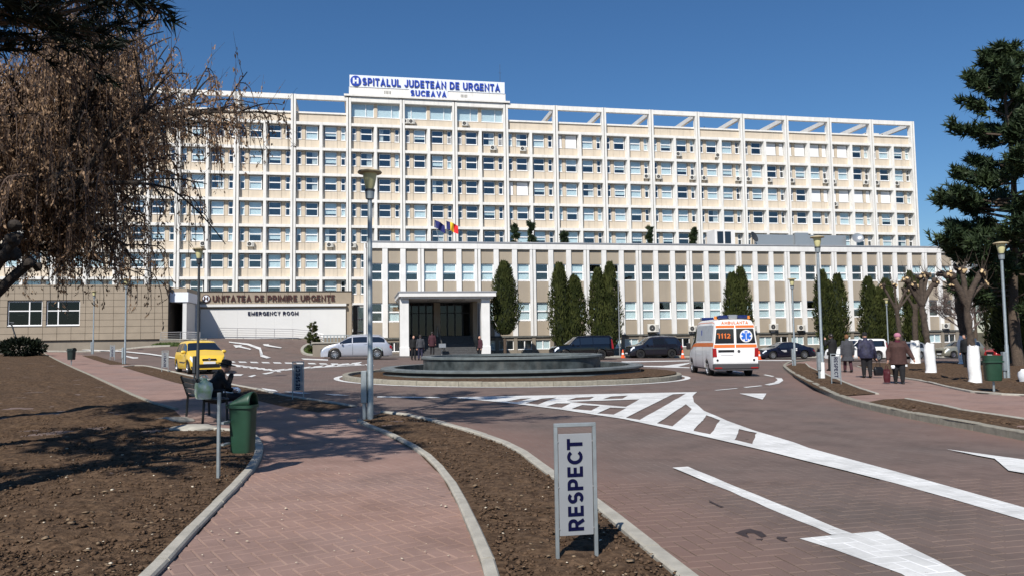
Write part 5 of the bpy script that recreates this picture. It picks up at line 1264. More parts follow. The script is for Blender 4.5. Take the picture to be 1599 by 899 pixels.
# dark knuckled limb at the left edge
pollard('pollarded_tree', 'black knuckled pollard limbs reaching in at the left edge', (-8.35, 10.9, 0), 2.0, .35, .21, [(.75, .0, .98, .62), (1.12, .1, .88, .50), (1.02, -.1, 1.22, .50), (-.4, .1, 1.2, .6), (.30, .1, 1.55, .55)], 33, bark='bark_d', white=0, cuts=False, trunk_pts=[Vector((-.05, 0, -.2)), Vector((0.0, 0, .5)), Vector((.03, 0, 1.0)), Vector((.10, 0, 1.5)), Vector((.35, 0, 1.95))])

def bare_tree(loc, H, seed, label, m='twig_g'):
    rr = random.Random(seed); t = thing('bare_tree', label, 'tree', loc, 0, 'leafless trees behind the tall block'); T = MB(); W = MB()
    T.tube([(0, 0, -.3), (.1, 0, H * .2), (.0, .1, H * .42)], [H * .018, H * .014, H * .011], 8); ob('trunk', T, t, mats='bark')
    def br(p, d, ln, r, dep):
        e = p + d * ln; W.tube([p, p.lerp(e, .5) + rdir(rr) * ln * .06, e], [r, r * .8, r * .5], 4 if dep < 3 else 6, False)
        if dep == 0: return
        for _ in range(4 if dep > 1 else 5):
            q = p.lerp(e, rr.uniform(.35, 1)); nd = (d + rdir(rr) * .75 + Vector((0, 0, .22))).normalized(); br(q, nd, ln * rr.uniform(.5, .72), max(.012, r * .5), dep - 1)
    for k in range(7):
        a = rr.uniform(0, 6.28); br(Vector((0, .05, H * rr.uniform(.22, .42))), Vector((math.cos(a) * .7, math.sin(a) * .7, .8)).normalized(), H * .25, H * .008, 4)
    ob('crown', W, t, mats=m); return t
bare_tree((64, 93, -1), 15.5, 3, 'leafless tree at the right end of the tall block')
bare_tree((72, 120, -1), 20, 5, 'taller hazy leafless tree far behind the pine')
bare_tree((80, 116, -1), 18, 9, 'leafless tree behind the pine crown')
bare_tree((55.6, 90.5, -1), 14.0, 14, 'slender leafless tree before the last bay of the tall block')
bare_tree((39, 66, -1), 8.5, 17, 'twiggy leafless tree in front of the right end of the wing')
# low shrubs
def bush(name, label, loc, r, h, seed, m='thuja', n=700, s0=.05):
    rr = random.Random(seed); t = thing(name, label, 'shrub', loc); L = NP(); st = MB()
    for _ in range(14):
        d = rdir(rr); st.tube([(0, 0, -.05), (d.x * r * .7, d.y * r * .7, h * rr.uniform(.4, .9))], [.02, .006], 4, False)
    for _ in range(n):
        d = rdir(rr); p = Vector((d.x * r, d.y * r, h * .5 + d.z * h * .5)) * 1; k = rr.uniform(.5, 1); p = Vector((p.x * k, p.y * k, max(.03, h * .45 + (p.z - h * .45) * k)))
        e = (d + Vector((0, 0, .4)) + rdir(rr) * .6).normalized(); s = e.cross(rdir(rr)).normalized() * s0; L.quad(p, p + e * s0 * 2 + s, p + e * s0 * 4.5, p + e * s0 * 2 - s)
    ob('stem', st, t, mats='bark'); ob('foliage', L.mesh('foliage', m), t); return t
bush('juniper_bush', 'low dark juniper bush before the tiled wall on the left', (-36.0, 56.5, zg(-36, 56)), 1.5, 1.3, 3, 'needle_shade', 1500, .07)
pine('spruce_tree', 'small young spruce on the grass bank under the white wall', (-17.3, 66.0, zg(-17.3, 66)), 2.7, .3, .95, 77, 'thuja', ln=.12, wd=.02, per=12, whorl=.22, tufts=10, crown_pow=1, cat='spruce')
# grass on the bank and in the verge
def grass(poly, n, seed, hh=.22):
    rr = random.Random(seed); L = NP(); xs = [p[0] for p in poly]; ys = [p[1] for p in poly]
    while n > 0:
        x, y = rr.uniform(min(xs), max(xs)), rr.uniform(min(ys), max(ys))
        if not inpoly((x, y), poly): continue
        n -= 1; p = Vector((x, y, zg(x, y))); e = Vector((rr.uniform(-.5, .5), rr.uniform(-.5, .5), 1)).normalized() * hh * rr.uniform(.5, 1.2); s = Vector((math.cos(x * 99), math.sin(x * 99), 0)) * .05; L.tri(p - s, p + s, p + e)
    return tag(link(bpy.data.objects.new('grass', L.mesh('grass', 'grass'))), kind='stuff')
grass([(-19.0, 77.5), (-19.3, 73), (-18.6, 68.5), (-16.9, 64), (-15.2, 61.5), (-13.8, 62.5), (-14.2, 77)], 9000, 4)
grass([(-31.8, 69.2), (-27.8, 69.4), (-27.4, 67.6), (-31.8, 67.6)], 2500, 5)
# ------------------------------------------------------------------ vehicles
def lerp_tab(tab, x):
    if x <= tab[0][0]: return tab[0][1]
    for (a, va), (b, vb) in zip(tab[:-1], tab[1:]):
        if x <= b: t = (x - a) / (b - a); return va + (vb - va) * t
    return tab[-1][1]
_wheels = {}
def wheel_meshes(r, wd, spokes, rimm):
    k = (r, wd, spokes, rimm)
    if k in _wheels: return _wheels[k]
    T = MB(); h = wd / 2
    T.lathe([(r * .62, -h), (r * .93, -h), (r, -h * .7), (r, h * .7), (r * .93, h), (r * .62, h)], 28)
    T.v = [(x, z, y) for x, y, z in T.v]
    Q = MB(); Q.lathe([(r * .66, h * .9), (r * .60, h * .99), (r * .56, h * .7), (r * .5, h * .2)], 28); Q.lathe([(0.001, h * .82), (r * .16, h * .82), (r * .2, h * .5)], 16)
    for i in range(spokes):
        a = 2 * math.pi * i / spokes
        for sg in (-.10, .10) if spokes < 8 else (0,):
            M = Matrix.Rotation(a, 4, 'Z'); w_ = r * .055
            Q.add([M @ Vector(p) for p in ((r * .12, sg * r - w_, h * .8), (r * .12, sg * r + w_, h * .8), (r * .6, sg * r * 1.9 + w_, h * .92), (r * .6, sg * r * 1.9 - w_, h * .92), (r * .12, sg * r - w_, h * .5), (r * .12, sg * r + w_, h * .5), (r * .6, sg * r * 1.9 + w_, h * .6), (r * .6, sg * r * 1.9 - w_, h * .6))], [(0, 1, 2, 3), (0, 4, 5, 1), (2, 6, 7, 3), (1, 5, 6, 2), (3, 7, 4, 0)])
    Q.v = [(x, z, y) for x, y, z in Q.v]
    D = MB(); D.lathe([(.001, h * .15), (r * .6, h * .15)], 20); D.v = [(x, z, y) for x, y, z in D.v]
    _wheels[k] = (sharp(fixn(T.mesh('wheel', 'tyre', True))), fixn(Q.mesh('rim', rimm)), fixn(D.mesh('hub', 'black'))); return _wheels[k]

class Car:
    """shell lofted along x (front = +x); every fitting is a patch lifted off that shell"""
    def __init__(c, name, label, cat, u, Y, heading, L, W, top, belt, zb, wx, wr, paint, tumble=.24, nose=.18, tail=.12, group='cars parked before the wing', rim='rim', spokes=5, dz=0, x=None, arch=1.16):
        c.L, c.W, c.top, c.belt, c.zb, c.wx, c.wr, c.tumble, c.nose, c.tail, c.paint, c.arch = L, W, top, belt, zb, wx, wr, tumble, nose, tail, paint, arch
        X = x if x is not None else (u - 800) / 1200 * Y
        c.t = thing(name, label, cat, (X, Y, zg(X, Y) + dz), heading, group)
        xs = set(round(-L / 2 + L * i / 60, 3) for i in range(61)) | {round(p[0], 3) for p in top}
        for w in wx:
            for k in range(-8, 9): xs.add(round(w + wr * arch * math.sin(k * math.pi / 16), 3))
        xs = sorted(x for x in xs if -L / 2 <= x <= L / 2); mb = MB(); rows = []
        for x in xs:
            h = c.section(x); rows.append([(x, y, z) for y, z in h] + [(x, -y, z) for y, z in reversed(h)])
        mb.grid(rows, True); mb.poly(list(reversed(rows[0]))); mb.poly(rows[-1])
        me = fixn(mb.mesh('body', paint, True)); sharp(me, 50); ob('body', me, c.t)
        for x in wx:
            for s in (1, -1):
                T, Q, D = wheel_meshes(wr, .22, spokes, rim)
                o = link(bpy.data.objects.new('wheel', T), c.t, (x, s * (W / 2 - .135), wr), 0 if s > 0 else math.pi); link(bpy.data.objects.new('rim', Q), o); link(bpy.data.objects.new('hub', D), o)
        ub = MB(); ub.box(-L / 2 + .25, L / 2 - .25, -W / 2 + .28, W / 2 - .28, zb - .04, zb + .35); ob('underbody', ub, c.t, mats='black')
    def hw(c, x):
        e = c.L / 2; fx = max(0, (x - (e - .9)) / .9); rx = max(0, (-x - (e - .6)) / .6)
        return c.W / 2 * (1 - c.nose * fx ** 2.4 - c.tail * rx ** 2.6)
    def section(c, x):
        zt = lerp_tab(c.top, x); zbl = min(lerp_tab(c.belt, x), zt - .03); w = c.hw(x); zb = c.zb
        for wx in c.wx:
            d = abs(x - wx); ra = c.wr * c.arch
            if d < ra: zb = max(zb, c.wr + math.sqrt(ra * ra - d * d))
        zb = min(zb, zbl - .08)
        g = max(0, min(1, (zt - zbl) / .5)); wt = w * (1 - .05 - c.tumble * g)
        hgt = zbl - c.zb; m1 = max(zb + .01, c.zb + .10); m2 = max(zb + .02, c.zb + hgt * .5); m3 = max(zb + .03, c.zb + hgt * .86)
        return [(0.0, zb), (w * .93, zb), (w * .985, m1), (w, m2), (w * .992, m3), (w * .965, zbl), (wt + .02, zt - (zt - zbl) * .14), (wt * .93, zt - (zt - zbl) * .035), (wt * .55, zt), (0.0, zt + .012)]
    def P(c, x, t, s=1):
        h = c.section(max(-c.L / 2, min(c.L / 2, x))); i = min(8, int(t)); f = t - i
        return Vector((x, s * (h[i][0] + (h[i + 1][0] - h[i][0]) * f), h[i][1] + (h[i + 1][1] - h[i][1]) * f))
    def N(c, x, t, s):
        a = c.P(x + .02, t, s) - c.P(x - .02, t, s); b = c.P(x, min(8.99, t + .06), s) - c.P(x, max(.6, t - .06), s)
        n = a.cross(b) * -s
        return n.normalized() if n.length > 1e-7 else Vector((0, s, 0))
    def patch(c, name, x0, x1, t0, t1, m, off=.006, side=1, nx=8, ntt=4, parent=None, full=False):
        """x0/x1 may be (low, high) pairs for slanted ends; full mirrors across the middle"""
        X = lambda e, f: e[0] + (e[1] - e[0]) * f if hasattr(e, '__len__') else e
        mb = MB()
        def rows(s):
            out = []
            for i in range(nx + 1):
                r = []
                for j in range(ntt + 1):
                    f = j / ntt; t = t0 + (t1 - t0) * f; x = X(x0, f) + (X(x1, f) - X(x0, f)) * i / nx; r.append(c.P(x, t, s) + c.N(x, t, s) * off)
                out.append(r)
            return out
        if full:
            a, b = rows(1), rows(-1); mb.grid([ra + list(reversed(rb))[1:] for ra, rb in zip(a, b)])
        else: mb.grid(rows(side))
        return ob(name, fixn(mb.mesh(name, m, True)), parent or c.t)
    def side_glass(c, spans, t0=5.12, t1=5.92):
        for s in (1, -1):
            for (a, b) in spans: c.patch('side_window', a, b, t0, t1, 'carglass', .006, s, 6, 3)
    def doors(c, spans, t1=5.0):
        for s in (1, -1):
            for (a, b) in spans:
                c.patch('door_gap', a - .012, b + .012, 1.6, t1, 'seam', .002, s, 6, 8)
                d = c.patch('door', a, b, 1.62, t1, c.paint, .005, s, 6, 8)
                hx = a + .10; p = c.P(hx + .1, 4.6, s); mb = MB(); mb.bbox(hx, hx + .2, min(p.y, p.y + s * .035), max(p.y, p.y + s * .035), p.z - .02, p.z + .02, .008); ob('handle', mb, d, mats=c.paint)
    def mirrors(c, x, z, m=None):
        for s in (1, -1):
            mb = MB(); mb.sphere((x, s * (c.W / 2 + .06), z), (.07, .12, .08), 10, 7); mb.box(x - .03, x + .03, min(s * (c.W / 2 - .1), s * (c.W / 2)), max(s * (c.W / 2 - .1), s * (c.W / 2)), z - .04, z); ob('mirror', mb, c.t, mats=m or c.paint, smooth=True)
    def end_plate(c, x, z, sx):
        mb = MB(); mb.box(min(x, x + sx * .02), max(x, x + sx * .02), -.26, .26, z - .055, z + .055); ob('plate', mb, c.t, mats='plate')

HL = math.pi + A11
def suv(name, label, u, Y, paint, L=4.8, W=1.9, H=1.8, boxy=False, heading=HL, light='headlight', x=None, dz=0, bumperm='bumper', rim='rim', estate=False, spokes=5, roof_rails=True, group='cars parked before the wing', wr=.38, cat='car'):
    e = L / 2; hood = H * .62; b = H * .585
    if boxy: top = [(-e, H * .55), (-e + .03, H * .62), (-e + .10, H * .93), (-e + .25, H * .99), (-.6, H), (e - 2.05, H * .985), (e - 1.9, H * .95), (e - 1.25, H * .64), (e - 1.1, H * .62), (e - .25, H * .57), (e - .06, H * .50), (e, H * .36)]
    elif estate: top = [(-e, H * .45), (-e + .05, H * .55), (-e + .28, H * .63), (-e + .62, H * .90), (-e + .95, H * .975), (-.35, H), (e - 2.15, H * .975), (e - 1.9, H * .92), (e - 1.15, H * .655), (e - .8, H * .62), (e - .25, H * .52), (e - .06, H * .42), (e, H * .30)]
    else: top = [(-e, H * .45), (-e + .04, H * .60), (-e + .16, H * .66), (-e + .40, H * .92), (-e + .62, H * .975), (-.4, H), (e - 2.1, H * .98), (e - 1.9, H * .945), (e - 1.2, H * .655), (e - 1.0, H * .63), (e - .28, H * .56), (e - .06, H * .47), (e, H * .33)]
    belt = [(-e, H * .54), (-e + .4, H * (.66 if estate else .61)), (0, H * (.65 if estate else .595)), (e - 1.1, H * (.615 if estate else .575)), (e - .3, H * .50), (e, H * .30)]
    c = Car(name, label, cat, u, Y, heading, L, W, top, belt, .24, (-L * .285, L * .305), wr, paint, tumble=.14 if boxy else .2, rim=rim, x=x, dz=dz, spokes=spokes, group=group)
    rear = -e + (.42 if not boxy else .35); xa = e - 1.55
    c.side_glass([(rear + (.12 if not boxy else 0), -L * .155), (-L * .145, .28), (.34, e - 1.36)])
    c.patch('windscreen', (e - 1.22, e - 1.27), (e - 1.88, e - 1.84), 6.15, 9, 'carglass', .006, 1, 6, 6, full=True)
    c.patch('rear_window', (-e + .07 if boxy else -e + .19), (-e + .13 if boxy else -e + .40), 6.15, 9, 'carglass', .008, 1, 4, 6, full=True)
    c.doors([(-L * .165, .27), (.31, e - 1.28)])
    for s in (1, -1):
        c.patch('headlight', e - .42, e - .10, 4.2, 5.6, light, .010, s, 5, 3)
        c.patch('tail_light', -e + .01, -e + .2, 3.6, 5.0 if not boxy else 5.8, 'taillight', .010, s, 4, 3)
        c.patch('sill', -L * .285 + wr * 1.2, L * .305 - wr * 1.2, 1.0, 1.9, bumperm, .012, s, 6, 2)
    c.patch('front_bumper', e - .12, e - .001, 1.0, 3.0, bumperm, .012, 1, 3, 3, full=False); c.patch('front_bumper', e - .12, e - .001, 1.0, 3.0, bumperm, .012, -1, 3, 3)
    mb = MB(); z = H * .36; mb.bbox(e - .05, e + .015, -.42, .42, z - .12, z + .14, .01); ob('grille', mb, c.t, mats='black'); c.end_plate(e + .012, H * .24, 1); c.end_plate(-e - .005, H * .44, -1)
    c.mirrors(e - 1.52, H * .63)
    if roof_rails:
        for s in (1, -1):
            mb = MB(); mb.tube([(-e + .75, s * W * .335, H * .985), (-.6, s * W * .35, H + .045), (e - 2.2, s * W * .34, H * .99)], .018, 6); ob('roof_rail', mb, c.t, mats='alu')
    return c
suv('silver_suv', 'silver estate style SUV parked between the entrance and the emergency ramp', 557, 56.6, 'p_silver', 5.08, 1.97, 1.76, estate=True, bumperm='p_silver', group=None, spokes=10, wr=.40)
suv('black_suv', 'boxy black off-road car, left of the two parked behind the fountain', 906, 60.5, 'p_black', 4.84, 1.92, 1.86, boxy=True, rim='rim_d', bumperm='black', roof_rails=False)
suv('graphite_suv', 'graphite off-road car between two orange traffic cones', 1018, 66.5, 'p_navy', 4.78, 1.88, 1.85, rim='rim_d', bumperm='black')
suv('white_minivan', 'white car facing left, half hidden behind the walkers', 1334, 60.0, 'p_white', 4.5, 1.82, 1.72, boxy=True, bumperm='p_white', roof_rails=False)
suv('grey_car', 'grey car parked behind the walking people beside the white car', 1404, 68.0, 'p_grey', 4.3, 1.75, 1.5, bumperm='p_grey', roof_rails=False, wr=.32)
suv('beige_minivan', 'champagne coloured people carrier seen between the two limewashed trunks', 1494, 74.5, 'p_beige', 4.4, 1.8, 1.68, bumperm='p_beige', roof_rails=False, wr=.33)
suv('red_car', 'red car in the shade behind the right green bin', 1572, 72.0, 'p_red', 4.2, 1.72, 1.48, bumperm='p_red', roof_rails=False, wr=.32)
# saloon
e = 2.465
c = Car('black_saloon', 'midnight black saloon car with white lettering marks beside the ambulance', 'car', 1221, 65.6, HL, 4.93, 1.87,
        [(-e, .62), (-e + .06, .90), (-e + .5, 1.00), (-e + .75, 1.03), (-.95, 1.36), (-.4, 1.45), (.15, 1.44), (.45, 1.38), (1.2, 1.0), (1.4, .97), (e - .3, .80), (e - .06, .68), (e, .48)],
        [(-e, .60), (-e + .5, .97), (0, .93), (1.2, .90), (e - .3, .74), (e, .45)], .18, (-1.42, 1.49), .345, 'p_dkblue', tumble=.26, rim='rim', spokes=10)
c.side_glass([(-1.32, -.98), (-.94, .0), (.06, 1.02)]); c.patch('windscreen', (1.15, 1.1), (.5, .53), 6.15, 9, 'carglass', .006, 1, 6, 6, full=True); c.patch('rear_window', -1.65, -1.0, 6.2, 9, 'carglass', .006, 1, 6, 6, full=True)
c.doors([(-1.02, -.02), (.03, 1.13)])
for s in (1, -1):
    c.patch('headlight', e - .42, e - .1, 4.0, 5.4, 'headlight', .01, s, 5, 3); c.patch('tail_light', -e + .01, -e + .25, 4.0, 5.2, 'taillight', .01, s, 4, 3)
    mb = MB(); p = c.P(.5, 3.5, s)
    for k in range(3): mb.box(.25 + k * .001, .75 - k * .12, p.y + s * .007 - .001, p.y + s * .007 + .001, p.z + .06 - k * .06, p.z + .09 - k * .06)
    for k in range(4): mb.box(-.72 + (k % 2) * .2, -.56 + (k % 2) * .2, p.y + s * .007 - .001, p.y + s * .007 + .001, p.z + .02 + (k // 2) * .13, p.z + .11 + (k // 2) * .13)
    ob('door_print', mb, c.t, mats='plate')
mb = MB(); mb.bbox(e - .05, e + .012, -.4, .4, .32, .66, .01); ob('grille', mb, c.t, mats='black'); c.mirrors(.98, .98); c.end_plate(e + .01, .4, 1)
# yellow hatchback
e = 1.915
c = Car('yellow_hatchback', 'yellow three door hatchback driving towards the path by the bench', 'car', 313, 36.4, R(-56), 3.83, 1.66,
        [(-e, .62), (-e + .05, .88), (-e + .14, .98), (-e + .36, 1.38), (-e + .6, 1.46), (-.35, 1.51), (.05, 1.50), (.32, 1.44), (1.0, 1.02), (1.15, .98), (e - .28, .82), (e - .06, .68), (e, .46)],
        [(-e, .62), (-e + .4, .93), (0, .90), (1.0, .87), (e - .3, .74), (e, .44)], .2, (-1.21, 1.23), .30, 'p_yellow', tumble=.2, nose=.24, group=None, spokes=5)
c.side_glass([(-1.42, -.42), (-.34, .86)]); c.patch('windscreen', (.97, .93), (.36, .40), 6.1, 9, 'carglass', .006, 1, 6, 6, full=True); c.patch('rear_window', -e + .17, -e + .34, 6.2, 9, 'carglass', .006, 1, 4, 6, full=True)
c.doors([(-.38, .93)])
for s in (1, -1):
    c.patch('headlight', e - .36, e - .07, 4.0, 5.7, 'headlight', .012, s, 5, 3); c.patch('tail_light', -e + .02, -e + .2, 4.0, 5.3, 'taillight', .01, s, 4, 3)
    c.patch('side_trim', -.38, .93, 2.7, 2.95, 'bumper', .014, s, 5, 1); c.patch('front_bumper', e - .25, e - .001, 1.0, 2.4, 'bumper', .012, s, 4, 3)
mb = MB(); mb.bbox(e - .06, e + .02, -.45, .45, .28, .44, .012); ob('grille', mb, c.t, mats='black'); mb = MB(); mb.bbox(e - .10, e - .005, -.3, .3, .60, .68, .01); ob('grille', mb, c.t, mats='black')
mb = MB(); mb.tube([(e - .085, 0, .66), (e + .0, 0, .655)], .055, 14); ob('badge', mb, c.t, mats='rim'); c.mirrors(.78, .98); c.end_plate(e + .02, .50, 1)
mb = MB(); mb.tube([(-.9, 0, 1.49), (-1.15, 0, 1.72)], [.008, .004], 5); ob('aerial', mb, c.t, mats='black')

# ambulance van
e = 2.60
am = Car('ambulance', 'white high roof ambulance van with orange stripes seen from behind', 'ambulance', 1122, 34.9, R(89), 5.2, 1.92,
         [(-e, 2.28), (-e + .10, 2.40), (-e + .5, 2.46), (0.2, 2.46), (.75, 2.40), (1.0, 2.2), (1.2, 1.95), (1.95, 1.22), (2.1, 1.14), (e - .2, .95), (e - .04, .78), (e, .5)],
         [(-e, 1.30), (1.2, 1.26), (1.9, 1.06), (e, .46)], .30, (-1.45, 1.62), .345, 'p_white', tumble=.125, nose=.2, tail=.03, group=None, rim='rim', spokes=8, dz=-.02)
rz = -e - .012
def rear(name, pts, m, parent=None, d=.0):
    """a flat piece on the back doors, which lean in above the waist"""
    mb = MB(); fr_, bk_ = [], []
    for y, z in pts:
        fr_.append((-e - .008 - d, y, z)); bk_.append((-e + .03, y, z))
    n = len(pts); mb.add(fr_ + bk_, [tuple(range(n)), tuple(range(2 * n - 1, n - 1, -1))] + [(i, n + i, n + (i + 1) % n, (i + 1) % n) for i in range(n)])
    me = fixn(mb.mesh(name, m)); return ob(name, me, parent or am.t)
wtop = .755
for s in (1, -1):
    Q = lambda pts: [(s * y, z) for y, z in pts]
    rd = rear('rear_door', Q([(.012, .62), (.90, .62), (.915, 1.28), (.80, 2.20), (.012, 2.20)]), 'p_white', None, .004)
    rear('rear_window', Q([(.05, 1.42), (.845, 1.42), (.775, 2.0), (.735, 2.03), (.05, 2.03)]), 'carglass', rd, .012)
    rear('stripe', Q([(.02, 1.24), (.895, 1.24), (.88, 1.37), (.02, 1.37)]), 'orange', rd, .010)
    rear('stripe', Q([(.02, 2.07), (.80, 2.07), (.785, 2.17), (.02, 2.17)]), 'orange', rd, .010)
    rear('tail_light', Q([(.78, .86), (.955, .86), (.95, 1.22), (.80, 1.22)]), 'taillight', None, .022)
    rear('reflector', [(s * .76 + .05 * math.cos(k * .7854), .72 + .05 * math.sin(k * .7854)) for k in range(8)], 'black', None, .02)
    am.patch('side_stripe', -e + .05, 1.75, 4.95, 5.16, 'orange', .006, s, 16, 2); am.patch('roof_stripe', -e + .08, 1.05, 6.02, 6.2, 'orange', .006, s, 14, 2)
    am.patch('side_window', -2.35, .55, 5.25, 5.9, 'greyfoil', .008, s, 10, 3); am.patch('side_window', (.72, .72), (1.85, 1.18), 5.2, 5.88, 'carglass', .008, s, 6, 3)
    am.patch('door_gap', .60, .625, 1.5, 6.0, 'seam', .003, s, 1, 8); am.patch('door_gap', -.72, -.70, 1.5, 5.2, 'seam', .003, s, 1, 8)
    am.patch('sill', -1.0, 1.15, 1.0, 1.6, 'bumper', .006, s, 6, 2)
    am.patch('headlight', e - .4, e - .1, 4.2, 5.5, 'headlight', .01, s, 4, 3)
    p = am.P(-.3, 5.55, s); mb = MB(); mb.box(-.42, -.30, p.y + s * .014 - .003, p.y + s * .014 + .003, p.z - .22, p.z + .16); ob('side_emblem', mb, am.t, mats='blue')
am.patch('windscreen', (1.9, 1.86), (1.24, 1.27), 6.15, 9, 'carglass', .006, 1, 6, 6, full=True)
mb = MB(); mb.bbox(-e - .10, -e + .12, -.95, .95, .34, .58, .04); ob('rear_bumper', mb, am.t, mats='bumper'); mb = MB(); mb.box(-e - .11, -e - .098, -.9, -.6, .38, .43).box(-e - .11, -e - .098, .6, .9, .38, .43); ob('reflector', mb, am.t, mats='taillight')
rear('handle_strip', [(.06, 1.06), (.72, 1.06), (.72, 1.15), (.06, 1.15)], 'black', None, .03); rear('plate', [(.10, .93), (.62, .93), (.62, 1.04), (.10, 1.04)], 'plate', None, .022)
rear('badge', [(-.14 + .06 * math.cos(k * .5236), 1.09 + .06 * math.sin(k * .5236)) for k in range(12)], 'bumper', None, .022)
BACK = Matrix(((0, 0, -1, 0), (-1, 0, 0, 0), (0, 1, 0, 0), (0, 0, 0, 1)))          # text on a face that looks along -x
ltr = MB(); ltr.box(-e - .012, -e - .01, -.66, .66, 2.20, 2.35); lp0 = ob('roof_panel', ltr, am.t, mats='p_white')
letters('AMBULANTA', 1.12, .13, .004, 'orange', lp0, Matrix.Translation((-e - .018, .56, 2.22)) @ BACK, .14)
n112 = MB(); n112.box(-e - .024, -e - .0215, .17, .70, 1.60, 1.86)
o112 = ob('number_backing', n112, am.t, mats='carglass'); letters('112', .40, .20, .004, 'orange', o112, Matrix.Translation((-e - .032, .60, 1.63)) @ BACK, .14)
mb = MB(); mb.box(-e - .034, -e - .026, .64, .68, 1.63, 1.83); mb.box(-e - .034, -e - .026, .64, .75, 1.80, 1.84); ob('handset_mark', mb, o112, mats='orange')
em = rear('emblem', [(-.46 + .26 * math.cos(k * .2618), 1.72 + .26 * math.sin(k * .2618)) for k in range(24)], 'plate', None, .018)
for k in range(3):
    a = k * math.pi / 3 + math.pi / 2; mb = MB(); M = Matrix.Translation((-e - .03, -.46, 1.72)) @ Matrix.Rotation(a, 4, 'X'); mb.box(-.002 + k * .0008, .002 + k * .0008, -.21, .21, -.06, .06, M); ob('star', mb, em, mats='starblue')
mb = MB(); mb.box(-e - .0345, -e - .0325, -.475, -.445, 1.56, 1.88); ob('staff', mb, em, mats='plate')
lb = MB(); lb.bbox(-e + .25, -e + .55, -.62, .62, 2.45, 2.56, .02); bar = ob('light_bar', lb, am.t, mats='acdark')
for s in (1, -1):
    mb = MB(); mb.bbox(-e + .22, -e + .56, min(s * .2, s * .62), max(s * .2, s * .62), 2.455, 2.60, .03); ob('blue_lamp', mb, bar, mats='bluelens')
    mb = MB(); mb.tube([(-e + .38, s * .70, 2.44), (-e + .38, s * .70, 2.57)], [.07, .05], 10); ob('amber_lamp', mb, bar, mats='orange_l')
    mb = MB(); mb.bbox(.3, .7, min(s * .15, s * .7), max(s * .15, s * .7), 2.44, 2.58, .03); ob('blue_lamp', mb, bar, mats='bluelens')
mb = MB(); mb.bbox(-e + .20, -e + .5, -.18, .18, 2.46, 2.62, .02); ob('work_lamp', mb, bar, mats='alu')
for s in (1, -1):
    mb = MB(); mb.bbox(1.62, 1.72, min(s * .96, s * 1.16), max(s * .96, s * 1.16), 1.12, 1.42, .03); ob('mirror', mb, am.t, mats='black')
# traffic cones
def cone(u, Y, label):
    x = (u - 800) / 1200 * Y; t = thing('traffic_cone', label, 'traffic cone', (x, Y, zg(x, Y) + .012), 0, 'orange traffic cones')
    mb = MB(); mb.bbox(-.19, .19, -.19, .19, 0, .04, .01); ob('base', mb, t, mats='cone')
    mb = MB(); mb.lathe([(.15, .04), (.045, .70), (.03, .72), (.001, .72)], 18); ob('cone_body', mb, t, mats='cone', smooth=True)
    mb = MB(); mb.lathe([(.112, .30), (.088, .44)], 18); ob('white_band', mb, t, mats='plate')
cone(971, 65.3, 'orange traffic cone at the nose of the graphite off-road car'); cone(1064, 65.9, 'orange traffic cone behind the tail of the graphite off-road car'); cone(1183, 62.5, 'orange traffic cone between the ambulance and the black saloon')
# ------------------------------------------------------------------ lamp posts
def lamp_post(x, y, label, box='grey', dz=0, h=5.05, white=False, dark=False):
    t = thing('lamp_post', label, 'lamp post', (x, y, zg(x, y) + dz), 0, 'round headed lamp posts'); m = 'darkpost' if dark else 'steel'
    mb = MB(); mb.lathe([(.062, -.2), (.062, 1.2), (.05, 1.25), (.046, h - .75), (.044, h - .62), (.085, h - .6), (.10, h - .42), (.07, h - .40), (.001, h - .40)], 16); ob('pole', mb, t, mats=m, smooth=True)
    mb = MB(); mb.lathe([(.075, h - .40), (.10, h - .33), (.13, h - .18), (.145, h - .06), (.001, h - .06)], 24); ob('globe', mb, t, mats='lampglass', smooth=True)
    mb = MB(); mb.lathe([(.15, h - .075), (.235, h - .075), (.248, h - .055), (.23, h - .03), (.08, h + .005), (.001, h + .01)], 28); ob('cap', mb, t, mats='lamptop', smooth=True)
    mb = MB(); mb.lathe([(.09, h - .46), (.105, h - .44), (.105, h - .405), (.09, h - .40)], 16); ob('collar', mb, t, mats='darkpost')
    mb = MB(); mb.bbox(-.175, -.062, -.075, .075, .34, .98, .012); b = ob('junction_box', mb, t, mats=m)
    mb = MB(); mb.box(-.165, -.07, -.079, -.0755, .40, .92); ob('cover', mb, b, mats=m)
    mb = MB(); mb.tube([(-.12, 0, .34), (-.12, 0, -.1)], .038, 10); ob('conduit', mb, b, mats=m)
    if white: mb = MB(); mb.tube([(0, 0, 0), (0, 0, .62)], .078, 16); ob('white_foot', mb, t, mats='limewash')
lamp_post(-2.87, 15.5, 'tall grey lamp post in the middle on the end of the soil strip')
lamp_post(-11.85, 29.0, 'dark lamp post behind the yellow hatchback', dark=True)
lamp_post(-22.95, 45.6, 'grey lamp post on the left strip before the tiled wall')
lamp_post(-33.4, 61.3, 'farthest small lamp post on the left before the tiled wall')
lamp_post(11.05, 27.6, 'grey lamp post with a white painted foot beside the right turned sign', dz=.1, h=5.15, white=True)
lamp_post(16.9, 26.4, 'lamp post behind the right green bin', dz=.1, h=4.75)
lamp_post(15.7, 43.0, 'lamp post at the far end of the right planting strip', dz=.1, h=4.9)
lamp_post(30.2, 62.0, 'thin distant lamp post before the slim thuja', h=5.0)

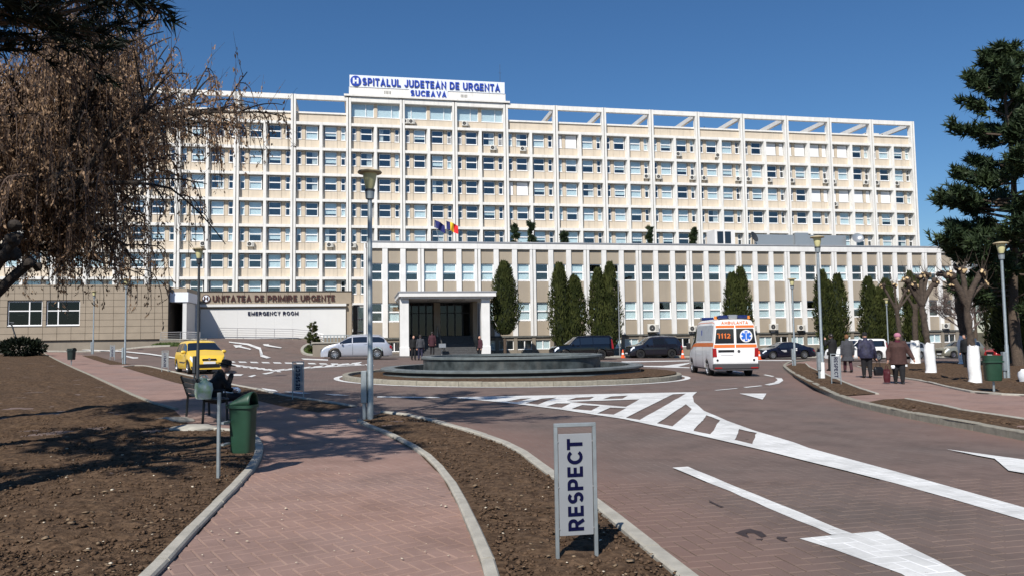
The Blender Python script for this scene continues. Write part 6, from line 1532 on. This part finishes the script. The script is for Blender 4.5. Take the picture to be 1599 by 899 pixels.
# ------------------------------------------------------------------ RESPECT signs
def respect_sign(x, y, rz, label, dz=0, s=1.0, flip=False, text=True, single=False):
    t = thing('respect_sign', label, 'sign', (x, y, zg(x, y) + dz), rz, 'upright signs reading RESPECT'); w, h = .285 * s, .975 * s
    for xx in (-w / 2, w / 2):
        if single and xx > 0: continue
        mb = MB(); mb.bbox(xx - .013, xx + .013, -.013, .013, -.15, h - .014, .003); ob('post', mb, t, mats='steel')
    mb = MB(); mb.bbox(-w / 2 - .013, w / 2 + .013, -.0135, .0135, h - .0135, h + .013, .003); ob('top_rail', mb, t, mats='steel')
    mb = MB(); mb.bbox(-w / 2 + .018, w / 2 - .018, -.008, .008, h * .20, h * .935, .002); pn = ob('sign_panel', mb, t, mats='signpanel')
    for z in (h * .25, h * .55, h * .88):
        for xx in (-w / 2 + .015, w / 2 - .015): mb = MB(); mb.tube([(xx, -.012, z), (xx, -.006, z)], .006, 6); ob('screw', mb, t, mats='alu')
    if text:
        T = Matrix.Translation((.052 * s, -.0105, h * .235)) @ FACE @ Matrix.Rotation(math.pi / 2, 4, 'Z') if not flip else Matrix.Translation((-.052 * s, -.0105, h * .90)) @ FACE @ Matrix.Rotation(-math.pi / 2, 4, 'Z')
        letters('RESPECT', h * .665, .115 * s, .0015, 'navy', pn, T, .12)
    return t
respect_sign(.437, 5.592, R(10), 'grey RESPECT sign standing nearest the camera in the soil strip')
respect_sign(-5.82, 20.9, R(15), 'RESPECT sign in the shaded soil strip between the bin and the fountain', .03)
respect_sign(-16.6, 36.8, R(12), 'RESPECT sign at the kerb left of the yellow hatchback', .03, 1.0)
respect_sign(-26.6, 51.2, R(12), 'smallest RESPECT sign beside the left grey lamp post', .03, 1.0)
respect_sign(10.15, 24.3, R(-8), 'RESPECT sign reading downwards on the right planting strip', .11, .98, True)

# ------------------------------------------------------------------ bins
def shell_bin(name, label, loc, rz, s, m, hood=True, group='litter bins on posts'):
    t = thing(name, label, 'litter bin', loc, rz, group)
    def ring(w, d, z, n=24, e=3.4): return [(w * math.copysign(abs(math.cos(2 * math.pi * k / n)) ** (2 / e), math.cos(2 * math.pi * k / n)), d * math.copysign(abs(math.sin(2 * math.pi * k / n)) ** (2 / e), math.sin(2 * math.pi * k / n)), z) for k in range(n)]
    mb = MB(); mb.grid([ring(.02, .02, .27), ring(.15, .125, .27), ring(.162, .135, .30), ring(.185, .155, .80), ring(.19, .16, .83), ring(.175, .145, .83), ring(.17, .14, .6), ring(.02, .02, .58)], True); mb.v = [(x * s, y * s, z * s if s > 1 else z) for x, y, z in mb.v]; b = ob('bin_body', mb, t, mats=m, smooth=True, fix=True)
    mb = MB(); mb.grid([ring(.19, .16, .80), ring(.212, .182, .80), ring(.212, .182, .835), ring(.192, .162, .835)], True); mb.v = [(x * s, y * s, z) for x, y, z in mb.v]; ob('rim', mb, b, mats=m, smooth=True, fix=True)
    if hood:
        rows = []
        for i in range(11):                          # hood rising from the left to a high open lip on the right
            f = i / 10; x = (-.20 + .37 * f) * s; z = .838 + .155 * math.sin(f * 1.45); w = .165 * s * (1 - .10 * f)
            rows.append([(x, w * math.cos(a), .836 + (z - .836) * math.sin(a) ** .75) for a in (math.pi * k / 14 for k in range(15))])
        mb = MB(); mb.grid(rows); sh = MB(); me = mb.mesh('hood', m, True); o = ob('hood', me, t); md = o.modifiers.new('thick', 'SOLIDIFY'); md.thickness = .012
        mb = MB(); mb.grid([[(x * .96 - .02 * s, y * .95, z * .995) for x, y, z in rows[8]], [(x * .9 - .02 * s, y * .95, .845) for x, y, z in rows[8]]]); ob('inlet', mb, t, mats='black')
    return t
b1 = shell_bin('litter_bin', 'large dark green litter bin with a rounded hood by the left path', (-3.25, 9.30, .02), R(-8), .80, 'bin')
mb = MB(); mb.bbox(-.17, -.135, -.30, -.265, -.2, 1.0, .004); pst = ob('post', mb, b1, mats='steel')
mb = MB(); mb.box(-.15, -.10, -.27, -.10, .63, .655).box(-.15, -.10, -.27, -.10, .38, .40); ob('bracket', mb, b1, mats='steel')
def post_bin(x, y, dz, label, m, s=1.0, tilt=0, h=.34, hood=False):
    t = shell_bin('litter_bin', label, (x, y, zg(x, y) + dz), R(-10), s, m, hood); mb = MB(); mb.tube([(0, .0, -.2), (0, 0, .30)], .03, 8); mb.tube([(-.24 * s, .05, -.2), (-.24 * s, .05, .95)], .022, 8) if not hood and m == 'bin_d' else None; ob('post', mb, t, mats='steel')
    if not hood:
        rows = [[(.16 * s * math.cos(a), .13 * s * math.sin(a), .81) for a in (2 * math.pi * k / 20 for k in range(20))], [(.002 * math.cos(2 * math.pi * k / 20), .002 * math.sin(2 * math.pi * k / 20), .80) for k in range(20)]]
        mb = MB(); mb.grid(rows, True); ob('inlet', mb, t, mats='black')
post_bin(12.6, 20.3, .1, 'dark green open topped bin on a short post at the right path', 'bin', 1.18)
post_bin(-25.2, 44.0, 0, 'small dark litter bin beside the left path before the lamp posts', 'bin_d', 1.15, hood=True)
post_bin(-38.6, 62.0, 0, 'small dark litter bin near the juniper bush', 'bin_d', 1.15, hood=True)
post_bin(-45.0, 66.0, 0, 'small litter bin at the far left edge under the pollard limb', 'bin_d', 1.0, hood=True)

# ------------------------------------------------------------------ bench, bags, concrete footings
BA = math.atan2(-.84, .54)                            # along the bench, towards the camera
bn = thing('park_bench', 'grey slatted bench with dark metal frame under the seated person', 'bench', (-6.45, 15.75, .05), BA)
# local x runs along the bench, local +y is the side the sitter faces
for x in (-.85, .85):
    mb = MB(); mb.tube([(x, -.05, -.1), (x, -.02, .43), (x, -.16, .86)], .024, 8); mb.tube([(x, .42, -.1), (x, .40, .43)], .024, 8); mb.tube([(x, -.03, .42), (x, .44, .42)], .022, 8); mb.tube([(x, -.06, .62), (x, .36, .62), (x, .40, .43)], .02, 8); ob('leg_frame', mb, bn, mats='benchdark', smooth=True)
for k in range(4): mb = MB(); mb.bbox(-.95, .95, .0 + k * .11, .095 + k * .11, .44, .47, .006); ob('seat_slat', mb, bn, mats='benchwood')
for k in range(3):
    mb = MB(); M = Matrix.Translation((0, -.055 - k * .036, .56 + k * .115)) @ Matrix.Rotation(.32, 4, 'X'); mb.bbox(-.95, .95, -.012, .012, -.05, .05, .005, M); ob('back_slat', mb, bn, mats='benchwood')
for (x, y, sx, sy, lab) in ((-5.75, 13.9, .42, .26, 'pale concrete footing under the near end of the bench'), (-6.75, 15.35, .40, .2, 'pale concrete footing under the far end of the bench')):
    mb = MB(); mb.sphere((0, 0, 0), (sx, sy, .09), 24, 10, lambda d, q: q * (1 + .16 * noise.noise(d * 2.5))); tag(ob('concrete_footing', mb, None, (x, y, .06), R(15), mats='conc_light', smooth=True), lab, 'concrete footing')
def cloth_bag(name, label, cat, loc, rz, w, d, h, m, handle=None, seed=1, bulge=.25):
    t = thing(name, label, cat, loc, rz); rr = random.Random(seed); mb = MB(); rows = []
    for i in range(9):
        f = i / 8; k = 1 + bulge * math.sin(f * 3.0); ww, dd = w / 2 * k, d / 2 * (k if f < .8 else .35 + .2 * (1 - f))
        rows.append([(ww * math.copysign(abs(math.cos(a)) ** .6, math.cos(a)) + .02 * h * noise.noise((a, f * 4, seed)), dd * math.copysign(abs(math.sin(a)) ** .6, math.sin(a)) + .05 * h * noise.noise((a * 2, f * 5, seed + 3)), h * f * (1 + .05 * noise.noise((a, seed, 0)))) for a in (2 * math.pi * k2 / 20 for k2 in range(20))])
    mb.grid(rows, True); mb.poly(list(reversed(rows[0]))); mb.poly(rows[-1]); ob('bag_body', mb, t, mats=m, smooth=True, fix=True)
    if handle:
        for s in (-.3, .3):
            mb = MB(); mb.tube([(-w * .25, s * d, h * .95), (-w * .15, s * d * .6, h + handle * .8), (0, 0, h + handle), (w * .15, s * d * .6, h + handle * .8), (w * .25, s * d, h * .95)], .008, 6); ob('handle', mb, t, mats=m)
    return t
cloth_bag('shopping_bag', 'full white and green printed plastic bag on the bench seat', 'shopping bag', (-6.02, 15.02, .52), BA, .40, .24, .40, 'baggreen', .06, 4)
cloth_bag('plastic_sack', 'crumpled white plastic bag lying on the soil at the strip kerb', 'plastic bag', (-8.4, 22.9, .06), .4, .42, .3, .22, 'plastic', None, 9, .5)
cloth_bag('plastic_sack', 'white plastic sack on the ground at the right edge by the thuja', 'plastic bag', (16.7, 25.2, zg(16.7, 25) + .12), .4, .34, .3, .42, 'plastic', None, 12, .2)
pp = thing('metal_stake', 'thin dark stake with a bent tip leaning before the tiled wall', 'stake', (-37.2, 58.5, zg(-37, 58)), 0)
mb = MB(); mb.tube([(0, 0, -.1), (-.9, 0, 2.3)], .05, 6); ob('shaft', mb, pp, mats='darkpost'); mb = MB(); mb.tube([(-.9, 0, 2.3), (-1.05, 0, 2.5), (-.72, 0, 2.45)], .08, 6); ob('tip', mb, pp, mats='darkpost')
fp = thing('flag_pole', 'slim white pole rising between the off-road cars', 'pole', (9.35, 67.5, zg(9.3, 67)), 0); mb = MB(); mb.tube([(0, 0, -.1), (0, 0, 8.2)], [.05, .035], 8); ob('pole', mb, fp, mats='alu')

# ------------------------------------------------------------------ people
def evalmesh(mb, voxel, name, m, sm_it=4):
    me = mb.mesh(name, m); o = bpy.data.objects.new(name, me); COL.objects.link(o)
    r = o.modifiers.new('r', 'REMESH'); r.mode = 'VOXEL'; r.voxel_size = voxel; r.use_smooth_shade = True
    s = o.modifiers.new('s', 'SMOOTH'); s.iterations = sm_it; s.factor = .5
    out = bpy.data.meshes.new_from_object(o.evaluated_get(bpy.context.evaluated_depsgraph_get())); out.name = name
    bpy.data.objects.remove(o); bpy.data.meshes.remove(me)
    out.polygons.foreach_set('use_smooth', [True] * len(out.polygons)); return out
def limb(mb, pts, rad, n=10):
    mb.tube(pts, rad, n)
    for p, r in zip(pts, rad): mb.sphere(p, r * .99, n, 6)
def hand(mb, wr, d, side, curl=.5, k=1.0):
    """palm, four fingers of different lengths and a thumb from the side of the palm"""
    d = Vector(d).normalized(); sd_ = Vector(side).normalized(); sd_ = (sd_ - d * sd_.dot(d)).normalized(); nm = d.cross(sd_)
    wr = Vector(wr); pc = wr + d * .05 * k
    mb.tube([wr, wr + d * .09 * k], [.026 * k, .036 * k], 8); mb.sphere(pc, (.036 * k, .036 * k, .036 * k), 8, 6)
    for i, ln in enumerate((.070, .080, .074, .056)):
        b = wr + d * .088 * k + sd_ * (.030 - i * .020) * k; m = b + (d + nm * curl * .6).normalized() * ln * .55 * k; e = m + (d * .6 + nm * curl * 1.6).normalized() * ln * .55 * k
        mb.tube([b - d * .02, b, m, e], [.011 * k, .0105 * k, .0098 * k, .008 * k], 6)
    b = wr + d * .035 * k + sd_ * .03 * k; m = b + (d * .7 + sd_ * .7).normalized() * .04 * k; mb.tube([b - d * .01, b, m, m + (d + nm * curl).normalized() * .03 * k], [.013 * k, .013 * k, .011 * k, .009 * k], 6)
def head(mb, c, yaw, pitch=0, k=1.0):
    """skull with brow, eye sockets, nose, mouth, chin and ears; faces +x before turning"""
    M = Matrix.Translation(c) @ Matrix.Rotation(yaw, 4, 'Z') @ Matrix.Rotation(pitch, 4, 'Y')
    b = len(mb.v)
    def fn(d, q):
        f = max(0, d.x); z = d.z; q = Vector(q)
        q.x += .010 * f * math.exp(-((z - .34) / .16) ** 2)                        # brow
        for s in (1, -1): q.x -= .016 * f * math.exp(-((d.y - s * .36) / .17) ** 2 - ((z - .12) / .12) ** 2)   # eye sockets
        q.x += .030 * f * math.exp(-(d.y / .13) ** 2 - ((z + .16) / .17) ** 2)   # nose
        q.x += .008 * f * math.exp(-(d.y / .3) ** 2 - ((z + .47) / .07) ** 2); q.x -= .006 * f * math.exp(-(d.y / .28) ** 2 - ((z + .40) / .03) ** 2)   # lips
        q.x += .014 * f * math.exp(-(d.y / .3) ** 2 - ((z + .78) / .14) ** 2)     # chin
        if z < -.2: q.y *= 1 - .28 * min(1, (-.2 - z)); 
        return q
    mb.sphere((0, 0, 0), (.098, .078, .122), 28, 22, fn)
    for s in (1, -1): mb.sphere((-.008, s * .080, -.005), (.022, .010, .034), 8, 6)
    for i in range(b, len(mb.v)): mb.v[i] = tuple(M @ (Vector(mb.v[i]) * k))
    return M
def person(label, loc, rz, H, p, group=None):
    """p: joints in metres at height 1.7 (x forward, y left), clothes and colours"""
    s = H / 1.70; V = lambda *a: Vector(a) * s; J = dict(p['J']); S_ = p.get('stout', 1.0)
    B = MB()
    hd = Vector(J['head']) * s; nk = Vector(J['neck']) * s; ch = Vector(J['chest']) * s; pv = Vector(J['pelvis']) * s
    limb(B, [pv, (pv + ch) / 2, ch], [.10 * s, .09 * s, .09 * s]); limb(B, [ch, nk, hd + Vector((-.02, 0, -.06)) * s], [.07 * s, .052 * s, .052 * s])
    HM = head(B, hd, p.get('yaw', 0), p.get('nod', 0), s)
    for q, sg in (('L', 1), ('R', -1)):
        sh, el, wr = (Vector(J[n + q]) * s for n in ('sh', 'el', 'wr')); limb(B, [ch + Vector((0, sg * .06, .03)) * s, sh, el, wr], [.05 * s, .045 * s, .038 * s, .029 * s])
        dd = (wr - el).normalized(); hand(B, wr, dd + Vector((0, 0, -.3)), Vector((1, 0, .1)) if sg > 0 else Vector((1, 0, .1)), p.get('curl', .7), s)
        hp, kn, an = (Vector(J[n + q]) * s for n in ('hp', 'kn', 'an')); limb(B, [pv, hp, kn, an], [.10 * s, .085 * s, .056 * s, .042 * s]); limb(B, [an, an + Vector(p.get('toe' + q, (.16, 0, -.045))) * s * .6], [.036 * s, .024 * s])
    vx = p.get('voxel', .011)
    o = tag(ob('person', evalmesh(B, vx, 'person', 'skin', 2), None, loc, rz), label, 'person', group)
    # trousers / skirt, shoes
    T = MB(); E = MB()
    for q in 'LR':
        hp, kn, an = (Vector(J[n + q]) * s for n in ('hp', 'kn', 'an')); limb(T, [pv, hp, kn, an + Vector((0, 0, .03)) * s], [.115 * s * S_, .105 * s * S_, .078 * s * S_, .068 * s])
        t = Vector(p.get('toe' + q, (.16, 0, -.045))) * s; a = an + Vector((0, 0, -.03)) * s; limb(E, [a - t * .3, a + Vector((0, 0, .015)), a + t * .8], [.052 * s, .062 * s, .048 * s])
    if p.get('skirt'): pass
    ob('trousers', evalmesh(T, vx * 1.2, 'trousers', p.get('legs', 'cloth')), o); ob('shoes', evalmesh(E, vx, 'shoes', 'shoe'), o)
    # coat: lofted trunk to the hem, sleeves, collar
    C = MB(); hem = Vector(p['hem']) * s; wv = p.get('hemw', .25) * s; 
    ax = [(hem, wv * .74, wv), (hem.lerp(pv, .5), .165 * s * S_, .205 * s * S_), (pv, .160 * s * S_, .205 * s * S_), (pv.lerp(ch, .5), .150 * s * S_, .19 * s * S_), (ch, .150 * s * S_, .205 * s * S_), (ch + (nk - ch) * .55, .125 * s, .18 * s), (nk, .085 * s, .09 * s)]
    rows = [[tuple(c_ + Vector((a * math.cos(2 * math.pi * k / 20), b * math.sin(2 * math.pi * k / 20), 0))) for k in range(20)] for c_, a, b in ax]
    C.grid(rows, True); C.poly(list(reversed(rows[0]))); C.poly(rows[-1])
    for q, sg in (('L', 1), ('R', -1)):
        sh, el, wr = (Vector(J[n + q]) * s for n in ('sh', 'el', 'wr')); limb(C, [ch + Vector((0, sg * .08, .02)) * s, sh, el, wr.lerp(el, .06)], [.095 * s, .082 * s * S_, .068 * s * S_, .055 * s])
    limb(C, [nk + Vector((0, 0, -.02)) * s, nk + Vector((.0, 0, .03)) * s], [.080 * s, .075 * s])
    ob('coat', evalmesh(C, vx * 1.2, 'coat', p['coat'], 3), o)
    if p.get('scarf'):
        C = MB(); rows = [[tuple(nk + Vector((r_ * math.cos(2 * math.pi * k / 16), r_ * .95 * math.sin(2 * math.pi * k / 16), z)) * s) for k in range(16)] for r_, z in ((.085, -.05), (.10, -.01), (.095, .045), (.07, .06))]; C.grid(rows, True); ob('scarf', C, o, mats=p['scarf'], smooth=True)
    R3 = HM.to_3x3().to_4x4(); at = lambda x, y, z: HM @ (Vector((x, y, z)) * s)
    for sg in (1, -1):
        mb = MB(); mb.sphere(at(.082, sg * .030, .016), .0095 * s, 8, 6); ob('eye', mb, o, mats='eye')
    mb = MB(); mb.tube([at(.099, .024, -.053), at(.107, 0, -.051), at(.099, -.024, -.053)], .0045 * s, 6); ob('mouth', mb, o, mats='scarf')
    hr = p.get('hair')
    if hr:
        mb = MB(); b = len(mb.v); full = hr[1]
        mb.sphere((0, 0, 0), (.112, .096, .130), 22, 16, lambda d, q: Vector((q.x * (1 if d.x < .25 or d.z > .45 else .72), q.y, q.z if d.z > full else full * .13)) * (1 + .06 * noise.noise(d * 6)))
        for i in range(len(mb.v)): mb.v[i] = tuple(HM @ (Vector(mb.v[i]) * s + Vector((-.016, 0, .014)) * s))
        ob('hair', mb, o, mats=hr[0], smooth=True)
    ht = p.get('hat')
    if ht:
        kind, m = ht; mb = MB()
        if kind == 'wool': mb.lathe([(.108, .015), (.120, .03), (.123, .06), (.118, .085), (.112, .10), (.085, .14), (.04, .16), (.001, .163)], 24, sx=1, sy=.9)
        elif kind == 'brim': mb.lathe([(.10, .055), (.185, .045), (.19, .052), (.105, .075), (.103, .13), (.085, .155), (.001, .165)], 26, sx=1.05, sy=.95)
        else: mb.lathe([(.108, .02), (.112, .07), (.09, .125), (.05, .15), (.001, .157)], 22, sx=1.02, sy=.9); mb.poly([(.09, -.07, .045), (.19, -.055, .03), (.20, 0, .032), (.19, .055, .03), (.09, .07, .045)])
        mb.v = [tuple(HM @ (Vector(v) * s + Vector((-.008, 0, 0)) * s)) for v in mb.v]; ob('hat', mb, o, mats=m, smooth=True)
    return o
def stand(stride=.0, armL=(.05, .26, .80), armR=(.05, -.26, .80), lean=0, **k):
    J = dict(head=(.05 + lean, 0, 1.585), neck=(.0 + lean, 0, 1.44), chest=(lean * .7, 0, 1.27), pelvis=(0, 0, .93), shL=(lean * .7, .185, 1.37), shR=(lean * .7, -.185, 1.37),
             elL=(-.02, .255, 1.09), elR=(-.02, -.255, 1.09), wrL=armL, wrR=armR, hpL=(0, .095, .90), hpR=(0, -.095, .90),
             knL=(stride * .55 + .02, .10, .49), anL=(stride, .10, .085), knR=(-stride * .25 + .03, -.10, .49), anR=(-stride, -.10, .085 + abs(stride) * .1))
    J.update(k); return J
gw = 'people walking on the right path'
FC = lambda x, y: math.atan2(-y, -x)                   # heading that looks at the camera
# woman with the pink hat, walking towards the camera
wx, wy = 12.35, 24.75
person('woman in a brown coat and pink wool hat carrying a maroon bag', (wx, wy, zg(wx, wy) + .105), FC(wx, wy) + .1, 1.58,
       dict(J=stand(.10, armL=(.12, .46, .84), armR=(.10, -.33, .82), lean=.02, elL=(-.02, .34, 1.10), elR=(-.02, -.30, 1.08)), coat='coatbrown', hem=(0, 0, .66), hemw=.30, stout=1.32, legs='cloth', hat=('wool', 'pinkhat'), scarf='scarf', voxel=.010, yaw=.15), gw)
bgx = FC(wx, wy) + .1
bp = Vector((wx, wy, 0)) + Matrix.Rotation(bgx, 3, 'Z') @ Vector((.11, -.36, 0))
cloth_bag('handbag', 'deep red shopping bag hanging from the hand of the woman in the pink hat', 'bag', (bp.x, bp.y, zg(wx, wy) + .15), bgx + 1.57, .17, .11, .42, 'bagred', .12, 3, .25)
cloth_bag('plastic_parcel', 'small white parcel held above the deep red bag', 'parcel', (bp.x + .13, bp.y - .16, zg(wx, wy) + .60), bgx + 1.57, .09, .08, .10, 'plastic', None, 6, .3)
x, y = 13.15, 28.7
person('person in a dark patterned navy jacket walking away with a black handbag', (x, y, zg(x, y) + .105), R(80), 1.66,
       dict(J=stand(.06, lean=.10, armL=(.05, .27, .84), armR=(.10, -.36, .76)), coat='coatblue', hem=(0, 0, .74), hemw=.25, stout=1.22, hat=('cap', 'coatblack'), voxel=.012), gw)
cloth_bag('handbag', 'black handbag hanging beside the person in the navy jacket', 'bag', (x + .47, y + .12, zg(x, y) + .18), .1, .30, .15, .32, 'bagblack', .24, 8, .2)
x, y = 14.75, 34.0
person('woman with short auburn hair in a flared grey coat walking away', (x, y, zg(x, y) + .105), R(84), 1.64,
       dict(J=stand(.14, lean=.03, armL=(.02, .27, .80)), coat='coatgrey', hem=(0, 0, .52), hemw=.29, stout=1.02, legs='coatmaroon', hair=('hair', -.5), voxel=.013), gw)
x, y = 14.9, 36.0
person('person in black half hidden ahead of the woman in the grey coat', (x, y, zg(x, y) + .105), R(120), 1.70,
       dict(J=stand(.1, armL=(.26, .12, 1.42), elL=(.16, .24, 1.2)), coat='coatblack', hem=(0, 0, .78), hemw=.23, hair=('eye', -.3), voxel=.016), gw)
x, y = 22.6, 38.5
person('person in black standing behind the bright limewashed tree by the bin', (x, y, zg(x, y) + .12), R(200), 1.70, dict(J=stand(.03), coat='coatblack', hem=(0, 0, .8), hemw=.23, hair=('eye', -.3), voxel=.018), None)
ge = 'people waiting at the entrance steps'
for (x, y, rz, H, coat, lab, hr, hem) in ((-7.15, 55.4, -60, 1.72, 'coatblack', 'bald person in black facing out beside the left pillar', None, .86), (-6.62, 55.2, 110, 1.78, 'coatgrey', 'person in a dark jacket and jeans standing beside the bald person', 'eye', .84),
                                     (-6.15, 58.8, 100, 1.70, 'coatmaroon', 'person in a maroon coat climbing the entrance steps', 'eye', .6), (-2.45, 58.0, -150, 1.74, 'coatmaroon', 'person in dark red standing at the right pillar', None, .84)):
    person(lab, (x, y, zg(x, y) + (.35 if 'climbing' in lab else 0.02)), R(rz), H, dict(J=stand(.05), coat=coat, hem=(0, 0, hem), hemw=.23, hair=(hr, -.3) if hr else None, voxel=.02, legs='cloth' if 'jeans' not in lab else 'coatblue'), ge)
# seated person: sits on the bench facing local +y
Jb = dict(head=(.20, 0, 1.07), neck=(.10, 0, .93), chest=(.02, 0, .76), pelvis=(-.06, 0, .42), shL=(.05, .18, .86), shR=(.05, -.18, .86), elL=(.14, .24, .62), elR=(.20, -.22, .66), wrL=(.36, .12, .56), wrR=(.31, -.05, .90),
          hpL=(.02, .10, .40), hpR=(.02, -.10, .40), knL=(.44, .12, .42), knR=(.44, -.10, .42), anL=(.42, .12, .0), anR=(.46, -.10, .0))
sx_, sy_ = -6.17, 15.55
person('seated person in a black coat and wide brimmed cap, hand at mouth', (sx_ + .14, sy_ + .12, .10), BA + math.pi / 2, 1.60,
       dict(J=Jb, coat='coatblack', hem=(.30, 0, .40), hemw=.20, stout=1.15, hat=('brim', 'coatblack'), hair=('eye', -.2), voxel=.010, nod=.25, curl=1.1))
